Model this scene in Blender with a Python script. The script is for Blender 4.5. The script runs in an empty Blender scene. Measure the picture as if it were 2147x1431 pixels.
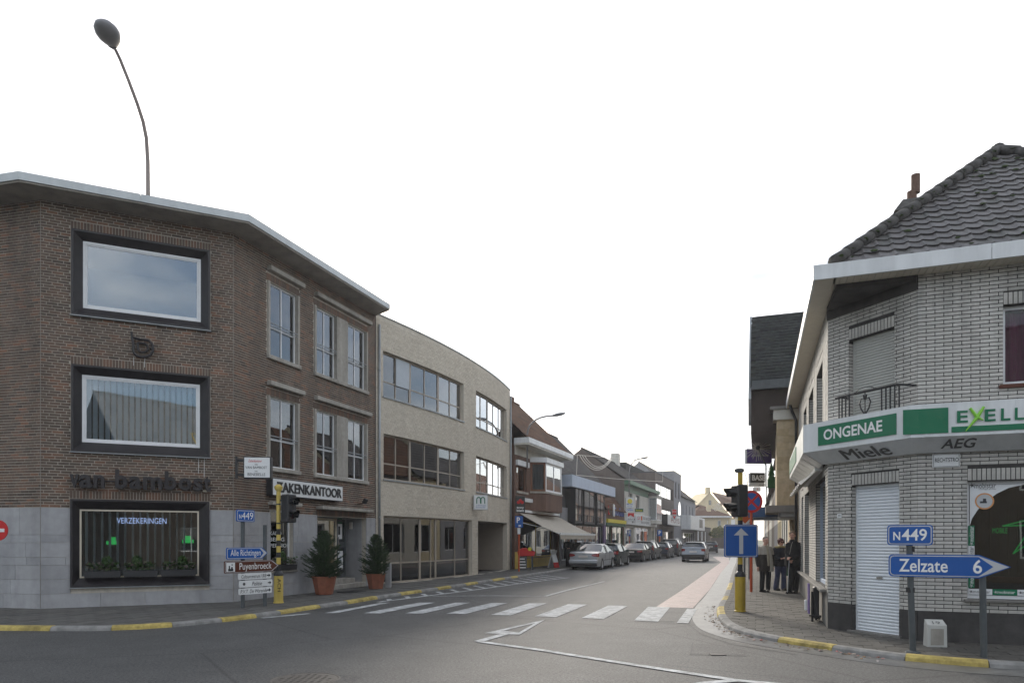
import bpy, bmesh, math, random
import numpy as np
from mathutils import Matrix, Vector
random.seed(7)
R = math.radians
SC = bpy.context.scene
COL = SC.collection

# ---------------------------------------------------------------- camera, sky, sun, exposure
F = 1431.0            # focal length in photo pixels (24 mm shift lens on full frame)
CX, HY, CAMZ = 1073.5, 1130.0, 1.65
cam = bpy.data.cameras.new('camera'); cam_o = bpy.data.objects.new('camera', cam); COL.objects.link(cam_o)
cam.sensor_width = 36.0; cam.lens = F / 2147.0 * 36.0
cam.shift_y = (HY - 715.5) / 2147.0
cam.clip_end = 3000; cam.clip_start = 0.05
cam_o.location = (0, 0, CAMZ); cam_o.rotation_euler = (R(90), 0, 0)
SC.camera = cam_o

SUN_AZ, SUN_EL = -8.0, 25.0      # degrees to the right of the camera axis, degrees up
EXPOSURE = 1.88
world = bpy.data.worlds.new('World'); SC.world = world; world.use_nodes = True
wn = world.node_tree.nodes; wl = world.node_tree.links
for n in list(wn): wn.remove(n)
w_out = wn.new('ShaderNodeOutputWorld')
sky = wn.new('ShaderNodeTexSky'); sky.sky_type = 'NISHITA'; sky.sun_disc = False
sky.sun_elevation = R(SUN_EL); sky.sun_rotation = R(SUN_AZ); sky.air_density = 1.0; sky.dust_density = 2.0
bg1 = wn.new('ShaderNodeBackground'); bg1.inputs[1].default_value = 0.055
wl.new(sky.outputs[0], bg1.inputs[0])
tc = wn.new('ShaderNodeTexCoord')
mp = wn.new('ShaderNodeMapping'); mp.inputs['Scale'].default_value = (1.0, 1.0, 2.2)
wl.new(tc.outputs['Generated'], mp.inputs[0])
nz = wn.new('ShaderNodeTexNoise'); nz.inputs['Scale'].default_value = 3.1; nz.inputs['Detail'].default_value = 5; nz.inputs['Roughness'].default_value = 0.55
wl.new(mp.outputs[0], nz.inputs['Vector'])
cr = wn.new('ShaderNodeValToRGB')      # cloud cover
cr.color_ramp.elements[0].position = 0.38; cr.color_ramp.elements[0].color = (0.05, 0.05, 0.05, 1)
cr.color_ramp.elements[1].position = 0.60; cr.color_ramp.elements[1].color = (1, 1, 1, 1)
wl.new(nz.outputs['Fac'], cr.inputs[0])
nz2 = wn.new('ShaderNodeTexNoise'); nz2.inputs['Scale'].default_value = 3.6; nz2.inputs['Detail'].default_value = 5
wl.new(mp.outputs[0], nz2.inputs['Vector'])
cr2 = wn.new('ShaderNodeValToRGB')     # cloud brightness
cr2.color_ramp.elements[0].position = 0.30; cr2.color_ramp.elements[0].color = (0.20, 0.22, 0.245, 1)
cr2.color_ramp.elements[1].position = 0.62; cr2.color_ramp.elements[1].color = (0.47, 0.475, 0.48, 1)
wl.new(nz2.outputs['Fac'], cr2.inputs[0])
# clouds are set slightly brighter opposite the sun than around it
sdir = wn.new('ShaderNodeVectorMath'); sdir.operation = 'DOT_PRODUCT'
S = Vector((math.sin(R(SUN_AZ)) * math.cos(R(SUN_EL)), math.cos(R(SUN_AZ)) * math.cos(R(SUN_EL)), math.sin(R(SUN_EL))))
sdir.inputs[1].default_value = S
wl.new(tc.outputs['Generated'], sdir.inputs[0])
mr = wn.new('ShaderNodeMapRange'); mr.inputs[1].default_value = -0.6; mr.inputs[2].default_value = 1.0; mr.inputs[3].default_value = 1.15; mr.inputs[4].default_value = 1.02
wl.new(sdir.outputs['Value'], mr.inputs[0])
bg2 = wn.new('ShaderNodeBackground'); wl.new(cr2.outputs[0], bg2.inputs[0]); wl.new(mr.outputs[0], bg2.inputs[1])
mx = wn.new('ShaderNodeMixShader'); wl.new(cr.outputs[0], mx.inputs[0]); wl.new(bg1.outputs[0], mx.inputs[1]); wl.new(bg2.outputs[0], mx.inputs[2])
wl.new(mx.outputs[0], w_out.inputs[0])

sl = bpy.data.lights.new('sun', 'SUN'); sl.energy = 1.0; sl.angle = R(18); sl.color = (1.0, 0.93, 0.82)
sun = bpy.data.objects.new('sun', sl); COL.objects.link(sun)
sun.rotation_euler = Vector((0, 0, 1)).rotation_difference(S).to_euler()
sun.location = (0, 0, 60)
vs = SC.view_settings; vs.view_transform = 'Standard'; vs.look = 'None'; vs.exposure = EXPOSURE; vs.gamma = 1; vs.use_curve_mapping = False
SC.render.engine = 'CYCLES'
SC.cycles.use_denoising = True
SC.cycles.max_bounces = 6; SC.cycles.transparent_max_bounces = 12
SC.cycles.caustics_reflective = False; SC.cycles.caustics_refractive = False

# ---------------------------------------------------------------- materials
MATS = {}
def nodes_of(name):
    m = bpy.data.materials.new(name); m.use_nodes = True; MATS[name] = m
    nt = m.node_tree; return m, nt, nt.nodes['Principled BSDF']
def mat(name, col, rough=0.7, var=0.12, scale=6.0, bump=0.0, bscale=None, metal=0.0, spec=0.4, dirt=0.0, coat=0.0, stretch=(1, 1, 1), rnd=None):
    """procedural surface: base colour with two noises, optional grain relief; rnd = colours picked per piece"""
    m, nt, b = nodes_of(name); N, L = nt.nodes, nt.links
    b.inputs['Roughness'].default_value = rough; b.inputs['Metallic'].default_value = metal
    b.inputs['Specular IOR Level'].default_value = spec; b.inputs['Coat Weight'].default_value = coat
    b.inputs['Coat Roughness'].default_value = 0.05
    tcn = N.new('ShaderNodeTexCoord'); mpn = N.new('ShaderNodeMapping'); mpn.inputs['Scale'].default_value = stretch
    L.new(tcn.outputs['Object'], mpn.inputs[0])
    if rnd:
        at = N.new('ShaderNodeAttribute'); at.attribute_name = 'rnd'
        ramp = N.new('ShaderNodeValToRGB'); ramp.color_ramp.interpolation = 'LINEAR'
        els = ramp.color_ramp.elements
        while len(els) < len(rnd): els.new(0.5)
        for i, c in enumerate(rnd):
            els[i].position = i / max(1, len(rnd) - 1); els[i].color = (*c, 1)
        L.new(at.outputs['Fac'], ramp.inputs[0]); base = ramp.outputs[0]
    else:
        rgb = N.new('ShaderNodeRGB'); rgb.outputs[0].default_value = (*col, 1); base = rgb.outputs[0]
    if var > 0:
        n1 = N.new('ShaderNodeTexNoise'); n1.inputs['Scale'].default_value = scale; n1.inputs['Detail'].default_value = 5; n1.inputs['Roughness'].default_value = 0.6
        L.new(mpn.outputs[0], n1.inputs['Vector'])
        mrn = N.new('ShaderNodeMapRange'); mrn.inputs[1].default_value = 0.3; mrn.inputs[2].default_value = 0.7
        mrn.inputs[3].default_value = 1 - var; mrn.inputs[4].default_value = 1 + var
        L.new(n1.outputs['Fac'], mrn.inputs[0])
        mu = N.new('ShaderNodeMix'); mu.data_type = 'RGBA'; mu.blend_type = 'MULTIPLY'; mu.inputs[0].default_value = 1
        L.new(base, mu.inputs[6]); L.new(mrn.outputs[0], mu.inputs[7]); base = mu.outputs[2]
    if dirt > 0:
        n2 = N.new('ShaderNodeTexNoise'); n2.inputs['Scale'].default_value = 0.9; n2.inputs['Detail'].default_value = 7; n2.inputs['Roughness'].default_value = 0.65
        mp2 = N.new('ShaderNodeMapping'); mp2.inputs['Scale'].default_value = (3.2, 3.2, 0.45)
        L.new(tcn.outputs['Object'], mp2.inputs[0]); L.new(mp2.outputs[0], n2.inputs['Vector'])
        mr2 = N.new('ShaderNodeMapRange'); mr2.inputs[1].default_value = 0.42; mr2.inputs[2].default_value = 0.7
        mr2.inputs[3].default_value = 1.0; mr2.inputs[4].default_value = 1 - dirt
        L.new(n2.outputs['Fac'], mr2.inputs[0])
        mu2 = N.new('ShaderNodeMix'); mu2.data_type = 'RGBA'; mu2.blend_type = 'MULTIPLY'; mu2.inputs[0].default_value = 1
        L.new(base, mu2.inputs[6]); L.new(mr2.outputs[0], mu2.inputs[7]); base = mu2.outputs[2]
    L.new(base, b.inputs['Base Color'])
    if bump > 0:
        n3 = N.new('ShaderNodeTexNoise'); n3.inputs['Scale'].default_value = bscale or scale * 6; n3.inputs['Detail'].default_value = 4
        L.new(mpn.outputs[0], n3.inputs['Vector'])
        bp = N.new('ShaderNodeBump'); bp.inputs['Strength'].default_value = bump; bp.inputs['Distance'].default_value = 0.02
        L.new(n3.outputs['Fac'], bp.inputs['Height']); L.new(bp.outputs[0], b.inputs['Normal'])
    return m
def worn_paint(name, col, under):
    """road paint worn through to the asphalt in patches"""
    m = mat(name, col, .7, .12, 9, .5, 100); N, L = m.node_tree.nodes, m.node_tree.links; b = N['Principled BSDF']
    src = b.inputs['Base Color'].links[0].from_socket; tcn = N.new('ShaderNodeTexCoord')
    n1 = N.new('ShaderNodeTexNoise'); n1.inputs['Scale'].default_value = 5.0; n1.inputs['Detail'].default_value = 9; n1.inputs['Roughness'].default_value = .78; L.new(tcn.outputs['Object'], n1.inputs['Vector'])
    r = N.new('ShaderNodeMapRange'); r.inputs[1].default_value = .40; r.inputs[2].default_value = .62; r.inputs[3].default_value = 0.0; r.inputs[4].default_value = .75; L.new(n1.outputs['Fac'], r.inputs[0])
    mx_ = N.new('ShaderNodeMix'); mx_.data_type = 'RGBA'; mx_.inputs[7].default_value = (*under, 1); L.new(r.outputs[0], mx_.inputs[0]); L.new(src, mx_.inputs[6]); L.new(mx_.outputs[2], b.inputs['Base Color'])
    return m
def road_mat(name, col):
    """asphalt: visible stone grain, darker wheel tracks and sealed seams, slight wet sheen"""
    m = mat(name, col, .60, .14, 1.1, .9, 95, spec=.42, dirt=.22); N, L = m.node_tree.nodes, m.node_tree.links; b = N['Principled BSDF']
    src = b.inputs['Base Color'].links[0].from_socket; tcn = N.new('ShaderNodeTexCoord')
    for sc_, lo, hi, k in ((30.0, .50, 1.55, 3), (110.0, .45, 1.6, 1)):
        n1 = N.new('ShaderNodeTexNoise'); n1.inputs['Scale'].default_value = sc_; n1.inputs['Detail'].default_value = k; L.new(tcn.outputs['Object'], n1.inputs['Vector'])
        r = N.new('ShaderNodeMapRange'); r.inputs[1].default_value = .32; r.inputs[2].default_value = .68; r.inputs[3].default_value = lo; r.inputs[4].default_value = hi; L.new(n1.outputs['Fac'], r.inputs[0])
        mu = N.new('ShaderNodeMix'); mu.data_type = 'RGBA'; mu.blend_type = 'MULTIPLY'; mu.inputs[0].default_value = 1; L.new(src, mu.inputs[6]); L.new(r.outputs[0], mu.inputs[7]); src = mu.outputs[2]
    vo = N.new('ShaderNodeTexVoronoi'); vo.feature = 'DISTANCE_TO_EDGE'; vo.inputs['Scale'].default_value = .16; L.new(tcn.outputs['Object'], vo.inputs['Vector'])
    r = N.new('ShaderNodeMapRange'); r.inputs[1].default_value = 0; r.inputs[2].default_value = .006; r.inputs[3].default_value = .55; r.inputs[4].default_value = 1; L.new(vo.outputs['Distance'], r.inputs[0])
    mu = N.new('ShaderNodeMix'); mu.data_type = 'RGBA'; mu.blend_type = 'MULTIPLY'; mu.inputs[0].default_value = 1; L.new(src, mu.inputs[6]); L.new(r.outputs[0], mu.inputs[7]); L.new(mu.outputs[2], b.inputs['Base Color'])
    return m
def emis(name, col, strength):
    m, nt, b = nodes_of(name)
    b.inputs['Base Color'].default_value = (*col, 1); b.inputs['Emission Color'].default_value = (*col, 1); b.inputs['Emission Strength'].default_value = strength
    return m
def glass(name, tint=(0.85, 0.9, 0.9), gain=1.7, rough=0.0, base=0.02, wob=0.006):
    m = bpy.data.materials.new(name); m.use_nodes = True; MATS[name] = m
    N, L = m.node_tree.nodes, m.node_tree.links
    for n in list(N): N.remove(n)
    out = N.new('ShaderNodeOutputMaterial'); mixn = N.new('ShaderNodeMixShader')
    tr = N.new('ShaderNodeBsdfTransparent'); tr.inputs[0].default_value = (*tint, 1)
    gl = N.new('ShaderNodeBsdfGlossy'); gl.inputs['Roughness'].default_value = rough; gl.inputs['Color'].default_value = (0.95, 0.97, 1, 1)
    fr_ = N.new('ShaderNodeFresnel'); fr_.inputs[0].default_value = 1.5
    ma = N.new('ShaderNodeMath'); ma.operation = 'MULTIPLY_ADD'; ma.inputs[1].default_value = gain; ma.inputs[2].default_value = base; ma.use_clamp = True
    if wob:
        tcn = N.new('ShaderNodeTexCoord'); nn = N.new('ShaderNodeTexNoise'); nn.inputs['Scale'].default_value = 1.3; nn.inputs['Detail'].default_value = 1
        L.new(tcn.outputs['Object'], nn.inputs['Vector'])
        bp = N.new('ShaderNodeBump'); bp.inputs['Strength'].default_value = wob; bp.inputs['Distance'].default_value = 0.1
        L.new(nn.outputs['Fac'], bp.inputs['Height']); L.new(bp.outputs[0], gl.inputs['Normal'])
    L.new(fr_.outputs[0], ma.inputs[0]); L.new(ma.outputs[0], mixn.inputs[0]); L.new(tr.outputs[0], mixn.inputs[1]); L.new(gl.outputs[0], mixn.inputs[2])
    L.new(mixn.outputs[0], out.inputs[0]); return m

mat('brick_brown', None, 0.85, 0.16, 30, 0.35, 90, rnd=[(.070, .054, .043), (.135, .092, .067), (.168, .106, .074), (.093, .071, .056), (.148, .107, .080), (.120, .089, .069), (.155, .096, .068), (.23, .115, .070)], dirt=.3)
mat('mortar_brown', (.50, .455, .39), .95, .12, 12, dirt=.3)
mat('stone_base', (.30, .30, .305), .75, .10, 5, .12, 60, dirt=.2, rnd=[(.30, .30, .31), (.335, .335, .345), (.36, .36, .37), (.32, .316, .32)])
mat('concrete_trim', (.36, .335, .295), .85, .12, 9, .1, dirt=.35)
mat('cornice_metal', (.52, .55, .56), .45, .06, 3, spec=.5, dirt=.15)
mat('soffit', (.40, .37, .33), .85, .1, 2, dirt=.3)
mat('dark_frame', (.022, .019, .021), .42, .2, 5, dirt=.3)
mat('black_metal', (.018, .018, .02), .45, .15, 12)
mat('white_pvc', (.72, .73, .74), .35, .04, 5, dirt=.08)
mat('cream_frame', (.62, .56, .45), .5, .06, 5)
mat('blind', (.42, .46, .50), .8, .06, 3)
mat('blind_light', (.62, .66, .70), .8, .06, 3)
mat('blind_green', (.50, .56, .53), .8, .06, 3)
mat('curtain', (.72, .74, .76), .9, .05, 2)
mat('curtain_purple', (.11, .014, .06), .9, .25, 4, stretch=(9, 9, .6))
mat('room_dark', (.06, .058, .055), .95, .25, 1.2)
mat('room_warm', (.16, .12, .08), .95, .3, .9)
mat('brick_beige', None, .9, .10, 30, .3, 80, rnd=[(.48, .425, .345), (.54, .485, .40), (.59, .535, .45), (.51, .455, .37), (.61, .56, .47)], dirt=.12)
mat('mortar_beige', (.55, .50, .42), .95, .08, 10, dirt=.15)
mat('taupe_frame', (.33, .285, .235), .5, .05, 4)
mat('zinc', (.32, .34, .35), .5, .1, 5, metal=.5, dirt=.2)
mat('brick_grey', None, .82, .10, 22, .25, 70, rnd=[(.46, .445, .41), (.53, .515, .475), (.58, .56, .52), (.50, .48, .44), (.55, .525, .49)], dirt=.42)
mat('mortar_dark', (.055, .052, .05), .95, .2, 12)
mat('plinth_dark', (.062, .058, .056), .85, .2, 4, .2, dirt=.3)
mat('plinth_grey', (.20, .19, .175), .85, .15, 4, .2, dirt=.3)
mat('white_metal', (.70, .715, .72), .4, .05, 3, dirt=.18)
mat('shutter_white', (.74, .77, .80), .4, .03, 3, dirt=.06)
mat('shutter_grey', (.50, .50, .47), .5, .04, 3, dirt=.1)
mat('sign_green', (.008, .15, .072), .35, .05, 3)
mat('lime', (.25, .60, .06), .4, .05, 3)
mat('letter_white', (.78, .78, .77), .4, .03, 3)
mat('letter_grey', (.09, .09, .09), .5, .1, 8)
mat('letter_black', (.02, .02, .022), .5, .1, 8)
mat('roof_tile', None, .45, .25, 14, .3, 50, rnd=[(.065, .062, .060), (.10, .093, .092), (.135, .125, .123), (.078, .076, .070), (.115, .105, .104)], dirt=.3)
mat('moss', (.030, .045, .014), .95, .4, 9, .6, 40)
mat('ridge_tile', (.07, .066, .062), .75, .35, 12, .4, 40, dirt=.4)
mat('tar', (.022, .022, .023), .6, .2, 20)
mat('slate', None, .95, .3, 8, spec=.12, dirt=.35, rnd=[(.018, .020, .021), (.026, .029, .030), (.032, .036, .035), (.022, .026, .023)])
road_mat('asphalt', (.076, .076, .074))
road_mat('asphalt_patch', (.064, .064, .063))
mat('concrete_gutter', (.15, .147, .142), .38, .22, 5, .2, 60, dirt=.4)
worn_paint('paint_white', (.56, .57, .57), (.12, .12, .12))
mat('paint_yellow', (.44, .34, .10), .75, .25, 12, .3, dirt=.6)
mat('lane_red', (.20, .105, .09), .42, .28, 4, .45, 100, dirt=.35, spec=.6)
mat('slab_left', None, .85, .16, 9, .25, 60, rnd=[(.085, .081, .075), (.10, .097, .09), (.115, .11, .10), (.092, .087, .08)], dirt=.35)
mat('slab_right', None, .8, .16, 9, .25, 60, rnd=[(.075, .070, .062), (.09, .085, .075), (.105, .098, .087), (.083, .077, .068)], dirt=.35)
mat('joint', (.055, .055, .045), .95, .3, 8)
mat('kerb', (.24, .235, .225), .85, .18, 8, .25, 60, dirt=.4)
mat('sign_blue', (.008, .085, .34), .35, .06, 2, dirt=.1)
mat('sign_brown', (.085, .020, .008), .4, .06, 2, dirt=.1)
mat('dark_brown', (.035, .022, .017), .7, .15, 4)
mat('sign_white', (.70, .71, .71), .4, .05, 2, dirt=.1)
mat('sign_grey', (.48, .49, .50), .4, .05, 2)
mat('sign_red', (.50, .012, .012), .4, .06, 2)
mat('post_grey', (.075, .085, .09), .55, .15, 6, dirt=.3)
mat('post_orange', (.48, .075, .025), .5, .1, 5, dirt=.15)
mat('pole_yellow', (.56, .42, .10), .5, .08, 5, dirt=.2)
mat('pole_yellow_dark', (.44, .30, .025), .5, .12, 5, dirt=.3)
mat('terracotta', (.26, .095, .055), .85, .14, 7, .15, dirt=.25)
mat('soil', (.03, .022, .016), 1, .3, 10)
mat('needles', None, .7, .25, 5, rnd=[(.012, .026, .011), (.020, .042, .016), (.030, .058, .020), (.016, .034, .015)])
mat('leaf', None, .6, .2, 5, rnd=[(.02, .06, .015), (.04, .09, .02), (.06, .10, .03), (.09, .06, .06), (.16, .17, .14)])
mat('hedge_leaf', None, .7, .2, 4, rnd=[(.05, .09, .015), (.10, .13, .02), (.16, .17, .03), (.20, .15, .03)])
mat('bark', (.05, .038, .028), .95, .3, 8, .5)
mat('lamp_grey', (.20, .20, .21), .5, .1, 4, dirt=.1)
mat('lamp_pole', (.26, .22, .20), .5, .1, 6)
mat('brick_red', (.145, .085, .062), .9, .2, 25, dirt=.3)
mat('brick_dull', (.14, .115, .10), .9, .2, 25, dirt=.3)
mat('tile_brown', None, .95, .2, 10, spec=.1, dirt=.35, rnd=[(.085, .045, .03), (.11, .058, .038), (.13, .07, .045), (.075, .05, .04)])
mat('tile_dark', None, .95, .2, 10, spec=.12, dirt=.35, rnd=[(.05, .05, .052), (.065, .063, .065), (.08, .078, .08)])
mat('tile_grey', None, .9, .2, 10, dirt=.2, rnd=[(.20, .20, .20), (.24, .24, .235), (.27, .265, .26)])
mat('tile_red', None, .85, .2, 8, dirt=.3, rnd=[(.15, .06, .04), (.18, .075, .05), (.13, .055, .04)])
mat('render_grey', (.25, .25, .265), .9, .1, 4, dirt=.15)
mat('render_white', (.58, .56, .50), .9, .06, 4, dirt=.2)
mat('render_cream', (.60, .51, .33), .9, .06, 4, dirt=.12)
mat('render_dark', (.05, .05, .055), .8, .15, 4)
mat('render_purple', (.14, .09, .18), .8, .08, 4)
mat('panel_blue', (.40, .47, .58), .5, .05, 3, dirt=.12)
mat('green_trim', (.05, .15, .08), .5, .1, 4, dirt=.2)
mat('wood_brown', (.16, .07, .035), .6, .2, 6)
mat('yellow_paint', (.58, .42, .09), .7, .08, 4, dirt=.15)
mat('sand_stone', None, .9, .16, 7, .2, 40, dirt=.22, rnd=[(.46, .36, .22), (.52, .41, .26), (.56, .46, .31), (.42, .32, .19)])
mat('awning_cloth', (.42, .38, .32), .9, .06, 3, dirt=.12)
mat('awning_white', (.60, .57, .52), .9, .06, 3, dirt=.25)
mat('plastic_clear', (.60, .62, .60), .35, .15, 4, dirt=.2)
mat('sign_purple', (.09, .05, .23), .45, .05, 3)
mat('sign_dark', (.03, .033, .03), .4, .1, 3)
mat('sign_yellow', (.62, .52, .03), .5, .05, 3)
mat('sign_orange', (.60, .12, .03), .5, .05, 3)
mat('light_strip', (.70, .66, .60), .4, .05, 3)
mat('tree_green', (.008, .095, .03), .4, .1, 3)
mat('awning_blue', (.02, .07, .17), .6, .08, 3)
mat('chrome', (.6, .6, .62), .15, 0, 1, metal=1)
mat('rubber', (.016, .016, .017), .8, .15, 10)
mat('plastic_black', (.025, .025, .027), .55, .1, 10)
mat('rim', (.42, .43, .45), .3, .05, 5, metal=.7)
mat('tail_red', (.22, .006, .008), .12, .05, 3, coat=.6)
mat('tail_clear', (.6, .55, .5), .1, .05, 3)
mat('plate', (.62, .58, .55), .5, .04, 3)
mat('car_glass', (.020, .026, .028), .03, .0, 1, spec=.9)
for nm, c, mt in (('silver', (.42, .44, .47), .55), ('dark_green', (.018, .030, .030), .3), ('black', (.010, .010, .012), .2), ('graphite', (.05, .052, .058), .4), ('navy', (.016, .022, .040), .3), ('dark_grey', (.030, .032, .038), .35), ('grey_blue', (.30, .33, .38), .55), ('anthracite', (.022, .026, .036), .3)):
    mat('car_' + nm, c, .35, .02, 3, metal=mt if mt > .5 else 0, coat=.35 if mt > .5 else .15, spec=.4 if mt > .5 else .3)
mat('skin', (.50, .28, .21), .6, .08, 20)
mat('skin_pale', (.55, .32, .25), .6, .08, 20)
mat('hair_grey', (.20, .18, .16), .8, .3, 60)
mat('hair_brown', (.12, .075, .045), .8, .3, 60)
mat('hair_auburn', (.065, .016, .012), .7, .3, 60)
mat('cloth_black', (.012, .012, .013), .85, .25, 14, .2, 30)
mat('cloth_dark', (.034, .028, .025), .85, .25, 14, .2, 30)
mat('cloth_grey', (.36, .33, .29), .9, .15, 14, .2, 30)
mat('cloth_beige', (.34, .30, .23), .9, .12, 14)
mat('cloth_olive', (.26, .22, .09), .9, .12, 14)
mat('denim', (.060, .072, .135), .9, .25, 16, .15, 60)
mat('cloth_navy', (.016, .018, .026), .85, .2, 14, .2, 30)
mat('shoe', (.012, .011, .011), .5, .1, 10)
mat('bag_dark', (.010, .010, .011), .8, .2, 10)
mat('crutch', (.45, .46, .48), .35, .05, 6, metal=.6)
mat('spectacle_dark', (.006, .006, .006), .2, 0, 1)
mat('poster_white', (.70, .71, .72), .5, .04, 3)
mat('poster_orange', (.62, .28, .10), .5, .1, 3)
mat('poster_red', (.20, .045, .025), .6, .25, 14)
mat('house_brick', (.085, .07, .058), .9, .15, 20, dirt=.2)
mat('terrain', (.09, .10, .06), .95, .2, .2)
mat('litter', (.20, .10, .05), .9, .4, 30, rnd=[(.12, .07, .03), (.20, .13, .07), (.5, .5, .48), (.3, .06, .05)])
mat('iron', (.075, .068, .062), .55, .2, 10, .3, 50, metal=.3)
emis('neon_green', (.02, .45, .09), .22)
emis('neon_blue', (.45, .55, .95), .32)
emis('tube_warm', (1.0, .85, .55), 1.3)
emis('lamp_warm', (1.0, .80, .5), 2.0)
glass('glass_clear', gain=1.7)
glass('glass_bright', (.70, .76, .78), gain=3.2, base=.12)
glass('glass_strong', (.70, .76, .78), gain=2.6, base=.07)
glass('glass_low', (.9, .9, .9), gain=.5, base=0)
glass('glass_mid', (.85, .9, .92), gain=2.0, base=.03)
glass('glass_dim', (.50, .60, .60), gain=1.9, base=.02)
glass('glass_street', (.6, .65, .66), gain=2.6, base=.04)
glass('glass_mirror', (.35, .38, .38), gain=3.0, base=.25)

# ---------------------------------------------------------------- mesh helpers
WM = {}                     # world matrix of every object that has children
def T(x=0, y=0, z=0): return Matrix.Translation((x, y, z))
def RZ(a): return Matrix.Rotation(a, 4, 'Z')
def RX(a): return Matrix.Rotation(a, 4, 'X')
def RY(a): return Matrix.Rotation(a, 4, 'Y')
I4 = Matrix.Identity(4)
class MB:
    """collects faces in world space; build() links them as one mesh object under its parent"""
    def __init__(s, M=None):
        s.M = M.copy() if M else I4.copy(); s.vs = []; s.fs = []; s.rn = []; s.cur = 0.5
    def add(s, pts, faces, M=None):
        A = s.M @ M if M is not None else s.M
        b = len(s.vs); s.vs.extend([tuple(A @ Vector(p)) for p in pts])
        for f in faces: s.fs.append([b + i for i in f]); s.rn.append(s.cur)
        return s
    def poly(s, pts): return s.add(pts, [list(range(len(pts)))])
    def box(s, x0, x1, y0, y1, z0, z1, M=None):
        p = [(x0, y0, z0), (x1, y0, z0), (x1, y1, z0), (x0, y1, z0), (x0, y0, z1), (x1, y0, z1), (x1, y1, z1), (x0, y1, z1)]
        return s.add(p, [(0, 3, 2, 1), (4, 5, 6, 7), (0, 1, 5, 4), (1, 2, 6, 5), (2, 3, 7, 6), (3, 0, 4, 7)], M)
    def bbox(s, x0, x1, y0, y1, z0, z1, c=.01, M=None):
        """box with chamfered edges"""
        bm = bmesh.new(); bmesh.ops.create_cube(bm, size=1)
        for v in bm.verts: v.co = Vector(((x0 + x1) / 2 + v.co.x * (x1 - x0), (y0 + y1) / 2 + v.co.y * (y1 - y0), (z0 + z1) / 2 + v.co.z * (z1 - z0)))
        bmesh.ops.bevel(bm, geom=bm.edges[:], offset=c, segments=1, affect='EDGES')
        bm.verts.index_update()
        s.add([v.co.copy() for v in bm.verts], [[v.index for v in f.verts] for f in bm.faces], M); bm.free(); return s
    def front(s, x0, x1, y, y1, z0, z1):
        """front and four sides of a thin block whose front is at y and back at y1"""
        p = [(x0, y, z0), (x1, y, z0), (x1, y, z1), (x0, y, z1), (x0, y1, z0), (x1, y1, z0), (x1, y1, z1), (x0, y1, z1)]
        return s.add(p, [(0, 1, 2, 3), (1, 5, 6, 2), (0, 3, 7, 4), (3, 2, 6, 7), (0, 4, 5, 1)])
    def prism(s, pts, y0, y1, M=None):
        """polygon in the x-z plane, counter-clockwise seen from the front, thick from y0 (front) to y1"""
        n = len(pts)
        p = [(x, y0, z) for x, z in pts] + [(x, y1, z) for x, z in pts]
        return s.add(p, [list(range(n)), list(range(2 * n - 1, n - 1, -1))] + [(i, n + i, n + (i + 1) % n, (i + 1) % n) for i in range(n)], M)
    def slab(s, pts, z0, z1, M=None):
        """polygon in the x-y plane, counter-clockwise from above, from z0 up to z1"""
        n = len(pts)
        p = [(x, y, z1) for x, y in pts] + [(x, y, z0) for x, y in pts]
        return s.add(p, [list(range(n)), list(range(2 * n - 1, n - 1, -1))] + [((i + 1) % n, i, n + i, n + (i + 1) % n) for i in range(n)], M)
    def tube(s, path, r, n=10, caps=True, M=None):
        path = [Vector(p) for p in path]; rs = r if isinstance(r, (list, tuple)) else [r] * len(path)
        pts = []; up = None
        for i, p in enumerate(path):
            t = (path[min(i + 1, len(path) - 1)] - path[max(i - 1, 0)]).normalized()
            if up is None: up = Vector((0, 0, 1)) if abs(t.z) < .9 else Vector((1, 0, 0))
            a = t.cross(up).normalized(); b = a.cross(t).normalized(); up = b
            for k in range(n):
                w = 2 * math.pi * k / n
                pts.append(p + (a * math.cos(w) + b * math.sin(w)) * rs[i])
        fs = []
        for i in range(len(path) - 1):
            for k in range(n):
                k2 = (k + 1) % n; fs.append((i * n + k2, i * n + k, (i + 1) * n + k, (i + 1) * n + k2))
        if caps:
            fs.append(list(range(n))); fs.append(list(range((len(path) - 1) * n + n - 1, (len(path) - 1) * n - 1, -1)))
        return s.add(pts, fs, M)
    def cyl(s, p0, p1, r, n=12, M=None): return s.tube([p0, p1], r, n, True, M)
    def lathe(s, prof, n=16, M=None, arc=None):
        pts = []; fs = []
        for r, z in prof:
            for k in range(n):
                w = 2 * math.pi * k / n; pts.append((r * math.cos(w), r * math.sin(w), z))
        for i in range(len(prof) - 1):
            for k in range(n):
                k2 = (k + 1) % n; fs.append((i * n + k, i * n + k2, (i + 1) * n + k2, (i + 1) * n + k))
        fs.append(list(range(n - 1, -1, -1))); fs.append(list(range((len(prof) - 1) * n, len(prof) * n)))
        return s.add(pts, fs, M)
    def ball(s, c, r, nu=12, nv=8, M=None):
        rx, ry, rz = r if isinstance(r, (tuple, list)) else (r, r, r)
        prof = [(max(1e-4, math.sin(math.pi * i / nv)), -math.cos(math.pi * i / nv)) for i in range(nv + 1)]
        return s.lathe(prof, nu, (M or I4) @ T(*c) @ Matrix.Diagonal((rx, ry, rz, 1)))
    def disc(s, c, r, y0, y1, n=24, M=None):
        """disc in the x-z plane facing -y"""
        return s.prism([(c[0] + r * math.cos(2 * math.pi * k / n), c[1] + r * math.sin(2 * math.pi * k / n)) for k in range(n)], y0, y1, M)
    def mesh(s, name, M=None):
        inv = (M or I4).inverted()
        vs = [tuple(inv @ Vector(v)) for v in s.vs] if M is not None else s.vs
        me = bpy.data.meshes.new(name); me.from_pydata(vs, [], s.fs)
        at = me.attributes.new('rnd', 'FLOAT', 'FACE'); at.data.foreach_set('value', np.array(s.rn, dtype=np.float32))
        me.update(); return me
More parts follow.
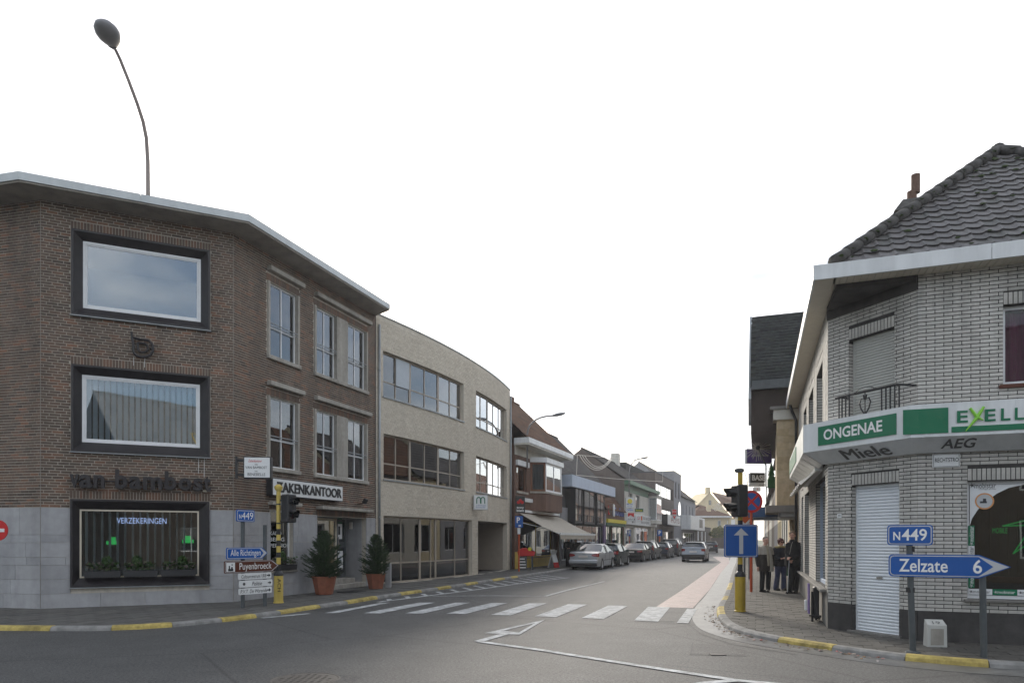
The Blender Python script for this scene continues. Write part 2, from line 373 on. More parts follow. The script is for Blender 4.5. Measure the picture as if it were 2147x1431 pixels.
    def build(s, name, m, parent=None, smooth=False, **kw):
        if parent is not None and parent in WM: Mw = WM[parent]
        else:
            if not s.vs: return None
            a = np.array(s.vs); Mw = T((a[:, 0].min() + a[:, 0].max()) / 2, (a[:, 1].min() + a[:, 1].max()) / 2, a[:, 2].min()) if parent is None else I4
        me = s.mesh(name, Mw); me.materials.append(MATS[m])
        if smooth: me.shade_smooth() if smooth is True else smooth_by_angle(me, smooth)
        o = bpy.data.objects.new(name, me); COL.objects.link(o)
        if parent is not None: o.parent = parent
        else: o.matrix_world = Mw
        WM[o] = Mw.copy() if parent is None else WM.get(parent, I4)
        for k, v in kw.items(): o[k] = v
        return o
def smooth_by_angle(me, deg):
    me.shade_smooth()
    bm = bmesh.new(); bm.from_mesh(me); lim = R(deg)
    for e in bm.edges: e.smooth = not (len(e.link_faces) != 2 or e.calc_face_angle(0) > lim)
    bm.to_mesh(me); bm.free()
def thing(name, label, cat, loc=(0, 0, 0), rz=0.0, group=None):
    o = bpy.data.objects.new(name, None); COL.objects.link(o); o.empty_display_size = .2
    M = T(*loc) @ RZ(rz); o.matrix_world = M; WM[o] = M
    o['label'] = label; o['category'] = cat
    if group: o['group'] = group
    return o
def tag(o, label, cat, group=None):
    o['label'] = label; o['category'] = cat
    if group: o['group'] = group
    return o
def dup(root, M, label=None):
    r = root.copy(); COL.objects.link(r); r.matrix_world = M; WM[r] = M
    if label: r['label'] = label
    for ch in list(root.children):
        c = ch.copy(); COL.objects.link(c); c.parent = r
        for g in list(ch.children):
            d = g.copy(); COL.objects.link(d); d.parent = c
    return r
def inst(name, me, M, parent):
    """one more object on shared mesh data, placed by world matrix under its parent"""
    o = bpy.data.objects.new(name, me); COL.objects.link(o); o.parent = parent
    o.matrix_local = WM[parent].inverted() @ M; return o

# lettering: outlines of the built-in font as flat or raised faces
TXT = {}
def text_geo(st, shear=0.0, bold=0.0, depth=0.0):
    key = (st, shear, bold, depth)
    if key not in TXT:
        cu = bpy.data.curves.new('lettering', 'FONT'); cu.body = st; cu.shear = shear; cu.offset = bold; cu.extrude = depth; cu.resolution_u = 3
        ob = bpy.data.objects.new('lettering', cu); me = bpy.data.meshes.new_from_object(ob)
        TXT[key] = ([v.co.copy() for v in me.vertices], [list(p.vertices) for p in me.polygons])
        bpy.data.objects.remove(ob); bpy.data.curves.remove(cu); bpy.data.meshes.remove(me)
    return TXT[key]
def put_text(mb, st, x0, x1, z0, z1, y, M=None, shear=0.0, bold=0.0, depth=0.0, keep=False, full=None):
    """fit the words into the x-z box at depth y (facing -y); full = measure the height on these letters"""
    vs, fs = text_geo(st, shear, bold, 1.0 if depth else 0.0)
    a = np.array([v[:] for v in vs]); lo, hi = a.min(0), a.max(0)
    if full:
        b = np.array([v[:] for v in text_geo(full, shear, bold)[0]]); lo[1], hi[1] = b[:, 1].min(), b[:, 1].max()
    sx = (x1 - x0) / (hi[0] - lo[0]); sz = (z1 - z0) / (hi[1] - lo[1])
    pts = [(x0 + (v.x - lo[0]) * sx, y - (v.z * depth if depth else 0), z0 + (v.y - lo[1]) * sz) for v in vs]
    mb.add(pts, fs, M); return mb

# ---------------------------------------------------------------- places: from the photo's ground plane and wall planes to metres
def G(px, py, z=0.0):
    Y = (CAMZ - z) * F / (py - HY); return ((px - CX) / F * Y, Y)
def at(px, Y): return (px - CX) / F * Y
def zat(py, Y): return CAMZ - (py - HY) / F * Y
class Fr:
    """a straight wall: x runs along it (left to right seen from outside), y goes into the building, z up"""
    def __init__(s, o, d, base=0.0):
        s.o = Vector((o[0], o[1])); s.d = Vector((d[0], d[1])).normalized(); s.inw = Vector((-s.d.y, s.d.x)); s.base = base
        s.M = Matrix(((s.d.x, s.inw.x, 0, s.o.x), (s.d.y, s.inw.y, 0, s.o.y), (0, 0, 1, base), (0, 0, 0, 1)))
    def u(s, px, n=0.0):
        k = (px - CX) / F; ox, oy = s.o.x - n * s.inw.x, s.o.y - n * s.inw.y
        return (k * oy - ox) / (s.d.x - k * s.d.y)
    def z(s, px, py, n=0.0):
        u = s.u(px, n); Y = s.o.y - n * s.inw.y + u * s.d.y; return zat(py, Y) - s.base
    def P(s, u, z=0, n=0.0): return (s.o.x + u * s.d.x - n * s.inw.x, s.o.y + u * s.d.y - n * s.inw.y, z)
    def at(s, u, z, n=0.0): return Vector(s.P(u, z + s.base, n))
class Arc:
    """a wall bowed outwards between two points"""
    def __init__(s, p0, p1, half):
        p0, p1 = Vector(p0), Vector(p1); c = p1 - p0; s.h = half
        s.R = c.length / (2 * math.sin(half)); s.L = 2 * half * s.R
        inw = Vector((-c.y, c.x)).normalized(); s.c = (p0 + p1) / 2 + inw * s.R * math.cos(half)
        s.a0 = math.atan2(p0.y - s.c.y, p0.x - s.c.x); s.base = 0
    def at(s, u, z, n=0.0):
        a = s.a0 + u / s.R; return Vector((s.c.x + (s.R + n) * math.cos(a), s.c.y + (s.R + n) * math.sin(a), z))
    def frame(s, u):
        p = s.at(u, 0); q = s.at(u + .01, 0); return Fr((p.x, p.y), (q.x - p.x, q.y - p.y))
    def u(s, px, n=0.0):
        lo, hi = -1.0, s.L + 1.0
        for _ in range(50):
            m = (lo + hi) / 2; p = s.at(m, 0, n)
            if CX + F * p.x / p.y < px: lo = m
            else: hi = m
        return lo
    def z(s, px, py, n=0.0): return zat(py, s.at(s.u(px, n), 0, n).y)

# ---------------------------------------------------------------- walls with openings, bricks, windows
def wall_sheet(mb, fr, u0, u1, z0, z1, holes, reveal=0.12, step=None, n=0.0):
    """the wall's face with its openings cut out and the sides of the openings; fr.at maps (u, z, n) to the world"""
    us = sorted({u0, u1, *[h[0] for h in holes], *[h[1] for h in holes]}); us = [u for u in us if u0 <= u <= u1]
    if step:
        ex = []
        for a, b in zip(us, us[1:]):
            k = max(1, int(math.ceil((b - a) / step))); ex += [a + (b - a) * i / k for i in range(k)]
        us = ex + [us[-1]]
    zs = sorted({z0, z1, *[h[2] for h in holes], *[h[3] for h in holes]}); zs = [z for z in zs if z0 <= z <= z1]
    ins = lambda u, z: any(h[0] < u < h[1] and h[2] < z < h[3] for h in holes)
    q = lambda pts: mb.poly([fr.at(*p) for p in pts])
    for a, b in zip(us, us[1:]):
        for c, d in zip(zs, zs[1:]):
            if not ins((a + b) / 2, (c + d) / 2): q([(a, c, n), (b, c, n), (b, d, n), (a, d, n)])
    for (a, b, c, d) in holes:
        q([(a, c, n), (a, d, n), (a, d, n - reveal), (a, c, n - reveal)]); q([(b, d, n), (b, c, n), (b, c, n - reveal), (b, d, n - reveal)])
        seg = [u for u in us if a <= u <= b]
        for e, f in zip(seg, seg[1:]):
            q([(e, d, n), (f, d, n), (f, d, n - reveal), (e, d, n - reveal)])
            if c > z0 + .01: q([(f, c, n), (e, c, n), (e, c, n - reveal), (f, c, n - reveal)])
def lay_bricks(fr, u0, u1, z0, z1, holes, bw, bh, j, proud, m, parent, indiv=0, seed=1, wild=False):
    """courses of single bricks round the openings; the nearest ones are objects of their own, the rest one mesh"""
    rg = random.Random(seed); out = []
    k = 0; z = z0 + j / 2
    while z + bh <= z1 + .001:
        segs = [(u0, u1)]
        for h in holes:
            if h[2] - bh * .5 < z + bh / 2 < h[3] + bh * .5 and not (z >= h[3] - .002 or z + bh <= h[2] + .002):
                segs = [t for a, b in segs for t in ((a, min(b, h[0])), (max(a, h[1]), b)) if t[1] - t[0] > .02]
        off = (bw + j) * (.5 if k % 2 else 0)
        if wild: off = (bw + j) * (.25, .75, 0, .5)[k % 4]
        u = u0 - off
        while u < u1:
            for a, b in segs:
                x0, x1 = max(a, u), min(b, u + bw)
                if x1 - x0 > .025: out.append((x0, x1, z, z + bh, rg.random()))
            u += bw + j
        z += bh + j; k += 1
    camp = Vector((0, 0, CAMZ))
    full = sorted([b for b in out if b[1] - b[0] > bw - .004], key=lambda b: (fr.at((b[0] + b[1]) / 2, b[2]) - camp).length)[:indiv]
    fs = set(full)
    rest = MB()
    for b in out:
        if b in fs: continue
        a, c, d, e, r = b; rest.cur = r; pr = proud * (.75 + .5 * rg.random())
        p = [fr.at(a, d, pr), fr.at(c, d, pr), fr.at(c, e, pr), fr.at(a, e, pr), fr.at(a, d, -.004), fr.at(c, d, -.004), fr.at(c, e, -.004), fr.at(a, e, -.004)]
        rest.add(p, [(0, 1, 2, 3), (1, 5, 6, 2), (0, 3, 7, 4), (3, 2, 6, 7), (0, 4, 5, 1)])
    o = rest.build('brickwork', m, parent, kind='stuff')
    if full:
        pool = []
        for i in range(8):
            t = MB(); t.cur = (i + .5) / 8; t.front(-bw / 2, bw / 2, -proud * (.8 + .06 * i), .004, 0, bh)
            me = t.mesh('brick'); me.materials.append(MATS[m]); pool.append(me)
        for b in full:
            uc = (b[0] + b[1]) / 2; p = fr.at(uc, b[2]); q = fr.at(uc + .01, b[2])
            f = Fr((p.x, p.y), (q.x - p.x, q.y - p.y)); Mx = f.M.copy(); Mx.translation = p
            inst('brick', pool[int(b[4] * 7.99)], Mx, parent)
    return out
def soldier(fr, u0, u1, z0, z1, w, j, proud, m, parent, name='soldier_brick', seed=3):
    rg = random.Random(seed); n = max(1, round((u1 - u0) / (w + j))); st = (u1 - u0) / n
    pool = {}
    for i in range(n):
        k = rg.randrange(4)
        if k not in pool:
            t = MB(); t.cur = .1 + .27 * k; t.front(-(st - j) / 2, (st - j) / 2, -proud, .004, 0, z1 - z0); pool[k] = t.mesh(name); pool[k].materials.append(MATS[m])
        p = fr.at(u0 + (i + .5) * st, z0); q = fr.at(u0 + (i + .5) * st + .01, z0)
        f = Fr((p.x, p.y), (q.x - p.x, q.y - p.y)); Mx = f.M.copy(); Mx.translation = p
        inst(name, pool[k], Mx, parent)
def window(parent, fr, u0, u1, z0, z1, back=.10, fw=.05, cols=(), rows=(), fm='white_pvc', gm='glass_clear', behind=None, depth=.05, sub=None, room='room_dark', rd=1.6, name='window', off=.0):
    """frame with its bars as one part, each pane its own sub-part; cols / rows = bar positions as fractions; behind = what hangs inside"""
    if isinstance(fr, Arc):
        f0 = fr.at(u0, 0); f1 = fr.at(u1, 0); fr2 = Fr((f0.x, f0.y), (f1.x - f0.x, f1.y - f0.y)); w = (f1 - f0).length; M = fr2.M; a, b = 0.0, w
    else: M = fr.M; a, b = u0, u1
    M = M @ T(0, back, 0); m = MB(M); h = fw
    m.box(a, a + h, 0, depth, z0, z1).box(b - h, b, 0, depth, z0, z1).box(a + h, b - h, 0, depth, z0, z0 + h).box(a + h, b - h, 0, depth, z1 - h, z1)
    xs = [a + h] + [a + (b - a) * c for c in cols] + [b - h]; zs = [z0 + h] + [z0 + (z1 - z0) * r for r in rows] + [z1 - h]
    bw = h * .75
    for x in xs[1:-1]: m.box(x - bw / 2, x + bw / 2, .003, depth - .003, z0 + h, z1 - h)
    for zz in zs[1:-1]: m.box(a + h, b - h, .005, depth - .005, zz - bw / 2, zz + bw / 2)
    o = m.build(name, fm, parent)
    g = MB(M)
    for x, x2 in zip(xs, xs[1:]):
        for zz, zz2 in zip(zs, zs[1:]):
            p = MB(M); t = .0015 * random.random()
            p.box(x + bw * .3 if x > xs[0] else x - .004, x2 - bw * .3 if x2 < xs[-1] else x2 + .004, depth * .5, depth * .5 + .006, zz - .004, zz2 + .004); p.build('pane', gm, o)
    if behind:
        y = depth + .12
        if behind[0] == 'vertical':                 # vertical louvre strips
            w = behind[2] if len(behind) > 2 else .127; x = a + h; ang = R(behind[3] if len(behind) > 3 else 25)
            t = MB(M)
            while x < b - h:
                t.cur = random.random(); t.box(-w * .46, w * .46, -.001, .001, z0 + h, z1 - h, T(x + w / 2, y, 0) @ RZ(ang + R(random.uniform(-3, 3)))); x += w
            t.build('louvre_blind', behind[1], o, kind='stuff')
        elif behind[0] == 'curtain':
            x0c, x1c = (a + (b - a) * behind[2], a + (b - a) * behind[3]) if len(behind) > 3 else (a + h, b - h)
            zb = z0 + (z1 - z0) * behind[4] if len(behind) > 4 else z0 + h
            k = max(4, int((x1c - x0c) / .035)); t = MB(M)
            for i in range(k):
                xa, xb = x0c + (x1c - x0c) * i / k, x0c + (x1c - x0c) * (i + 1) / k
                ya, yb = y + .025 * math.sin(i * 1.3) + .012 * math.sin(i * .37), y + .025 * math.sin((i + 1) * 1.3) + .012 * math.sin((i + 1) * .37)
                t.poly([(xa, ya, zb), (xb, yb, zb), (xb, yb, z1 - h), (xa, ya, z1 - h)])
            t.build('curtain', behind[1], o)
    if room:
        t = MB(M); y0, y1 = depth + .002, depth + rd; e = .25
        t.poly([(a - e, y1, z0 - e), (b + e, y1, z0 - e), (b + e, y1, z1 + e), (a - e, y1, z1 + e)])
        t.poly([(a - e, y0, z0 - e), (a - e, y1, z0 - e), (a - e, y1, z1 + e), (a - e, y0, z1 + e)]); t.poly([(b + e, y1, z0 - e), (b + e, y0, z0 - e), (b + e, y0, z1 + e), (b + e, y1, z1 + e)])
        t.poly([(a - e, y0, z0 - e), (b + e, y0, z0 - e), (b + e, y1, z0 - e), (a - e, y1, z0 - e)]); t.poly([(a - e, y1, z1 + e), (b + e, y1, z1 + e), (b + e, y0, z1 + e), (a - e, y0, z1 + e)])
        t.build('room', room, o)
    return o
def part(parent, name, m, fn, M=None, **kw):
    b = MB(M); fn(b); return b.build(name, m, parent, **kw)
def boxpart(parent, name, m, M, *dims, c=0, **kw):
    b = MB(M); (b.bbox(*dims, c=c) if c else b.box(*dims)); return b.build(name, m, parent, **kw)
def clip_poly(poly, win):
    """clip a polygon to a convex window (both counter-clockwise)"""
    out = list(poly)
    for i in range(len(win)):
        a, b = win[i], win[(i + 1) % len(win)]; res = []
        ins = lambda p: (b[0] - a[0]) * (p[1] - a[1]) - (b[1] - a[1]) * (p[0] - a[0]) >= -1e-9
        for k in range(len(out)):
            p, q = out[k], out[(k + 1) % len(out)]
            ip, iq = ins(p), ins(q)
            if ip: res.append(p)
            if ip != iq:
                dx, dy = q[0] - p[0], q[1] - p[1]; den = (b[0] - a[0]) * dy - (b[1] - a[1]) * dx
                t = ((b[1] - a[1]) * (p[0] - a[0]) - (b[0] - a[0]) * (p[1] - a[1])) / den if abs(den) > 1e-12 else 0
                res.append((p[0] + t * dx, p[1] + t * dy))
        out = res
        if len(out) < 3: return []
    return out
def area(p): return .5 * sum(p[i][0] * p[(i + 1) % len(p)][1] - p[(i + 1) % len(p)][0] * p[i][1] for i in range(len(p)))
def inside(pt, poly):
    x, y = pt; r = False
    for i in range(len(poly)):
        x0, y0 = poly[i]; x1, y1 = poly[i - 1]
        if (y0 > y) != (y1 > y) and x < (x1 - x0) * (y - y0) / (y1 - y0) + x0: r = not r
    return r

# ================================================================= GROUND, ROAD, PAVEMENTS
ST = Vector((516.5, 1431.0)).normalized()           # direction of the street
def structure(o): o['kind'] = 'structure'; return o
b = MB(); b.box(-1500, 1500, -1500, 1500, -.6, -.05); structure(b.build('ground', 'terrain'))
b = MB(); b.slab([(-70, -60), (90, -60), (90, 230), (-70, 230)], -.3, 0); road = structure(b.build('road', 'asphalt'))
WM[road] = WM[road]
def sheet(name, m, pts, z, parent=road, ccw=True):
    p = list(pts)
    if area(p) < 0: p.reverse()
    b = MB(); b.poly([(x, y, z) for x, y in p]); return b.build(name, m, parent)
def line(name, m, pts, w, z, parent=road):
    """a painted line of width w through the points"""
    b = MB(); P = [Vector(p) for p in pts]
    L_, R_ = [], []
    for i, p in enumerate(P):
        t = (P[min(i + 1, len(P) - 1)] - P[max(i - 1, 0)]).normalized(); nrm = Vector((-t.y, t.x))
        L_.append(p + nrm * w / 2); R_.append(p - nrm * w / 2)
    for i in range(len(P) - 1): b.poly([(*R_[i], z), (*R_[i + 1], z), (*L_[i + 1], z), (*L_[i], z)])
    return b.build(name, m, parent)
def Z6(x, y): return G(560 + x / 3.578, 1140 + y / 3.578)
def Z7(x, y): return G(1000 + x / 2.982, 1140 + y / 2.982)

KL = [(-40, 13.2), (-18, 12.7), (-12, 12.42), (-9.29, 12.38), (-8.34, 12.3), (-7.2, 12.32), (-6.4, 12.78), (-5.85, 13.5), (-5.45, 14.15), (-5.1, 14.95), (-4.62, 16.4), (-4.15, 17.4), (-3.72, 18.95), (-2.87, 21.1), (-2.02, 23.15), (-1.24, 25.5), (.26, 29.5), (2.05, 34.4), (2.95, 36.9), (14.4, 66.7), (30, 107), (56, 175)]
KR = [(64, 195), (17.95, 54.3), (12.5, 38.6), (8.0, 25.2), (6.9, 22.0), (5.89, 19.04), (4.92, 16.4), (4.38, 14.6), (4.10, 13.4), (3.96, 12.4), (4.05, 11.55), (4.25, 10.93), (4.68, 10.2), (5.27, 9.3), (5.85, 8.9), (6.6, 8.55), (9, 7.65), (20, 3.7)]
def resample(path, step):
    out = [Vector(path[0])]; 
    for a, b_ in zip(path, path[1:]):
        a, b_ = Vector(a), Vector(b_); n = max(1, int(round((b_ - a).length / step)))
        out += [a.lerp(b_, (i + 1) / n) for i in range(n)]
    return out
def smooth_path(path, k=2):
    P = [Vector(p) for p in path]
    for _ in range(k):
        Q = [P[0]]
        for a, b_ in zip(P, P[1:]): Q += [a.lerp(b_, .25), a.lerp(b_, .75)]
        P = Q + [P[-1]]
    return P
KLs, KRs = smooth_path(KL), smooth_path(KR)
def shifted(path, d):
    P = [Vector(p) for p in path]; out = []
    for i, p in enumerate(P):
        t = (P[min(i + 1, len(P) - 1)] - P[max(i - 1, 0)]).normalized(); out.append(p + Vector((-t.y, t.x)) * d)
    return out
inner_L = [(57.0 - 3, 175), (.395 * (80 - 36) - .6, 80), (-.7, 36.0), (-5.2, 23.7), (-7.4, 17.5), (-10.8, 15.9), (-40, 22.9)]
polyL = [tuple(p) for p in shifted(KLs, .12)] + inner_L
inner_R = [(22, 4.8), (6.5, 11.0), (5.95, 12.3), (72.0, 195)]
polyR = [tuple(p) for p in shifted(KRs, .12)] + inner_R
if area(polyL) < 0: polyL.reverse()
if area(polyR) < 0: polyR.reverse()
PZ = .075
b = MB(); b.slab(polyL, -.02, PZ - .008); pave_L = structure(b.build('pavement', 'joint'))
b = MB(); b.slab(polyR, -.02, PZ - .008); pave_R = structure(b.build('pavement', 'joint'))
def pave(parent, poly, cell, pitch_u, pitch_v, o, d, m, ymax, xmin, keep, seed, name='paving_slab'):
    """lay slabs of one outline over the pavement; whole ones nearest the camera are single objects"""
    rg = random.Random(seed); d = Vector(d).normalized(); n = Vector((-d.y, d.x)); o = Vector(o)
    whole, cut = [], []
    us = [(Vector(p) - o).dot(d) for p in poly]; vs_ = [(Vector(p) - o).dot(n) for p in poly]
    v = math.floor(min(vs_) / pitch_v); 
    while v * pitch_v < max(vs_) + 1:
        u = math.floor(min(us) / pitch_u)
        while u * pitch_u < max(us) + 1:
            c = o + d * ((u + (.5 if v % 2 else 0)) * pitch_u) + n * (v * pitch_v); u += 1
            if c.y > ymax or c.x < xmin or c.y < 4: continue
            if abs(c.x) > c.y * .80 + 1.5: continue
            w = [c + d * q[0] + n * q[1] for q in cell]
            k = sum(inside(p, poly) for p in w)
            if k == 0 and not inside(c, poly): continue
            (whole if k == len(w) else cut).append((c, w))
        v += 1
    whole.sort(key=lambda t: t[0].length)
    pool = []
    for i in range(6):
        t = MB(); t.cur = (i + .5) / 6; t.slab([(x * .999, y * .999) for x, y in cell], -.02, 0); me = t.mesh(name); me.materials.append(MATS[m]); pool.append(me)
    rz = math.atan2(d.y, d.x)
    for c, w in whole[:keep]:
        inst(name, pool[rg.randrange(6)], T(c.x, c.y, PZ + rg.uniform(-.003, .004)) @ RZ(rz) @ RX(R(rg.uniform(-.5, .5))) @ RY(R(rg.uniform(-.5, .5))), parent)
    t = MB()
    for c, w in whole[keep:]:
        t.cur = rg.random(); z = PZ + rg.uniform(-.003, .004); t.slab([tuple(p) for p in w], z - .02, z)
    for c, w in cut:
        q = clip_poly(poly, [tuple(p) for p in w])
        if len(q) >= 3 and area(q) > .004: t.cur = rg.random(); t.slab(q, PZ - .02, PZ + rg.uniform(-.002, .002))
    t.build('paving', m, parent, kind='stuff')
gap = .006
rect = [(-.30 + gap, -.2 + gap), (.30 - gap, -.2 + gap), (.30 - gap, .2 - gap), (-.30 + gap, .2 - gap)]
pave(pave_L, polyL, rect, .60, .40, (-6, 15), ST, 'slab_left', 46, -17, 300, 5)
hx = [(-.15 + gap, -.095), (0, -.15 + gap), (.15 - gap, -.095), (.15 - gap, .095), (0, .15 - gap), (-.15 + gap, .095)]
pave(pave_R, polyR, hx, .30, .245, (5, 14), (ST.y, -ST.x), 'slab_right', 44, -10, 300, 6)
def kerbs(parent, path, marks, step=1.0, w=.16):
    """kerb stones along the path, road side on the path; marks = pixels (start, end) of painted stretches"""
    P = resample(path, .05); S_ = [0.0]
    for a, b_ in zip(P, P[1:]): S_.append(S_[-1] + (b_ - a).length)
    near = lambda px, py: S_[min(range(len(P)), key=lambda i: (P[i] - Vector(G(px, py))).length)]
    segs = [(near(*a), near(*c)) for a, c in marks]; segs = [tuple(sorted(s)) for s in segs]; segs.sort()
    cuts = []; s = 0.0
    for a, c in segs + [(S_[-1], S_[-1])]:
        n = max(1, round((a - s) / step)); cuts += [(s + (a - s) * i / n, s + (a - s) * (i + 1) / n, False) for i in range(n) if a - s > .05]
        if c > a:
            n = max(1, round((c - a) / 1.2)); cuts += [(a + (c - a) * i / n, a + (c - a) * (i + 1) / n, True) for i in range(n)]
        s = c
    def pos(s):
        i = min(max(int(np.searchsorted(S_, s)), 1), len(P) - 1); f = (s - S_[i - 1]) / max(1e-9, S_[i] - S_[i - 1]); return P[i - 1].lerp(P[i], min(1, max(0, f)))
    side = 1 if inside(tuple(P[len(P) // 2] + Vector((-(P[len(P) // 2 + 1] - P[len(P) // 2]).y, (P[len(P) // 2 + 1] - P[len(P) // 2]).x)).normalized() * .4), polyL if parent is pave_L else polyR) else -1
    rest = MB()
    for a, c, yel in cuts:
        k = max(1, int((c - a) / .35)); a += .006; c -= .006
        A = [pos(a + (c - a) * i / k) for i in range(k + 1)]
        if A[0].y > 75 or A[0].x < -16 or A[0].y < 3: continue
        t = MB(); dz = random.uniform(-.004, .004); pts = []
        for i, p in enumerate(A):
            tn = (A[min(i + 1, k)] - A[max(i - 1, 0)]).normalized(); nn = Vector((-tn.y, tn.x)) * side
            q = p + nn * w; e = p + nn * .05; p = p - nn * .01
            pts += [(*p, -.02), (*(p + nn * .02), PZ - .025 + dz), (*e, PZ + .006 + dz), (*q, PZ + .008 + dz), (*q, -.02)]
        fs = []
        for i in range(k):
            for j in range(4): fs.append((i * 5 + j, i * 5 + j + 1, i * 5 + 5 + j + 1, i * 5 + 5 + j) if side < 0 else (i * 5 + j + 1, i * 5 + j, i * 5 + 5 + j, i * 5 + 5 + j + 1))
        fs += [(0, 1, 2, 3, 4), tuple(range(k * 5 + 4, k * 5 - 1, -1))]
        t.add(pts, fs); t.build('kerb_stone', 'paint_yellow' if yel else 'kerb', parent)
yl = [((-90, 1320), (103, 1322)), ((235, 1321), (360, 1314)), ((466, 1303), (541, 1295)), ((592, 1287), (670, 1274)), ((735, 1266), (789, 1255)), ((832, 1247), (879, 1241)), ((911, 1236), (948, 1232)), ((976, 1227), (1001, 1223)), ((1029, 1218), (1052, 1214)), ((1069, 1212), (1084, 1210))]
yr = [((1528, 1225), (1522, 1240)), ((1514, 1254), (1509, 1262)), ((1498, 1276), (1496, 1294)), ((1630, 1346), (1740, 1364)), ((1888, 1386), (2071, 1398))]
kerbs(pave_L, KLs, yl); kerbs(pave_R, KRs, yr)

# concrete gutter strip along the right kerb, the red cycle lane, patches
def offset(path, d):
    P = [Vector(p) for p in path]; out = []
    for i, p in enumerate(P):
        t = (P[min(i + 1, len(P) - 1)] - P[max(i - 1, 0)]).normalized(); out.append(p + Vector((-t.y, t.x)) * d)
    return out
gpath = [p for p in KRs if p.y < 80 and p.y > 6]
def strip(name, m, path, d0, d1, z, parent=road):
    A, B_ = offset(path, d0), offset(path, d1); b = MB()
    for i in range(len(path) - 1): b.poly([(*A[i], z), (*A[i + 1], z), (*B_[i + 1], z), (*B_[i], z)])
    return b.build(name, m, parent)
sg = -1 if Vector(offset(gpath, .5)[3]).x > Vector(gpath[3]).x else 1
strip('gutter', 'concrete_gutter', gpath, 0, sg * .52, .004)
lane = [Z7(1120, 390), Z7(1358, 400), Z7(1445, 300), Z7(1500, 200), Z7(1560, 120), Z7(1600, 90), Z7(1560, 90), Z7(1490, 110), Z7(1380, 190), Z7(1250, 300)]
lane = [G(1375, 1272), G(1453, 1274), G(1488, 1235), G(1509, 1203), G(1530, 1178), (20.6, 65), (19.1, 65), G(1512, 1178), G(1477, 1203), G(1432, 1235)]
sheet('cycle_lane', 'lane_red', lane, .005)
sheet('asphalt_patch', 'asphalt_patch', [Z7(1345, 620), Z7(1660, 640), Z7(1690, 700), Z7(1340, 690)], .004)
sheet('asphalt_patch', 'asphalt_patch', [Z7(1205, 398), Z7(1345, 402), Z7(1290, 480), Z7(1130, 486)], .004)
sheet('asphalt_patch', 'asphalt_patch', [Z6(380, 482), Z6(860, 440), Z6(700, 470), Z6(330, 500)], .004)
# zebra crossing
zs = [[Z6(430, 519), Z6(520, 519), Z6(925, 440), Z6(850, 442)], [Z6(725, 519), Z6(850, 521), Z6(1260, 440), Z6(1140, 440)], [Z6(1035, 520), Z6(1168, 522), Z6(1528, 440), Z6(1415, 440)],
      [Z6(1345, 522), Z6(1485, 526), Z6(1805, 443), Z6(1680, 443)], [Z6(1680, 531), Z6(1825, 536), Z6(2098, 445), Z6(1965, 445)],
      [Z7(360, 452), Z7(492, 458), Z7(692, 378), Z7(572, 376)], [Z7(653, 463), Z7(792, 469), Z7(942, 388), Z7(822, 384)], [Z7(983, 478), Z7(1132, 486), Z7(1207, 396), Z7(1070, 392)]]
for q in zs: sheet('crossing_stripe', 'paint_white', q, .009)
line('edge_marking', 'paint_white', [Z7(1285, 495), Z7(1345, 405)], .22, .009)
# arrow head and lines on the junction
def ring(name, tri, w):
    P = [Vector(p) for p in tri]; c = sum(P, Vector((0, 0))) / 3; b = MB()
    Q = [p + (c - p) * f for p, f in zip(P, w)]
    for i in range(3):
        j = (i + 1) % 3; q = [P[i], P[j], Q[j], Q[i]]
        if area([tuple(x) for x in q]) < 0: q.reverse()
        b.poly([(*x, .009) for x in q])
    return b.build(name, 'paint_white', road)
ring('arrow_marking', [Z7(48, 558), Z7(425, 474), Z7(265, 568)], (.55, .38, .34))
line('road_line', 'paint_white', [Z7(178, 562), Z7(8, 610)], .16, .0095)
line('road_line', 'paint_white', [Z7(8, 610), Z7(400, 664), Z7(800, 728), Z7(1200, 790), Z7(1640, 856), Z7(2147, 900)], .13, .010)
line('road_line', 'paint_white', [Z7(1640, 853), Z7(1450, 868), Z7(1250, 900)], .13, .0105)
line('road_line', 'paint_white', [Z6(1240, 391), Z6(1700, 388), Z6(2085, 392)], .12, .009)
line('road_line', 'paint_white', [Z6(2085, 392), Z7(560, 290), Z7(795, 234)], .13, .0095)
line('road_line', 'paint_white', [Z6(-40, 556), Z6(160, 537), Z6(320, 522)], .14, .009)
# hatched strip at the left kerb
ha = [Z6(830, 436), Z6(1500, 352), Z6(2000, 282), Z7(575, 210)]
line('hatch_edge', 'paint_white', ha, .13, .009)
A0, A1 = Vector(ha[0]), Vector(ha[-1]); 
for i in range(15):
    f = (i + .6) / 15; p = A0.lerp(A1, f); kk = min(KLs, key=lambda q: (q - (p + ST * 1.6)).length)
    nrm = Vector((-ST.y, ST.x)); w = max(.12, (Vector(kk) - p).dot(nrm) - .3)
    q = p + nrm * w + ST * (w * 1.1 + .1)
    line('hatch_bar', 'paint_white', [tuple(p), tuple(q)], .14, .0095)
for a, c in (((17, 62), (18.2, 65.3)), ((9.3, 41), (10.9, 45.2))): pass
for pth in ([Z7(-900, 440), Z7(0, 452), Z7(850, 482), Z7(1330, 503)], [Z7(1330, 505), Z7(1400, 562), Z7(1600, 628), Z7(2000, 692)], [Z7(1345, 405), Z7(1440, 300), Z7(1500, 215)], [Z7(1350, 615), Z7(1335, 690)], [G(1180, 1240), G(1300, 1205), G(1405, 1182)]): line('tar_seam', 'tar', pth, .022, .0045)
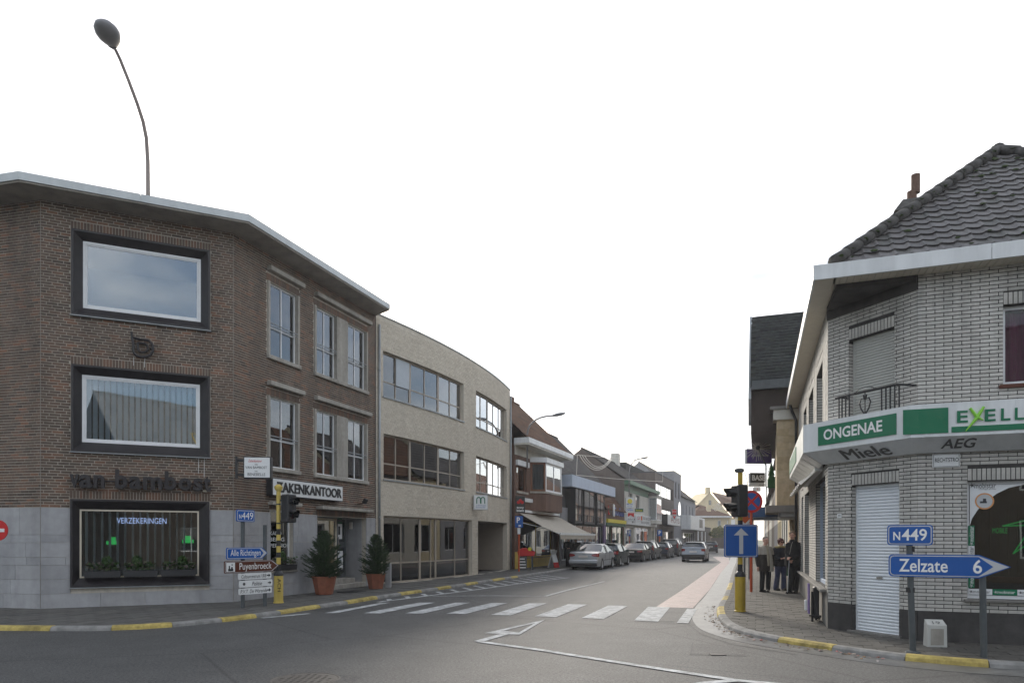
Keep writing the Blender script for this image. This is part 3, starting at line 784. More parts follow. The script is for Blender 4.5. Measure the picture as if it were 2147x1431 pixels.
# manhole covers and litter
mh = G(640, 1424); t = thing('manhole_cover', 'round cast iron manhole cover in a dark asphalt patch in the foreground road', 'manhole cover', (mh[0], mh[1], 0))
sheet('patch', 'asphalt_patch', [G(560, 1431), G(600, 1414), G(650, 1408), G(760, 1418), G(690, 1460), G(520, 1460)], .004, t)
b = MB(T(mh[0], mh[1], 0)); b.lathe([(.40, .001), (.40, .008), (.385, .010), (.375, .006), (.36, .006)], 40); b.build('rim', 'iron', t)
b = MB(T(mh[0], mh[1], 0)); b.lathe([(.36, .002), (.36, .009)], 40); cov = b.build('cover', 'iron', t)
b = MB(T(mh[0], mh[1], 0))
for i in range(8):
    for j in range(8):
        x, y = (i - 3.5) * .08, (j - 3.5) * .08
        if x * x + y * y < .09: b.box(x - .02, x + .02, y - .02, y + .02, .009, .013)
b.build('stud_pattern', 'iron', t, kind='stuff')
b = MB(); p = G(1505, 1372); b.box(p[0] - .11, p[0] + .11, p[1] - .06, p[1] + .06, .004, .012); tag(b.build('water_valve_cover', 'iron'), 'small rectangular metal valve cover set in the asphalt patch', 'valve cover')
b = MB(); rg = random.Random(3)
for i in range(420):
    k = rg.randrange(len(gpath) - 1); p = Vector(gpath[k]).lerp(Vector(gpath[k + 1]), rg.random())
    if not 9.5 < p.y < 17: continue
    p += Vector((rg.gauss(-.12, .08), rg.gauss(-.05, .12))); s_ = rg.uniform(.012, .04); b.cur = rg.random() ** 2
    b.add([(-s_, -s_ * .5, 0), (s_, -s_ * .4, .005), (s_ * .8, s_ * .5, .012), (-s_ * .6, s_ * .6, .002)], [(0, 1, 2, 3)], T(p.x, p.y, .008) @ RZ(rg.uniform(0, 6.28)) @ RX(rg.uniform(-.3, .3)))
o = b.build('leaf_litter', 'litter'); o['kind'] = 'stuff'; o['label'] = 'brown fallen leaves and scraps along the right gutter'; o['category'] = 'litter'

# ================================================================= CORNER OFFICE BUILDING (left)
C1, C2 = Vector((-10.70, 15.50)), Vector((-7.03, 17.20))
C3 = C2 + ST * 6.77
fA2 = Fr(C1, C2 - C1, PZ); fA3 = Fr(C2, ST, PZ)
dl = Vector((.972, -.233)); fA1 = Fr(C1 - dl * 11, dl, PZ)
UA1, UA2, UA3 = 11.0, (C2 - C1).length, 6.77
HA = 9.25
A = thing('corner_office_building', 'three storey brown brick corner office with dark framed picture windows and pale cornice', 'building', (C2.x, C2.y, PZ), 0)
def rectpick(fr, pl, pr, yt, yb, n=0.0):
    return (fr.u(pl, n), fr.u(pr, n), fr.z(pl, yb, n), fr.z(pl, yt, n))
ZS = 2.0                                   # top of the stone base above the pavement
ZS = fA2.z(90, 1063)
big = [rectpick(fA2, 150, 440, 480, 660), rectpick(fA2, 150, 440, 763, 946), rectpick(fA2, 148, 439, 1045, 1231)]
w1 = rectpick(fA3, 560, 626, 589, 741); w2 = rectpick(fA3, 658, 769, 637, 780)
w3 = rectpick(fA3, 560, 626, 828, 976); w4 = rectpick(fA3, 658, 769, 856, 994)
sw = rectpick(fA3, 566, 614, 1068, 1196); dr = rectpick(fA3, 664, 767, 1081, 1252); dr = (dr[0], dr[1], 0.0, dr[3])
# level the pairs of windows that share a storey
zt = (w1[3] + w2[3]) / 2; zb = (w1[2] + w2[2]) / 2; w1 = (w1[0], w1[1], zb, zt); w2 = (w2[0], w2[1], zb, zt)
zt = (w3[3] + w4[3]) / 2; zb = (w3[2] + w4[2]) / 2; w3 = (w3[0], w3[1], zb, zt); w4 = (w4[0], w4[1], zb, zt)
walls = []
for fr_, U, holes, sd, ind in ((fA1, UA1, [], 1, 0), (fA2, UA2, big, 2, 300), (fA3, UA3, [w1, w2, w3, w4, sw, dr], 3, 0)):
    b = MB(); wall_sheet(b, fr_, 0, U, 0, HA + .25, holes, .30 if fr_ is not fA3 else .16)
    o = b.build('wall', 'mortar_brown', A); walls.append(o)
    hb = list(holes)
    if fr_ is fA2:
        hb = [(h[0] - .02, h[1] + .02, h[2], h[3] + .19) for h in holes]
        for h in holes: soldier(fr_, h[0] - .02, h[1] + .02, h[3] + .012, h[3] + .19, .052, .012, .007, 'brick_brown', o)
    if fr_ is fA3:
        hb = [(h[0] - .03, h[1] + .03, h[2], h[3] + .21) for h in holes]
        for h in holes: soldier(fr_, h[0] - .03, h[1] + .03, h[3] + .012, h[3] + .20, .052, .012, .007, 'brick_brown', o, seed=int(h[0] * 9))
    lay_bricks(fr_, 0 if fr_ is not fA1 else 5.5, U, ZS + .004, HA + .2, hb, .208, .051, .014, .008, 'brick_brown', o, ind, sd, wild=True)
# stone base: single blocks with open joints
rg = random.Random(11)
for fr_, U, holes, u_start in ((fA1, UA1, [], 5.5), (fA2, UA2, [big[2]], 0), (fA3, UA3, [sw, dr], 0)):
    par = walls[[fA1, fA2, fA3].index(fr_)]; rows = [0, .33, .66, .99, 1.17, 1.50, 1.68, ZS]; rows = [r * ZS / ZS for r in rows]
    for k, (za, zb) in enumerate(zip(rows, rows[1:])):
        u = u_start; first = True
        while u < U - .01:
            L_ = rg.uniform(.9, 1.35); e = min(U, u + (L_ if not first else L_ * (.5 if k % 2 else 1))); first = False
            if U - e < .3: e = U
            segs = [(u, e)]
            for h in holes:
                if zb > h[2] + .03 and za < h[3] - .03: segs = [t for a, c in segs for t in ((a, min(c, h[0])), (max(a, h[1]), c)) if t[1] - t[0] > .03]
            for a, c in segs:
                if fr_ is fA3 and a >= dr[0] - .02 and False: continue
                t = MB(fr_.M); t.cur = rg.random(); t.front(a + .003, c - .003, -.022 - rg.uniform(0, .003), .004, za + .003, zb - .003); t.build('stone_block', 'stone_base', par)
            u = e
# picture windows of the cut corner: splayed dark surround, white frame, pane
def picture_window(fr_, h, kind, inner):
    u0, u1, z0, z1 = h; i0, i1, k0, k1 = inner
    M = fr_.M; no, ni = -.075, .10
    b = MB(M); O = [(u0, z0), (u1, z0), (u1, z1), (u0, z1)]; N_ = [(i0, k0), (i1, k0), (i1, k1), (i0, k1)]
    E = [(u0 + .045, z0 + .045), (u1 - .045, z0 + .045), (u1 - .045, z1 - .045), (u0 + .045, z1 - .045)]
    for i in range(4):
        j = (i + 1) % 4
        b.poly([(O[i][0], no, O[i][1]), (O[j][0], no, O[j][1]), (E[j][0], no, E[j][1]), (E[i][0], no, E[i][1])])
        b.poly([(E[i][0], no, E[i][1]), (E[j][0], no, E[j][1]), (N_[j][0], ni, N_[j][1]), (N_[i][0], ni, N_[i][1])])
        b.poly([(O[j][0], no, O[j][1]), (O[i][0], no, O[i][1]), (O[i][0], .25, O[i][1]), (O[j][0], .25, O[j][1])])
    b.box(i0 - .2, i1 + .2, .24, .25, k0 - .2, k0); b.box(i0 - .2, i1 + .2, .24, .25, k1, k1 + .2)
    s_ = b.build('window_surround', 'dark_frame', A)
    boxpart(s_, 'drip_edge', 'zinc', M, u0 - .03, u1 + .03, -.095, .02, z0 - .022, z0 - .004)
    o = window(s_, fr_, i0, i1, k0, k1, ni, .055 if kind != 2 else .035, fm='white_pvc' if kind != 2 else 'cream_frame', gm=('glass_strong', 'glass_mid', 'glass_clear')[kind],
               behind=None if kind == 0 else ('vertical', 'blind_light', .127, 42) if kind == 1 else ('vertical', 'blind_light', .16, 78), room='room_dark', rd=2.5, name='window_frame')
    t = MB(M @ T(0, ni, 0)); w = .03
    t.box(i0 + .057, i0 + .057 + w, .012, .03, k0 + .057, k1 - .057).box(i1 - .057 - w, i1 - .057, .012, .03, k0 + .057, k1 - .057).box(i0 + .09, i1 - .09, .012, .03, k0 + .057, k0 + .057 + w).box(i0 + .09, i1 - .09, .012, .03, k1 - .057 - w, k1 - .057)
    if kind < 2: t.build('sash', 'white_pvc', s_)
    return s_
inn = [rectpick(fA2, 174, 421, 505, 645, -.1), rectpick(fA2, 172, 419, 785, 926, -.1), rectpick(fA2, 167, 417, 1067, 1211, -.1)]
for k in range(3): picture_window(fA2, big[k], k, inn[k])
# street side windows with concrete surrounds
def hood(u0, u1, z, d=.16, h=.13):
    boxpart(A, 'window_hood', 'concrete_trim', fA3.M, u0, u1, -d, .0, z, z + h, c=.012)
def surround(h, pier=None):
    u0, u1, z0, z1 = h; w = .075
    boxpart(A, 'window_jamb', 'concrete_trim', fA3.M, u0, u0 + w, -.05, .10, z0, z1); boxpart(A, 'window_jamb', 'concrete_trim', fA3.M, u1 - w, u1, -.05, .10, z0, z1)
    if pier: boxpart(A, 'window_pier', 'concrete_trim', fA3.M, pier[0], pier[1], -.045, .10, z0, z1)
    boxpart(A, 'window_sill', 'concrete_trim', fA3.M, u0 - .03, u1 + .03, -.09, .10, z0 - .11, z0 - .002, c=.012)
p2 = (fA3.u(704), fA3.u(727))
for h, pr_, low in ((w1, None, 'blind_light'), (w2, p2, 'blind_light'), (w3, None, None), (w4, p2, None)):
    surround(h, pr_); u0, u1, z0, z1 = h
    hood(u0 - .02, u1 + .12, z1 + .26)
    for a, c in ([(u0 + .075, u1 - .075)] if not pr_ else [(u0 + .075, pr_[0]), (pr_[1], u1 - .075)]):
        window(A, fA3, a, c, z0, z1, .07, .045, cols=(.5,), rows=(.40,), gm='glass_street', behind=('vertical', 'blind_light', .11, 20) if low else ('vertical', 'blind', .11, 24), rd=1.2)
        b = MB(fA3.M); zz = z0 + (z1 - z0) * .44
        b.cyl((a, -.03, zz), (c, -.03, zz), .014, 8).cyl((a, -.03, zz - .07), (c, -.03, zz - .07), .010, 8)
        b.build('safety_rail', 'zinc', A)
# ground floor: shop window, recessed entrance with steps
hood(sw[0] - .1, sw[1] + .18, fA3.z(566, 1058), .2, .09)
window(A, fA3, *sw, .12, .05, gm='glass_street', fm='white_pvc', rows=(), room='room_dark', rd=1.5, name='shop_window')
boxpart(A, 'window_sill', 'concrete_trim', fA3.M, sw[0] - .08, sw[1] + .12, -.09, .1, sw[2] - .06, sw[2] - .002, c=.01)
hood(dr[0] - .05, dr[1] + .08, dr[3] + .2, .26, .10)
D0, D1, DZ = dr[0], dr[1], dr[3]
b = MB(fA3.M); b.poly([(D0, .158, 0), (D0, 1.15, 0), (D0, 1.15, DZ), (D0, .158, DZ)]).poly([(D1, 1.15, 0), (D1, .158, 0), (D1, .158, DZ), (D1, 1.15, DZ)]).poly([(D0, 1.15, DZ), (D1, 1.15, DZ), (D1, .158, DZ), (D0, .158, DZ)]).poly([(D0, 1.14, 0), (D1, 1.14, 0), (D1, 1.14, DZ), (D0, 1.14, DZ)])
pw = b.build('porch_wall', 'stone_base', A)
for i in range(5): boxpart(pw, 'stone_block', 'stone_base', fA3.M, D1 - .015, D1 - .001, .17, 1.1, .36 + i * .40, .36 + i * .40 + .394)
stp = MB(fA3.M); stp.bbox(D0 + .01, D1 - .01, -.02, 1.1, 0, .15, c=.01); stp.build('step', 'concrete_trim', A)
stp = MB(fA3.M); stp.bbox(D0 + .05, D1 - .25, .25, 1.1, .15, .30, c=.01); stp.build('step', 'concrete_trim', A)
Ms = fA3.M @ T(0, .60, 0); mid = fA3.u(706, -.6); side = D0 + .02
b = MB(Ms); b.box(side, side + .07, 0, .06, .3, DZ - .02).box(mid - .07, mid, 0, .06, .3, DZ - .02).box(side + .07, mid - .07, 0, .06, DZ - .10, DZ - .02).box(side + .07, mid - .07, 0, .06, .3, .42)
sf = b.build('side_light', 'cream_frame', A); boxpart(sf, 'pane', 'glass_street', Ms, side + .06, mid - .06, .025, .031, .4, DZ - .09)
Md = fA3.M @ T(mid + .01, .62, .31); dw, dh = max(.55, D1 - mid - .30), DZ - .34
b = MB(Md); b.box(0, .08, 0, .05, 0, dh).box(dw - .08, dw, 0, .05, 0, dh).box(.08, dw - .08, 0, .05, 0, .16).box(.08, dw - .08, 0, .05, dh - .1, dh).box(.08, dw - .08, 0, .05, 1.0, 1.18)
do = b.build('door', 'post_grey', A)
boxpart(do, 'pane', 'glass_street', Md, .07, dw - .07, .02, .026, .15, 1.01); boxpart(do, 'pane', 'glass_street', Md, .07, dw - .07, .02, .026, 1.17, dh - .09)
boxpart(do, 'poster', 'poster_white', Md, .12, dw - .16, .012, .018, .28, .88); boxpart(do, 'poster', 'poster_white', Md, .10, dw - .2, .012, .018, 1.28, 1.78); boxpart(do, 'poster', 'sign_green', Md, .10, dw - .2, .012, .018, 1.80, 1.98)
b = MB(Md); put_text(b, '10', .2, dw - .26, .55, .72, .010); b.build('lettering', 'sign_blue', do)
b = MB(Md); b.box(.12, .12 + (dw - .32) * .5, .010, .0115, 1.42, 1.7); b.build('print', 'render_dark', do)
b = MB(Md); b.cyl((.05, -.05, .95), (.05, -.05, 1.35), .014, 8).cyl((.05, -.05, 1.0), (.05, .01, 1.0), .01, 6).cyl((.05, -.05, 1.3), (.05, .01, 1.3), .01, 6); b.build('handle', 'chrome', do)
boxpart(A, 'porch_lamp', 'light_strip', fA3.M, D1 - .06, D1 - .016, .50, .62, DZ - .35, DZ - .12, c=.01)
# cornice, fascia, flat roof
def cornice_ring(o_, z):
    n2 = -fA2.inw; n3 = -fA3.inw; n1 = -fA1.inw
    def miter(p, a, c): mvec = (a + c).normalized(); return p + mvec * (o_ / mvec.dot(a))
    return [Vector(fA1.P(0)[:2]) + n1 * o_, miter(C1, n1, n2), miter(C2, n2, n3), C2 + ST * (6.45 if o_ > .02 else 6.77) + n3 * o_]
ov = .74; oi, oo, ot = cornice_ring(.01, 0), cornice_ring(ov, 0), cornice_ring(ov + .035, 0)
z0c, z1c = HA + PZ + .03, HA + PZ + .21
b = MB()
for i in range(3):
    b.poly([(*oi[i], z0c), (*oi[i + 1], z0c), (*oo[i + 1], z0c), (*oo[i], z0c)][::-1])
    b.poly([(*oo[i], z0c), (*oo[i + 1], z0c), (*oo[i + 1], z1c), (*oo[i], z1c)])
b.poly([(*oo[3], z0c), (*oi[3], z0c), (*oi[3], z1c), (*oo[3], z1c)])
cor = b.build('cornice', 'soffit', A)
for i in range(3):                                   # metal fascia in lengths
    a, c = ot[i], ot[i + 1]; n = max(1, round((c - a).length / 2.4)); d = (c - a).normalized(); q = Fr(a, d, 0)
    L_ = (c - a).length
    for k in range(n):
        e0, e1 = L_ * k / n + (.004 if k else 0), L_ * (k + 1) / n - (.004 if k < n - 1 else 0)
        b = MB(q.M); b.box(e0, e1, -.004, .03, z0c + .035, z1c + .03).box(e0, e1, .03, .34, z1c + .004, z1c + .03); b.build('fascia_panel', 'cornice_metal', cor)
back = [Vector(fA1.P(0)[:2]) + Vector((3, 9)), Vector(C3) + Vector((-5.5, 1.8))]
b = MB(); rp = [tuple(Vector(fA1.P(0)[:2])), tuple(C1), tuple(C2), tuple(C3), tuple(back[1]), tuple(back[0])]
b.poly([(x, y, HA + PZ + .20) for x, y in rp]); b.poly([(*C3, 0), (*back[1], 0), (*back[1], HA + PZ + .2), (*C3, HA + PZ + .2)]); b.poly([(*back[1], 0), (*back[0], 0), (*back[0], HA + PZ + .2), (*back[1], HA + PZ + .2)])
b.poly([(*back[0], 0), (*Vector(fA1.P(0)[:2]), 0), (*Vector(fA1.P(0)[:2]), HA + PZ + .2), (*back[0], HA + PZ + .2)])
rf = MB(); rf.slab(rp, HA + PZ + .15, HA + PZ + .2); rf.build('roof', 'render_dark', A); b.fs.pop(0); b.rn.pop(0); b.build('back_wall', 'brick_dull', A)
# wall emblem, raised letters, cables
t = thing('wall_emblem', 'dark metal D shaped emblem on the brick between the upper two picture windows', 'emblem', tuple(fA2.at(fA2.u(300), fA2.z(300, 752))))
ue, ze = fA2.u(300), fA2.z(300, 729); k = 15.6 / F
Me = fA2.M @ T(ue, -.10, ze)
def loop(mb, pts, r): mb.tube([(x, 0, z) for x, z in pts], r, 6)
arc = lambda cx, cz, r, a0, a1, n: [(cx + r * math.cos(R(a0 + (a1 - a0) * i / n)), cz + r * math.sin(R(a0 + (a1 - a0) * i / n))) for i in range(n + 1)]
b = MB(Me); out = [(-.24, .33), (-.22, .20), (-.05, .17)] + arc(.0, -.02, .22, 60, -90, 10) + arc(-.06, -.10, .14, -90, -180, 5) + [(-.20, .05), (-.22, .20)]
b.tube([(x, 0, z) for x, z in out], .032, 6); b.build('outer_bar', 'dark_frame', t)
b = MB(Me); innr = [(-.11, .08)] + arc(.0, -.02, .11, 70, -90, 8) + arc(-.03, -.06, .07, -90, -180, 4) + [(-.11, .08)]; b.tube([(x, 0, z) for x, z in innr], .028, 6); b.build('inner_bar', 'dark_frame', t)
b = MB(Me); b.box(-.21, -.17, .0, .12, -.02, .02).box(.15, .19, 0, .12, -.02, .02); b.build('bracket', 'black_metal', t)
t = thing('wall_lettering', 'dark raised letters reading van bambost on brick above the ground floor window', 'lettering', tuple(fA2.at(fA2.u(295), fA2.z(295, 1028))))
lets = [('v', 148, 168), ('a', 168, 196), ('n', 198, 221), ('b', 243, 268), ('a', 272, 298), ('m', 301, 341), ('b', 346, 370), ('o', 375, 401), ('s', 405, 425), ('t', 427, 442)]
for ch, a, c in lets:
    zb_, zt_ = fA2.z(295, 1026), fA2.z(295, 999)
    top = {'b': fA2.z(295, 986), 't': fA2.z(295, 993)}.get(ch, zt_)
    b = MB(fA2.M); put_text(b, ch, fA2.u(a), fA2.u(c), zb_, top, -.13, bold=.03, depth=.05); b.build('letter', 'dark_frame', t)
b = MB(fA2.M); b.box(fA2.u(150), fA2.u(440), -.075, -.055, fA2.z(295, 1012), fA2.z(295, 1009)); b.box(fA2.u(160), fA2.u(160) + .03, -.06, 0, fA2.z(295, 1013), fA2.z(295, 1008)).box(fA2.u(430), fA2.u(430) + .03, -.06, 0, fA2.z(295, 1013), fA2.z(295, 1008)); b.build('rail', 'dark_frame', t)
b = MB(fA2.M)
for px, y0, y1 in ((416, 958, 992), (428, 956, 1000), (280, 748, 766), (303, 750, 770)): b.tube([(fA2.u(px), -.016, fA2.z(px, y1)), (fA2.u(px + .5), -.016, fA2.z(px, y0))], .006, 5)
b.build('cable', 'letter_white', A)
boxpart(A, 'cable_box', 'cream_frame', fA2.M, fA2.u(425), fA2.u(434), -.06, 0, fA2.z(430, 1031), fA2.z(430, 1027))
b = MB(); 
for p in (C1, C2):
    n_ = ((-fA2.inw) + (-(fA1 if p is C1 else fA3).inw)).normalized(); q = p + n_ * .012
    b.tube([(*q, PZ + .02), (*q, HA + PZ)], .006, 5)
b.build('corner_joint', 'concrete_trim', A)
# things in and on the building
def box_sign(name, label, fr_, u0, u1, z0, z1, y0, y1, face, rim, texts, cat='sign', raised=0.0, lm='letter_black'):
    t = thing(name, label, cat, tuple(fr_.at((u0 + u1) / 2, z0, -y0)))
    boxpart(t, 'case', rim, fr_.M, u0, u1, y0, y1, z0, z1, c=.015)
    boxpart(t, 'face', face, fr_.M, u0 + .025, u1 - .025, y0 - .004, y0 + .004, z0 + .025, z1 - .025)
    for (st, a, c, d, e, kw) in texts:
        w, h = u1 - u0, z1 - z0; mname = kw.pop('m', lm); b = MB(fr_.M)
        put_text(b, st, u0 + a * w, u0 + c * w, z0 + d * h, z0 + e * h, y0 - .007, depth=raised, **kw); b.build('lettering', mname, t)
    return t
nz_ = .22
u0, u1 = fA3.u(571, nz_), fA3.u(719, nz_); zt_ = fA3.z(571, 1000, nz_); zb_ = fA3.z(571, 1038, nz_)
box_sign('shop_sign', 'long white light box sign reading ZAKENKANTOOR above the corner office entrance', fA3, u0, u1, zb_, zt_, -nz_, -.01, 'sign_white', 'plastic_black', [('ZAKENKANTOOR', .05, .97, .22, .80, dict(bold=.02))], raised=.02)
# projecting sign at the corner, its face turned towards the junction
Yp = 16.75; fp = Fr((at(509, Yp), Yp), (at(567, Yp + .62) - at(509, Yp), .62)); fp = Fr((at(510, Yp), Yp), (1, .12))
wS = at(566, Yp) - at(510, Yp); zS0, zS1 = zat(1002, Yp), zat(956, Yp)
ps = box_sign('projecting_sign', 'white square light box on a bracket naming VAN BAMBOST and BENEBELLE', fp, 0, wS, zS0, zS1, 0, .22, 'sign_white', 'plastic_black',
         [('Zakenkantoor', .18, .68, .74, .86, dict(shear=.3, m='sign_red')), ('bvba', .42, .52, .60, .68, dict()), ('VAN BAMBOST', .08, .86, .44, .56, dict()), ('bvba', .42, .52, .30, .37, dict()), ('BENEBELLE', .16, .80, .12, .25, dict())])
b = MB(fp.M); b.box(-.16, 0, .06, .12, (zS1 - .12), zS1 - .06).box(-.16, 0, .06, .12, zS0 + .06, zS0 + .12).box(-.20, -.155, .03, .15, zS0, zS1); b.build('bracket', 'black_metal', ps)
# neon word and green crosses seen in the ground floor window, plants
wi = inn[2]
t = thing('window_lettering', 'pale blue neon word VERZEKERINGEN behind the ground floor picture window', 'neon sign', tuple(fA2.at(fA2.u(295), fA2.z(295, 1096), -.2)))
b = MB(fA2.M); put_text(b, 'VERZEKERINGEN', fA2.u(245, -.2), fA2.u(349, -.2), fA2.z(295, 1097, -.2), fA2.z(295, 1085, -.2), .2, bold=-.008); b.build('letters', 'neon_blue', t)
def planter_plants(b, u0, u1, z, y, n, rg, hmax=.22, shrub=True):
    for i in range(n):
        x = rg.uniform(u0, u1); h = rg.uniform(.04, hmax); s_ = rg.uniform(.02, .05); b.cur = rg.random()
        b.add([(-s_, 0, 0), (s_, 0, .005), (s_ * .6, 0, s_ * 1.3), (-s_ * .6, 0, s_ * 1.2)], [(0, 1, 2, 3)], T(x, y + rg.uniform(-.09, .07), z + h) @ RZ(rg.uniform(0, 6.3)) @ RX(rg.uniform(-1.2, 1.2)))
def shrub_ball(b, c, r, rg, n=160):
    for i in range(n):
        v = Vector((rg.gauss(0, 1), rg.gauss(0, 1), rg.gauss(0, 1))).normalized() * r * rg.uniform(.75, 1.05); s_ = .03; b.cur = rg.random() * .5
        b.add([(-s_, 0, 0), (s_, 0, 0), (0, 0, s_ * 1.8)], [(0, 1, 2)], T(c[0] + v.x, c[1] + v.y, c[2] + v.z * 1.15) @ RZ(rg.uniform(0, 6.3)) @ RX(rg.uniform(-1, 1)))
rg = random.Random(21)
zs_ = wi[2] + .01; cuts = [(fA2.u(176), fA2.u(254)), (fA2.u(259), fA2.u(332)), (fA2.u(337), fA2.u(412))]
for k, (a, c) in enumerate(cuts):
    t = thing('flower_box', ('leftmost', 'middle', 'rightmost')[k] + ' of three dark flower boxes on the sill of the big ground floor window', 'flower box', tuple(fA2.at((a + c) / 2, zs_, -.0)), group='flower boxes on the window sill')
    b = MB(fA2.M); b.prism([(a + .02, zs_), (c - .02, zs_), (c, zs_ + .15), (a, zs_ + .15)], -.10, .075); b.build('box', 'plastic_black', t)
    b = MB(fA2.M); planter_plants(b, a + .04, c - .04, zs_ + .12, -.01, 200, rg, .2); b.build('plants', 'leaf', t, kind='stuff')
    b = MB(fA2.M); x = a + (c - a) * (.62, .38, .60)[k]; shrub_ball(b, (x, -.01, zs_ + .36), .10, rg); b.tube([(x, -.01, zs_ + .12), (x, -.01, zs_ + .30)], .012, 5); b.build('shrub', 'leaf', t, kind='stuff')
t = thing('flower_box', 'small flower box with round shrub on the sill of the narrow window beside the entrance', 'flower box', tuple(fA3.at((sw[0] + sw[1]) / 2, sw[2])))
b = MB(fA3.M); b.prism([(sw[0] + .05, sw[2]), (sw[1] + .02, sw[2]), (sw[1] + .05, sw[2] + .15), (sw[0] + .02, sw[2] + .15)], -.12, .06); b.build('box', 'plastic_black', t)
b = MB(fA3.M); planter_plants(b, sw[0] + .05, sw[1] + .05, sw[2] + .12, -.03, 200, rg, .22); shrub_ball(b, ((sw[0] * .55 + sw[1] * .45), -.03, sw[2] + .38), .12, rg); b.build('plants', 'leaf', t, kind='stuff')
b = MB(fA3.M)
for st, y in (('KADO', 1117), ('BELEG', 1130), ('PENSIOEN', 1143)): put_text(b, st, fA3.u(566.5, -.1), fA3.u(566.5 + 6.0 * len(st), -.1), fA3.z(570, y + 4, -.1), fA3.z(570, y - 4, -.1), .11)
o = b.build('window_print', 'sign_white', A)
b = MB(fA3.M); b.box(fA3.u(566), fA3.u(613), .3, .33, sw[3] - .22, sw[3] - .18); tag(b.build('tube_light', 'tube_warm'), 'lit tube lamp inside the narrow office window', 'lamp')
def green_cross(px, py):
    b = MB(fA2.M); u, z = fA2.u(px, -1.6), fA2.z(px, py, -1.6); b.box(u - .14, u + .14, 1.6, 1.63, z - .07, z + .02).box(u - .07, u + .07, 1.6, 1.63, z + .02, z + .12)
    return b.build('green_light', 'neon_green')
tag(green_cross(236, 1135), 'glowing green sign inside the ground floor window, left one', 'light'); tag(green_cross(394, 1132), 'glowing green sign inside the ground floor window, right one', 'light')
# lamp fixed on the roof edge, bowing out over the junction
Yl = 16.3; bx = at(310.5, Yl)
t = thing('street_lamp', 'tall curved lamp with an egg shaped head rising above the brown corner roof', 'street lamp', (bx, Yl, HA + PZ + .2))
path = [(310.5, 470, 16.3), (310.5, 400, 16.3), (310, 340, 16.25), (307, 290, 16.15), (300, 255, 16.0), (288, 218, 15.85), (270, 170, 15.65), (252, 125, 15.5), (240, 100, 15.4)]
pp = [(at(x, Y), Y, zat(y, Y)) for x, y, Y in path]; pp[0] = (pp[0][0], pp[0][1], HA + PZ + .2)
b = MB(); b.tube(pp, [.05, .048, .045, .042, .04, .038, .036, .034, .032], 10); b.build('pole', 'lamp_pole', t, smooth=True)
e = Vector(pp[-1]); hd = (Vector((at(214, 14.6), 14.6, zat(44, 14.6))) - e); hl = hd.length; hd.normalize()
q = hd.to_track_quat('Z', 'Y').to_matrix().to_4x4(); Mh = T(*e) @ q
b = MB(Mh); b.lathe([(.045, -.02), (.07, .02), (.10, .10), (.12, .14)], 16); b.build('collar', 'lamp_grey', t, smooth=True)
b = MB(Mh); b.lathe([(.12, .14), (.17, .22), (.235, .40), (.255, .58), (.235, .76), (.17, .92), (.09, .99), (.01, 1.02)], 18, Matrix.Diagonal((1, .62, hl / 1.02, 1))); b.build('lamp_head', 'lamp_grey', t, smooth=True)

# ================================================================= BEIGE CURVED BUILDING
P0, P1 = Vector((C3.x + .02, C3.y + .05)), Vector((-.11, 35.8))
aB = Arc(P0, P1, R(9.5)); HB = 9.45
B = thing('beige_building', 'three storey beige brick building with a gently bowed front and wide window bands', 'building', (*aB.at(aB.L / 2, 0)[:2], PZ))
def pickB(pl, pr, yt, yb): return (aB.u(pl), aB.u(pr), aB.z(pl, yb), aB.z(pl, yt))
b1 = pickB(803, 972, 733, 829); b2 = pickB(804, 973, 908, 1005); b3 = pickB(998, 1062, 819, 894); b4 = pickB(998, 1062, 955, 1029)
z_u = ((b1[2] + b3[2]) / 2, (b1[3] + b3[3]) / 2); z_l = ((b2[2] + b4[2]) / 2, (b2[3] + b4[3]) / 2)
b1 = (*b1[:2], *z_u); b3 = (*b3[:2], *z_u); b2 = (*b2[:2], *z_l); b4 = (*b4[:2], *z_l)
bs = pickB(804, 990, 1080, 1200); bs = (bs[0], bs[1], PZ, bs[3]); bg = pickB(1002, 1063, 1091, 1200); bg = (bg[0], bg[1], PZ, bs[3])
hB = [b1, b2, b3, b4, bs, bg]
b = MB(); wall_sheet(b, aB, 0, aB.L, 0, HB, hB, .22, step=.35); wB = b.build('wall', 'mortar_beige', B)
lay_bricks(aB, .0, aB.L, PZ, HB - .06, [(h[0], h[1], h[2], h[3] + .0) for h in hB], .21, .052, .011, .005, 'brick_beige', wB, 300, 5, wild=True)
def band(name, m, z0, z1, n0, n1, u0=0, u1=None, k=24, parent=None):
    u1 = aB.L if u1 is None else u1; t = MB()
    for i in range(k):
        a, c = u0 + (u1 - u0) * i / k, u0 + (u1 - u0) * (i + 1) / k
        p = [aB.at(a, z0, n1), aB.at(c, z0, n1), aB.at(c, z0, n0), aB.at(a, z0, n0), aB.at(a, z1, n1), aB.at(c, z1, n1), aB.at(c, z1, n0), aB.at(a, z1, n0)]
        f = [(0, 1, 5, 4), (4, 5, 6, 7), (0, 3, 2, 1)]
        if i == 0: f.append((0, 4, 7, 3))
        if i == k - 1: f.append((1, 2, 6, 5))
        t.add(p, f)
    return t.build(name, m, parent or B)
band('coping', 'zinc', HB, HB + .05, -.25, .03)
for h in (b1, b2, b3, b4): band('window_sill', 'zinc', h[2] - .05, h[2] - .002, -.22, .05, h[0] - .03, h[1] + .03, 8)
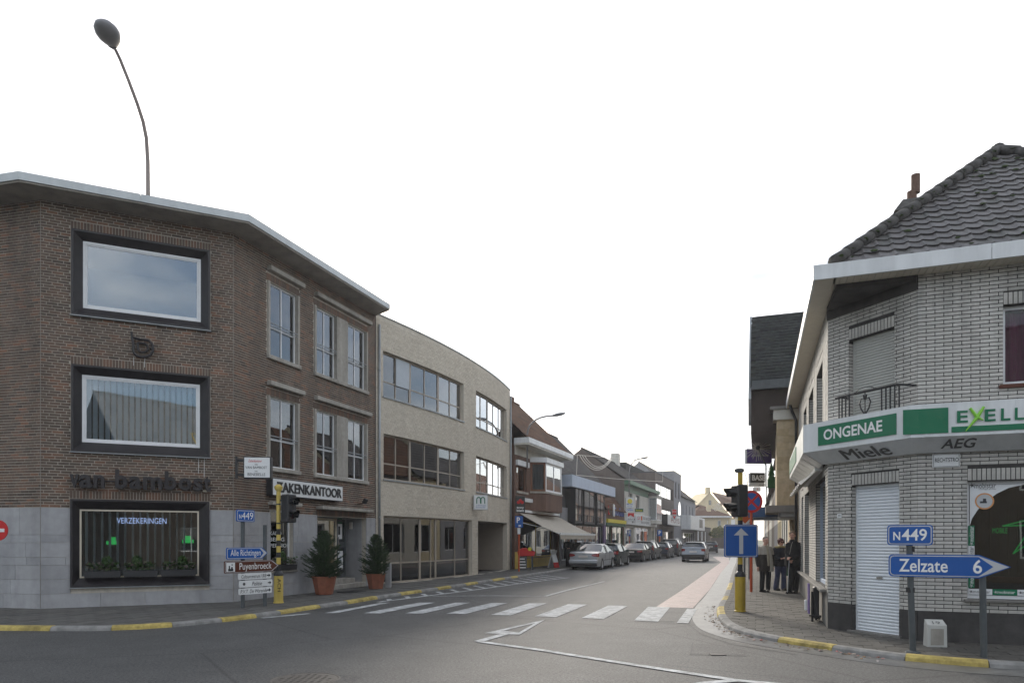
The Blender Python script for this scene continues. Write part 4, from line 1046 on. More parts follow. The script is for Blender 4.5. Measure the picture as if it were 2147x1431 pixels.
def units(h, px, rows, gm, behind, fm='taupe_frame', splits=None, room='room_dark', name='window'):
    us = [h[0]] + [aB.u(p) for p in px] + [h[1]]
    for k, (a, c) in enumerate(zip(us, us[1:])):
        bh = behind(k) if callable(behind) else behind
        window(B, aB, a + .002, c - .002, h[2], h[3], .14, .06, cols=(splits[k] if splits else (.5,)), rows=rows, fm=fm, gm=gm(k) if callable(gm) else gm, behind=bh, rd=1.8, room=room, name=name)
units(b1, (866, 925), (.36,), 'glass_street', ('curtain', 'curtain'))
boxpart(B, 'dark_shutter', 'blind', (lambda f: f.M)(Fr(aB.at(aB.u(835), 0)[:2], (aB.at(aB.u(865), 0) - aB.at(aB.u(835), 0))[:2])), .02, aB.u(863) - aB.u(835), .11, .13, b1[2] + .55, b1[3] - .06)
units(b2, (866, 925), (.36,), 'glass_street', lambda k: ('curtain', 'curtain', .5, .9, .4) if k == 0 else None)
units(b3, (1028,), (.30,), 'glass_bright', ('curtain', 'curtain'), splits=[(.5,), (.33, .66)])
units(b4, (1028,), (.30,), 'glass_bright', None, splits=[(.5,), (.33, .66)])
units(bs, (887, 920), (.30,), lambda k: 'glass_clear', lambda k: ('curtain', 'blind_green', .02, .98, .06) if k != 1 else None, splits=[(.5,), (.68,), (.55,)], name='shop_window')
# carport passage
uu = [bg[0], bg[1]]; pa = [aB.at(u, 0) for u in uu]; fg = Fr(pa[0][:2], (pa[1] - pa[0])[:2]); wg = (pa[1] - pa[0]).length
b = MB(fg.M); h = bg[3]; b.poly([(0, .22, PZ), (0, 5, PZ), (0, 5, h), (0, .22, h)]).poly([(wg, 5, PZ), (wg, .22, PZ), (wg, .22, h), (wg, 5, h)]).poly([(0, 5, h), (wg, 5, h), (wg, .22, h), (0, .22, h)]).poly([(0, 5, PZ), (wg, 5, PZ), (wg, 5, h), (0, 5, h)]); b.build('passage', 'taupe_frame', B)
b = MB(fg.M)
for i in range(5): b.box(.75, .765, 2.4 - .9, 3.0 - .9, 1.3 + i * .12, 1.36 + i * .12)
t = MB(fg.M); put_text(t, '11', -.28, -.12, 1.75, 1.95, -.02); t.build('house_number', 'letter_grey', B)
b = MB(); q = [tuple(aB.at(aB.L * i / 12, 0)[:2]) for i in range(13)] + [(P1.x - 7, P1.y + 3), (P0.x - 7, P0.y + 2.5)]; b.slab(q, HB - .3, HB - .25); b.build('roof', 'render_dark', B)
b = MB(); z = HB; 
for a, c in ((q[12], q[13]), (q[13], q[14]), (q[14], q[0])): b.poly([(*a, 0), (*c, 0), (*c, z), (*a, z)])
b.build('back_wall', 'brick_dull', B)
for k, u in ((0, .12), (1, aB.L - .06)):
    b = MB(); pts = [aB.at(u, PZ, .06), aB.at(u, HB - .35, .06)]; b.tube(pts, .042, 8); dp = b.build('downpipe', 'zinc', B, smooth=True)
    b = MB()
    for zz in (2.4, 5.0, 7.5): b.cyl(aB.at(u, zz, .06), aB.at(u, zz + .05, .06), .055, 8)
    b.build('pipe_bracket', 'zinc', dp, kind='stuff')
f = aB.frame(aB.u(993)); us = at(1024, f.o.y) - at(993, f.o.y); ys = f.o.y - .25; fs_ = Fr((at(993, ys), ys), (1, .15)); w = at(1023, ys) - at(993, ys)
z0_, z1_ = zat(1068, ys), zat(1037, ys)
bsg = box_sign('projecting_sign', 'square light box sign with green m emblem on the beige building', fs_, 0, w, z0_, z1_, 0, .16, 'sign_white', 'sign_grey', [('CHRISTELIJKE', .16, .84, .24, .33, dict(m='sign_blue')), ('MUTUALITEIT', .16, .84, .12, .21, dict(m='sign_blue'))])
b = MB(fs_.M); hh = z1_ - z0_
for x0 in (.20, .50): 
    pts = [(w * (x0 + .15 + .13 * math.cos(R(a))), -.008, z0_ + hh * (.72 + .13 * math.sin(R(a)))) for a in range(180, -1, -20)]
    b.tube([(pts[0][0], -.008, z0_ + hh * .42)] + pts + [(pts[-1][0], -.008, z0_ + hh * .42)], .022, 5)
b.build('emblem', 'sign_green', bsg)

# ================================================================= LEFT ROW OF HOUSES
fL = Fr((0, 36.0), (.395, 1), PZ)          # common building line beyond the beige building
def pickL(pl, pr, yt, yb, n=0, fr_=None): 
    f = fr_ or fL; return (f.u(pl, n), f.u(pr, n), f.z(pl, yb, n), f.z(pl, yt, n))
def house(name, label, u0, u1, h, holes, m, depth=8, loc=None, reveal=.15, fr_=None):
    f = fr_ or fL; t = thing(name, label, 'house', tuple(f.at((u0 + u1) / 2, 0)))
    b = MB(); wall_sheet(b, f, u0, u1, 0, h, holes, reveal); b.build('wall', m, t)
    b = MB(f.M)
    b.poly([(u0, depth, 0), (u0, 0, 0), (u0, 0, h), (u0, depth, h)]).poly([(u1, 0, 0), (u1, depth, 0), (u1, depth, h), (u1, 0, h)]).poly([(u1, depth, 0), (u0, depth, 0), (u0, depth, h), (u1, depth, h)]); b.build('side_wall', m, t)
    return t
def tiles(parent, name, m, fr_, u0, u1, y0, z0, y1, z1, rows, flip=False, th=.03, side=0):
    """roof slope from the eave (y0, z0) to the ridge (y1, z1) as overlapping courses"""
    b = MB(fr_.M); rg = random.Random(int(u0 * 7 + rows)); n = max(1, int((u1 - u0) / .5))
    for i in range(rows):
        a, c = i / rows, (i + 1.15) / rows; c = min(c, 1)
        for k in range(n):
            b.cur = rg.random(); x0, x1 = u0 + (u1 - u0) * k / n, u0 + (u1 - u0) * (k + 1) / n; l = rg.uniform(0, .006)
            ya, za, yb_, zb_ = y0 + (y1 - y0) * a, z0 + (z1 - z0) * a + th + l, y0 + (y1 - y0) * c, z0 + (z1 - z0) * c
            b.add([(x0, ya, za), (x1, ya, za), (x1, yb_, zb_), (x0, yb_, zb_), (x0, ya, za - th), (x1, ya, za - th)], [(0, 1, 2, 3), (4, 5, 1, 0)])
    b.poly([(u0, y0, z0 - .02), (u1, y0, z0 - .02), (u1, y1, z1 - .02), (u0, y1, z1 - .02)])
    return b.build(name, m, parent, kind='stuff')
def gable_roof(t, fr_, u0, u1, h, depth, zr, m, rows=16, eave=.35, ridge=None, gm=None, coping='zinc'):
    yr = ridge or depth / 2
    tiles(t, 'roof', m, fr_, u0, u1, -eave, h - .05, yr, zr, rows); tiles(t, 'rear_roof', m, fr_, u0, u1, depth, h, yr, zr, 4)
    for u in (u0, u1): b = MB(fr_.M); b.poly([(u, 0, h), (u, depth, h), (u, yr, zr)]); b.build('gable_wall', gm or 'brick_dull', t)
    b = MB(fr_.M); b.cyl((u0, yr, zr + .02), (u1, yr, zr + .02), .09, 8); b.build('ridge', m, t)
# --- brick shop with bay and awning
uA, uB = 0.35, fL.u(1172) ; hE = fL.z(1080, 930); shopz = fL.z(1080, 1078)
ww1 = pickL(1083, 1104, 975, 1028); shop = (uA + .9, uB - 1.35, .55, 2.55); shopdoor = (uB - 1.25, uB - .25, 0, 2.5)
H1 = house('corner_shop_house', 'red brick shop house with white cornice and bay window over a beige awning', uA, uB, hE, [ww1, shop, shopdoor], 'brick_red', 5.5)
gable_roof(H1, fL, uA, uB, hE + .35, 5.5, 10.3, 'tile_brown', 22, eave=.75, gm='brick_red')
b = MB(fL.M); b.box(uA - .05, uB + .35, -.85, .0, hE + .02, hE + .30); cr_ = b.build('cornice', 'white_metal', H1)
b = MB(fL.M); b.box(uA - .05, uB + .33, -.80, -.002, hE - .08, hE + .018); b.build('cornice_board', 'render_white', H1)
b = MB(fL.M); b.box(uA + .02, uB - .02, -.03, -.002, hE - .55, hE - .082); b.build('frieze', 'render_white', H1)
boxpart(H1, 'chimney', 'brick_red', fL.M, uB - 1.0, uB - .4, 2.9, 3.5, 9.2, 10.75)
window(H1, fL, *ww1, .1, .07, fm='wood_brown', gm='glass_street', behind=('curtain', 'curtain'))
boxpart(H1, 'window_sill', 'concrete_trim', fL.M, ww1[0] - .1, ww1[1] + .1, -.08, .1, ww1[2] - .12, ww1[2] - .002); boxpart(H1, 'blind_box', 'white_metal', fL.M, ww1[0] - .12, ww1[1] + .12, -.14, -.002, ww1[3] + .02, ww1[3] + .3)
bu0, bu1 = fL.u(1112), fL.u(1160); bz0, bz1 = fL.z(1112, 1033), fL.z(1112, 968); pj = .75
Mb = fL.M; bay = MB(Mb); sec = [(bu0, 0), (bu0 + .55, -pj), (bu1 - .55, -pj), (bu1, 0)]
bay.slab([(x, y) for x, y in sec], bz0 - 1.0, bz0); bo = bay.build('bay_base', 'brick_red', H1)
bay = MB(Mb); bay.slab([(x + (-.08 if x < (bu0 + bu1) / 2 else .08), y - .08 if y < -.1 else y) for x, y in sec], bz1, bz1 + .28); bay.build('bay_roof', 'white_metal', H1)
bay = MB(Mb); bay.slab([(x + (-.05 if x < (bu0 + bu1) / 2 else .05), y - .05 if y < -.1 else y) for x, y in sec], bz0 + .002, bz0 + .1); bay.build('bay_sill', 'concrete_trim', H1)
for (xa, ya), (xb, yb_) in zip(sec, sec[1:]):
    A_ = fL.at(xa, 0, -ya); B__ = fL.at(xb, 0, -yb_); f2 = Fr(A_[:2], (B__ - A_)[:2], PZ)
    window(H1, f2, .02, (B__ - A_).length - .02, bz0 + .11, bz1, .02, .11, cols=() if (B__ - A_).length < 1.2 else (.5,), fm='white_pvc' if ya < -.1 else 'wood_brown', gm='glass_street', behind=('curtain', 'curtain'), rd=.7, room=None)
boxpart(H1, 'stone_band', 'white_metal', fL.M, uA + .5, uB + .15, -.12, -.002, shopz + .75, shopz + .95); boxpart(H1, 'stone_band', 'white_metal', fL.M, uA + .5, uB - .05, -.08, -.002, shopz + .16, shopz + .30)
window(H1, fL, *shop, .08, .07, cols=(.5,), fm='yellow_paint', gm='glass_street', room='room_dark', name='shop_window'); window(H1, fL, *shopdoor, .3, .09, fm='wood_brown', gm='glass_street', name='door')
boxpart(H1, 'plinth', 'yellow_paint', fL.M, uA + .05, uA + .88, -.03, -.002, 0, .9); boxpart(H1, 'plinth', 'yellow_paint', fL.M, shop[0] - .005, shop[1] + .02, -.04, -.002, 0, .52)
b = MB(fL.M); b.tube([(uB - .05, -.06, .05), (uB - .05, -.06, hE)], .045, 8); b.build('downpipe', 'zinc', H1)
# awning
aw0, aw1 = uA + .75, uB + .1; zt_ = shopz + .10; pr_ = 2.3; zf = zt_ - 1.15
t = thing('awning', 'beige folding arm awning over the brick shop front', 'awning', tuple(fL.at((aw0 + aw1) / 2, zf, pr_)))
mid = (aw0 + aw1) * .5
for a, c in ((aw0, mid - .01), (mid + .01, aw1)):
    b = MB(fL.M); n = 6
    for i in range(n):
        s0, s1 = i / n, (i + 1) / n; sag = lambda s: -.06 * math.sin(math.pi * s)
        b.add([(a, -pr_ * s1, zt_ + (zf - zt_) * s1 + sag(s1)), (c, -pr_ * s1, zt_ + (zf - zt_) * s1 + sag(s1)), (c, -pr_ * s0, zt_ + (zf - zt_) * s0 + sag(s0)), (a, -pr_ * s0, zt_ + (zf - zt_) * s0 + sag(s0))], [(0, 1, 2, 3)])
    b.build('cloth', 'awning_cloth', t, smooth=True)
boxpart(t, 'front_bar', 'white_metal', fL.M, aw0 - .03, aw1 + .03, -pr_ - .06, -pr_ + .02, zf - .04, zf + .08); boxpart(t, 'valance', 'awning_cloth', fL.M, aw0, aw1, -pr_ - .035, -pr_ - .025, zf - .26, zf - .045)
b = MB(fL.M); b.tube([(aw0 + .1, -.05, zt_ - .5), (aw0 + .25, -pr_ * .55, zt_ - .8), (aw0 + .1, -pr_, zf)], .025, 6); b.build('arm', 'white_metal', t); b = MB(fL.M); b.tube([(aw1 - .1, -.05, zt_ - .5), (aw1 - .25, -pr_ * .55, zt_ - .8), (aw1 - .1, -pr_, zf)], .025, 6); b.build('arm', 'white_metal', t)
# --- dark fronted house with three glazed boxes under a pale blue fascia
uC = fL.u(1268); z2t = fL.z(1195, 995, .6); bx_z0 = fL.z(1200, 1092, .6); bx_z1 = z2t - .75
shops2 = [(uB + .6, uB + 3.0, 0.2, 2.6), (uB + 3.6, uC - .8, .2, 2.6)]
H2 = house('dark_shop_house', 'dark fronted house with three glazed boxes under a pale blue fascia', uB + .02, uC, z2t + .1, shops2, 'render_dark', 8)
gable_roof(H2, fL, uB + .02, uC, z2t + .05, 8, 9.9, 'tile_dark', 24, eave=.25)
b = MB(fL.M); b.box(uB + .1, uC + .05, -.85, -.002, z2t - .75, z2t); b.build('fascia', 'panel_blue', H2)
n3 = [(fL.u(1205, .6), fL.u(1220, .6)), (fL.u(1224, .6), fL.u(1246, .6)), (fL.u(1251, .6), fL.u(1266, .6))]
for a, c in n3:
    b = MB(fL.M); b.box(a, c, -.65, -.004, bx_z0 - .12, bx_z0).box(a, a + .08, -.655, -.004, bx_z0 + .002, bx_z1).box(c - .08, c, -.655, -.004, bx_z0 + .002, bx_z1); b.build('window_box', 'plastic_black', H2)
    window(H2, Fr(fL.at(0, 0, .64)[:2], fL.d, PZ), a + .085, c - .085, bx_z0 + .004, bx_z1, .0, .05, cols=(.5,), rows=(.22,), fm='dark_frame', gm='glass_street', room=None)
boxpart(H2, 'shop_fascia', 'render_grey', fL.M, uB + .1, uC - .05, -.12, -.002, 2.75, 3.65); boxpart(H2, 'pilaster', 'render_purple', fL.M, uC - .72, uC - .05, -.1, -.002, 0, 2.74)
for s_ in shops2: window(H2, fL, *s_, .12, .06, cols=(.33, .66), fm='zinc', gm='glass_street', name='shop_window')
# --- low brick shop with yellow sign and tiled roof
uD = fL.u(1309); z3 = fL.z(1268, 1067)
sh3 = [(uC + .4, uC + 2.4, .5, 2.7), (uC + 2.7, uD - .4, .5, 2.7)]
H3 = house('low_brick_shop', 'low brick shop with yellow band and brown tiled roof below a tall gable', uC + .02, uD, z3, sh3, 'brick_red', 9)
gable_roof(H3, fL, uC + .02, uD, z3 + .05, 9, z3 + 3.7, 'tile_brown', 18, eave=.2, ridge=3.0)
for s_ in sh3: window(H3, fL, *s_, .1, .08, cols=(.5,), fm='green_trim', gm='glass_street', behind=('curtain', 'cream_frame', .03, .5, .3), name='shop_window')
boxpart(H3, 'sign_band', 'sign_yellow', fL.M, uC + .3, uD - .1, -.22, -.002, 2.95, 3.25); boxpart(H3, 'sign_band', 'green_trim', fL.M, uC + .3, uD - .1, -.12, -.002, 2.72, 2.94)
b = MB(fL.M); put_text(b, 'L', uC + 1.0, uC + 1.5, 3.6, 4.35, -.05, depth=.02, bold=.03); b.build('lettering', 'sign_red', H3)
b = MB(fL.M); put_text(b, 'Moden', uC + 2.6, uD - .4, 3.6, 4.3, -.05, depth=.02, bold=.03); b.build('lettering', 'sign_blue', H3)
boxpart(H3, 'emblem', 'sign_white', fL.M, uC + 1.9, uC + 2.35, -.3, -.2, 3.45, 4.5, c=.05)
boxpart(H3, 'roof_window', 'glass_mirror', fL.M @ T(uC + 2.2, 1.2, z3 + 1.45) @ RX(R(43)), 0, .8, -.5, .5, .05, .1)
# --- white and green house
uE = fL.u(1373); z4 = fL.z(1305, 1007)
wn4 = [pickL(1318, 1326, 1032, 1066), pickL(1333, 1341, 1037, 1068)]; sh4 = [(uD + .5, uD + 4.2, .5, 2.7), (uD + 5.0, uE - 2.6, .3, 2.8), (uE - 2.2, uE - .5, 0, 2.6)]
H4 = house('white_green_house', 'off white plastered house with green bands, oriel and shop front below', uD + .02, uE, z4, wn4 + sh4, 'render_white', 8)
gable_roof(H4, fL, uD + .02, uE, z4 + .1, 8, 10.0, 'tile_dark', 26, eave=.4, gm='brick_dull')
b = MB(fL.M); b.poly([(uD + .01, 0, 0), (uD + .01, 8, 0), (uD + .01, 8, z4 + .1), (uD + .01, 0, z4 + .1)][::-1]); b.build('party_wall', 'brick_dull', H4)
boxpart(H4, 'gutter', 'green_trim', fL.M, uD, uE + .05, -.55, -.002, z4 - .25, z4 + .1); boxpart(H4, 'green_band', 'green_trim', fL.M, uD + .05, uE - 4.2, -.03, -.002, wn4[0][3] + .05, wn4[0][3] + .75)
for w_ in wn4: window(H4, fL, *w_, .12, .07, cols=(.5,), fm='dark_frame', gm='glass_street', behind=('curtain', 'curtain'))
ou0, ou1 = uE - 4.0, uE - .9; oz0, oz1 = fL.z(1352, 1089), fL.z(1352, 1040)
b = MB(fL.M); b.slab([(ou0, 0), (ou0, -.9), (ou1, -.9), (ou1, 0)], oz0 - .35, oz0); b.slab([(ou0 - .1, 0), (ou0 - .1, -1.0), (ou1 + .1, -1.0), (ou1 + .1, 0)], oz1, oz1 + .12); b.build('oriel', 'render_white', H4)
b = MB(fL.M); b.add([(ou0 - .1, 0, oz1 + .13), (ou0 - .1, -1, oz1 + .13), (ou1 + .1, -1, oz1 + .13), (ou1 + .1, 0, oz1 + .13), (ou0 + .5, 0, oz1 + .8), (ou1 - .5, 0, oz1 + .8)], [(0, 1, 4), (1, 2, 5, 4), (2, 3, 5)]); b.build('oriel_roof', 'tile_dark', H4)
fo = Fr(fL.at(0, 0, .9)[:2], fL.d, PZ); window(H4, fo, ou0 + .02, ou1 - .02, oz0 + .01, oz1, 0, .1, cols=(.33, .66), fm='white_pvc', gm='glass_bright', behind=('curtain', 'curtain'), room=None)
fs2 = Fr(fL.at(ou0, 0, 0)[:2], -fL.inw, PZ); window(H4, fs2, .02, .88, oz0 + .01, oz1, 0, .08, fm='white_pvc', gm='glass_bright', behind=('curtain', 'curtain'), room=None)
for s_ in sh4: window(H4, fL, *s_, .12, .08, cols=(.5,), fm='cream_frame', gm='glass_street', name='shop_window')
boxpart(H4, 'shop_fascia', 'white_metal', fL.M, uD + .2, uE - .2, -.25, -.002, 2.95, 4.0)
b = MB(fL.M); put_text(b, '2H', uD + 2.0, uD + 3.6, 3.1, 3.85, -.262, bold=.02); put_text(b, 'DE KONING VAN DE SMAAK', uD + 5.4, uE - 2.8, 3.55, 3.85, -.262); put_text(b, 'BAKKERIJ', uD + 6.6, uE - 5, 3.1, 3.4, -.262); b.build('lettering', 'letter_grey', H4)
boxpart(H4, 'shop_panel', 'sign_orange', fL.M, uD + 9.5, uD + 10.8, -.06, -.002, .9, 2.4)
boxpart(H4, 'chimney', 'render_white', fL.M, uD + 13.4, uD + 14.4, 3.6, 4.4, 9.4, 11.1)
# --- flat roofed brick block with window bands
uF = fL.u(1413); z5 = fL.z(1374, 990)
wa5 = [pickL(1375, 1411, 1010, 1037), pickL(1375, 1411, 1062, 1090)]; gr5 = [(uE + .8, uE + 5, .1, 2.6), (uE + 5.6, uF - 1, .1, 2.6)]
H5 = house('flat_brick_block', 'flat roofed brown brick block with two window bands and a white sign box', uE + .02, uF, z5, wa5 + gr5, 'brick_dull', 12)
for w_ in wa5: window(H5, fL, *w_, .15, .09, cols=(.22, .32, .68, .78), fm='dark_frame', gm='glass_bright', behind=('curtain', 'curtain'))
for w_ in gr5: window(H5, fL, *w_, .3, .1, cols=(.33, .66), fm='wood_brown', gm='glass_street', name='garage_door')
b = MB(fL.M); b.slab([(uE, -.05), (uE, 12), (uF, 12), (uF, -.05)][::-1], z5, z5 + .12); b.build('roof', 'render_dark', H5)
b = MB(fL.M); b.box(uE + 1.0, uF, 3.5, 11, z5 + .1, z5 + 1.4); b.build('roof_house', 'slate', H5)
tt = thing('sign_box', 'white light box sign on the flat roofed brick block', 'sign', tuple(fL.at(uE + 6, 3.4, .5))); boxpart(tt, 'case', 'sign_white', fL.M, uE + 3.4, uF - .4, -.9, -.05, 3.3, 4.5, c=.03); boxpart(tt, 'side', 'plastic_black', fL.M, uE + 3.3, uE + 3.38, -.9, -.05, 3.28, 4.52)
b = MB(fL.M); put_text(b, 'HUYS', uE + 6, uF - 1.5, 3.6, 4.2, -.91); b.build('lettering', 'poster_red', tt)
# --- grey tower and pitched grey house
uG = fL.u(1458); u6 = fL.u(1428); z6 = fL.z(1416, 990)
hol = [(uF + 1.0, uF + 2.4, z6 - 3.4, z6 - 1.2), (uF + 4, uF + 5.4, z6 - 3.4, z6 - 1.2)]
H6 = house('grey_tower_house', 'grey rendered flat topped house with a round window', uF + .02, u6, z6, hol, 'render_grey', 12)
for w_ in hol: window(H6, fL, *w_, .12, .12, cols=(.5,), fm='dark_frame', gm='glass_street')
b = MB(fL.M); b.slab([(uF, -.05), (uF, 12), (u6, 12), (u6, -.05)][::-1], z6, z6 + .12); b.build('roof', 'zinc', H6)
b = MB(fL.M); zc = fL.z(1424, 1070); b.disc(((u6 + uF) / 2 + 1.5, zc), 1.25, -.05, .05, 20); b.build('round_window', 'glass_mirror', H6)
z7 = fL.z(1430, 1042); sl7 = []
for k, px in enumerate((1432, 1439, 1445.5, 1452)):
    u = fL.u(px); sl7.append((u - .45, u + .45, fL.z(1432, 1087), fL.z(1432, 1056)))
H7 = house('grey_pitched_house', 'grey rendered house with four tall slit windows and pitched roof', u6 + .02, uG, z7, sl7 + [(u6 + 2, uG - 2, .2, 2.6)], 'render_grey', 12)
for w_ in sl7: window(H7, fL, *w_, .15, .12, fm='dark_frame', gm='glass_street', room=None)
window(H7, fL, u6 + 2, uG - 2, .2, 2.6, .2, .12, cols=(.2, .4, .6, .8), fm='white_pvc', gm='glass_street', name='shop_window')
gable_roof(H7, fL, u6 + .02, uG, z7 + .1, 12, z7 + 5.2, 'tile_dark', 16, eave=.3, gm='render_grey')
boxpart(H7, 'canopy_sign', 'white_metal', fL.M, u6 + .2, uG + 2, -1.3, -.002, 3.0, 5.0); boxpart(H7, 'sign_panel', 'sign_dark', fL.M, uG - 6, uG - 1.5, -1.33, -1.31, 3.4, 4.7)
# --- low brick garages and the yellow houses closing the view
uH = fL.u(1490); z8 = fL.z(1460, 1103)
dr8 = [(uG + 3 + i * 6.0, uG + 6.6 + i * 6.0, 0, 3.0) for i in range(3)]; dr8 = [d_ for d_ in dr8 if d_[1] < uH - 1]
H8 = house('brick_garages', 'low brown brick garages with white doors at the end of the row', uG + .02, uH, z8, dr8, 'brick_dull', 8)
for d_ in dr8: boxpart(H8, 'garage_door', 'white_pvc', fL.M, d_[0], d_[1], .14, .2, 0, 3.0)
b = MB(fL.M); b.slab([(uG, -.05), (uG, 8), (uH, 8), (uH, -.05)][::-1], z8, z8 + .15); b.build('roof', 'render_dark', H8)
Yy = 152.0; fY = Fr((at(1440, Yy), Yy), (1, .05), 0)
def pY(px): return fY.u(px)
zy = lambda py: zat(py, Yy)
hy = [(pY(1467), pY(1474), zy(1104), zy(1091)), (pY(1505), pY(1512), zy(1105), zy(1090)), (pY(1524), pY(1527), zy(1097), zy(1090)), (pY(1533), pY(1541), zy(1106), zy(1089))]
H9 = house('yellow_house', 'yellow rendered house with low hipped brown roof and white eaves', pY(1448), pY(1531), zy(1084), hy[:3], 'render_cream', 10, fr_=fY)
for w_ in hy[:3]: window(H9, fY, *w_, .15, .15, fm='white_pvc', gm='glass_clear', behind=('curtain', 'curtain'), room=None)
boxpart(H9, 'eaves', 'white_metal', fY.M, pY(1446), pY(1532), -1.0, 10, zy(1084), zy(1081))
a0, a1, z0_, zr_ = pY(1447), pY(1532), zy(1081), zy(1056); b = MB(fY.M); b.add([(a0, -.9, z0_), (a1, -.9, z0_), (a1, 10, z0_), (a0, 10, z0_), (a0 + 3.8, 4, zr_), (a1 - 6, 4, zr_)], [(0, 1, 5, 4), (1, 2, 5), (2, 3, 4, 5), (3, 0, 4)]); b.build('roof', 'tile_brown', H9)
boxpart(H9, 'chimney', 'render_cream', fY.M, pY(1486), pY(1494), 1.0, 1.8, zy(1079), zy(1060))
fY2 = Fr((at(1440, Yy + 14), Yy + 14), (1, .05), 0); Y2 = Yy + 14
g = lambda px, py: (fY2.u(px), zat(py, Y2))
t = thing('yellow_gabled_house', 'tall yellow gabled house with brown roof behind the low yellow one', 'house', tuple(fY2.at(fY2.u(1490), 0)))
pts = [g(1463, 1160), g(1560, 1160), g(1560, 1085), g(1536, 1085), g(1488, 1031), g(1463, 1057)]; b = MB(fY2.M); b.prism(pts, 0, 12); b.build('wall', 'render_cream', t)
p_, q_ = g(1490, 1031), g(1538, 1086); e_ = g(1575, 1050); b = MB(fY2.M); b.add([(p_[0], -.3, p_[1] + .1), (q_[0], -.3, q_[1]), (q_[0] + 14, 9, q_[1]), (p_[0] + 10, 12, p_[1] - .3)], [(0, 1, 2, 3)]); b.build('roof', 'tile_brown', t)
l_ = g(1460, 1060); b = MB(fY2.M); b.add([(l_[0], -.3, l_[1]), (p_[0], -.3, p_[1] + .12), (p_[0], 12, p_[1] + .12), (l_[0], 12, l_[1])], [(0, 1, 2, 3)]); b.build('roof', 'tile_brown', t)
c_ = g(1484, 1034); boxpart(t, 'chimney', 'render_cream', fY2.M, c_[0], c_[0] + 1.0, 1, 2, c_[1] - 1, zat(1020, Y2))
boxpart(t, 'dormer', 'render_cream', fY2.M, g(1512, 0)[0], g(1518, 0)[0], 1.2, 3, zat(1062, Y2), zat(1053, Y2))
for px, y0, y1 in ((1488, 1056, 1047), (1490, 1062, 1050)): pass
w_ = (*[g(x, 0)[0] for x in (1486, 1491)], zat(1058, Y2), zat(1048, Y2)); boxpart(t, 'window', 'car_glass', fY2.M, w_[0], w_[1], -.05, .02, w_[2], w_[3])
w_ = (*[g(x, 0)[0] for x in (1533, 1541)], zat(1106, Y2), zat(1089, Y2)); boxpart(t, 'window', 'white_pvc', fY2.M, w_[0], w_[1], -.05, .02, w_[2], w_[3])
# yellow-green hedge and garden wall in front of them
Yh = 128; b = MB(); b.box(at(1492, Yh), at(1530, Yh), Yh, Yh + .4, 0, zat(1127, Yh)); tag(b.build('garden_wall', 'brick_dull'), 'low brown brick garden wall under the hedge at the street end', 'wall')
rg = random.Random(9); b = MB()
t = thing('garden_tree', 'yellow green bushy tree over the garden wall at the street end', 'tree', (at(1508, Yh + 2), Yh + 2, 0))
for i in range(2600):
    v = Vector((rg.gauss(0, 1), rg.gauss(0, 1), rg.gauss(0, 1))).normalized() * rg.uniform(.55, 1) ** .5; lob = 1 + .25 * math.sin(v.x * 7 + 1) * math.cos(v.z * 6); s_ = rg.uniform(.08, .2); b.cur = rg.random()
    b.add([(-s_, 0, 0), (s_, 0, 0), (0, 0, s_ * 1.5)], [(0, 1, 2)], T(at(1508, Yh + 2) + v.x * 1.75 * lob, Yh + 2 + v.y * 1.5, zat(1119, Yh) + v.z * 1.3 * lob) @ RZ(rg.uniform(0, 6.3)) @ RX(rg.uniform(-1.3, 1.3)))
b.build('crown', 'hedge_leaf', t, kind='stuff'); b = MB(); b.tube([(at(1508, Yh + 2), Yh + 2, 0), (at(1508, Yh + 2), Yh + 2, 2.5)], [.14, .08], 7); b.build('trunk', 'bark', t)
# bare winter trees far behind
def bare_tree(x, y, h, label, seed):
    rg = random.Random(seed); t = thing('bare_tree', label, 'tree', (x, y, 0)); b = MB()
    def grow(p, d, l, r, k):
        q = p + d * l; b.tube([p, q], [r, r * .65], 5, caps=False)
        if k == 0: return
        for i in range(3 if k > 1 else 4):
            dd = (d + Vector((rg.uniform(-.7, .7), rg.uniform(-.7, .7), rg.uniform(-.1, .5)))).normalized(); grow(q, dd, l * rg.uniform(.55, .8), r * .6, k - 1)
    tr = MB(); tr.tube([(x, y, 0), (x, y, h * .35)], [.22, .15], 7); tr.build('trunk', 'bark', t)
    grow(Vector((x, y, h * .35)), Vector((0, 0, 1)), h * .22, .12, 5); b.build('crown', 'bark', t, kind='stuff')
bare_tree(at(1466, 185), 185, 13, 'bare winter tree showing above the roofs left of the yellow gable', 4)

# ================================================================= GREY BRICK CORNER SHOP (right)
FD = Vector((ST.y, -ST.x))                          # along its front, away from the street
R1 = Vector((6.32, 10.63)); R0 = R1 - (FD - ST).normalized() * 1.65
LS = 9.4; RE = R0 + ST * LS; WF = 5.7
fRs = Fr(RE, -ST, PZ); fRc = Fr(R0, R1 - R0, PZ); fRf = Fr(R1, FD, PZ); HR = 5.63
K = thing('grey_corner_shop', 'two storey grey brick corner shop with dark tiled hip roof and green fascia', 'building', (R1.x, R1.y, PZ))
zpl = fRf.z(1940, 1281)
door = (fRc.u(1786), fRc.u(1886), 0.0, fRc.z(1786, 1018)); upw = (fRc.u(1780), fRc.u(1876), fRc.z(1780, 895), fRc.z(1780, 714))
fup = (fRf.u(2103), fRf.u(2103) + 1.5, fRf.z(2103, 806), fRf.z(2103, 640)); fsh = (fRf.u(2028), fRf.u(2028) + 3.4, fRf.z(2028, 1254), fRf.z(2028, 1008))
suz = (upw[2] + .1, upw[3] + .02); usx = [(fRs.u(1685.5), fRs.u(1691.5)), (fRs.u(1696.5), fRs.u(1706)), (fRs.u(1713), fRs.u(1725.5))]
stu = [(a, c, *suz) for a, c in usx]
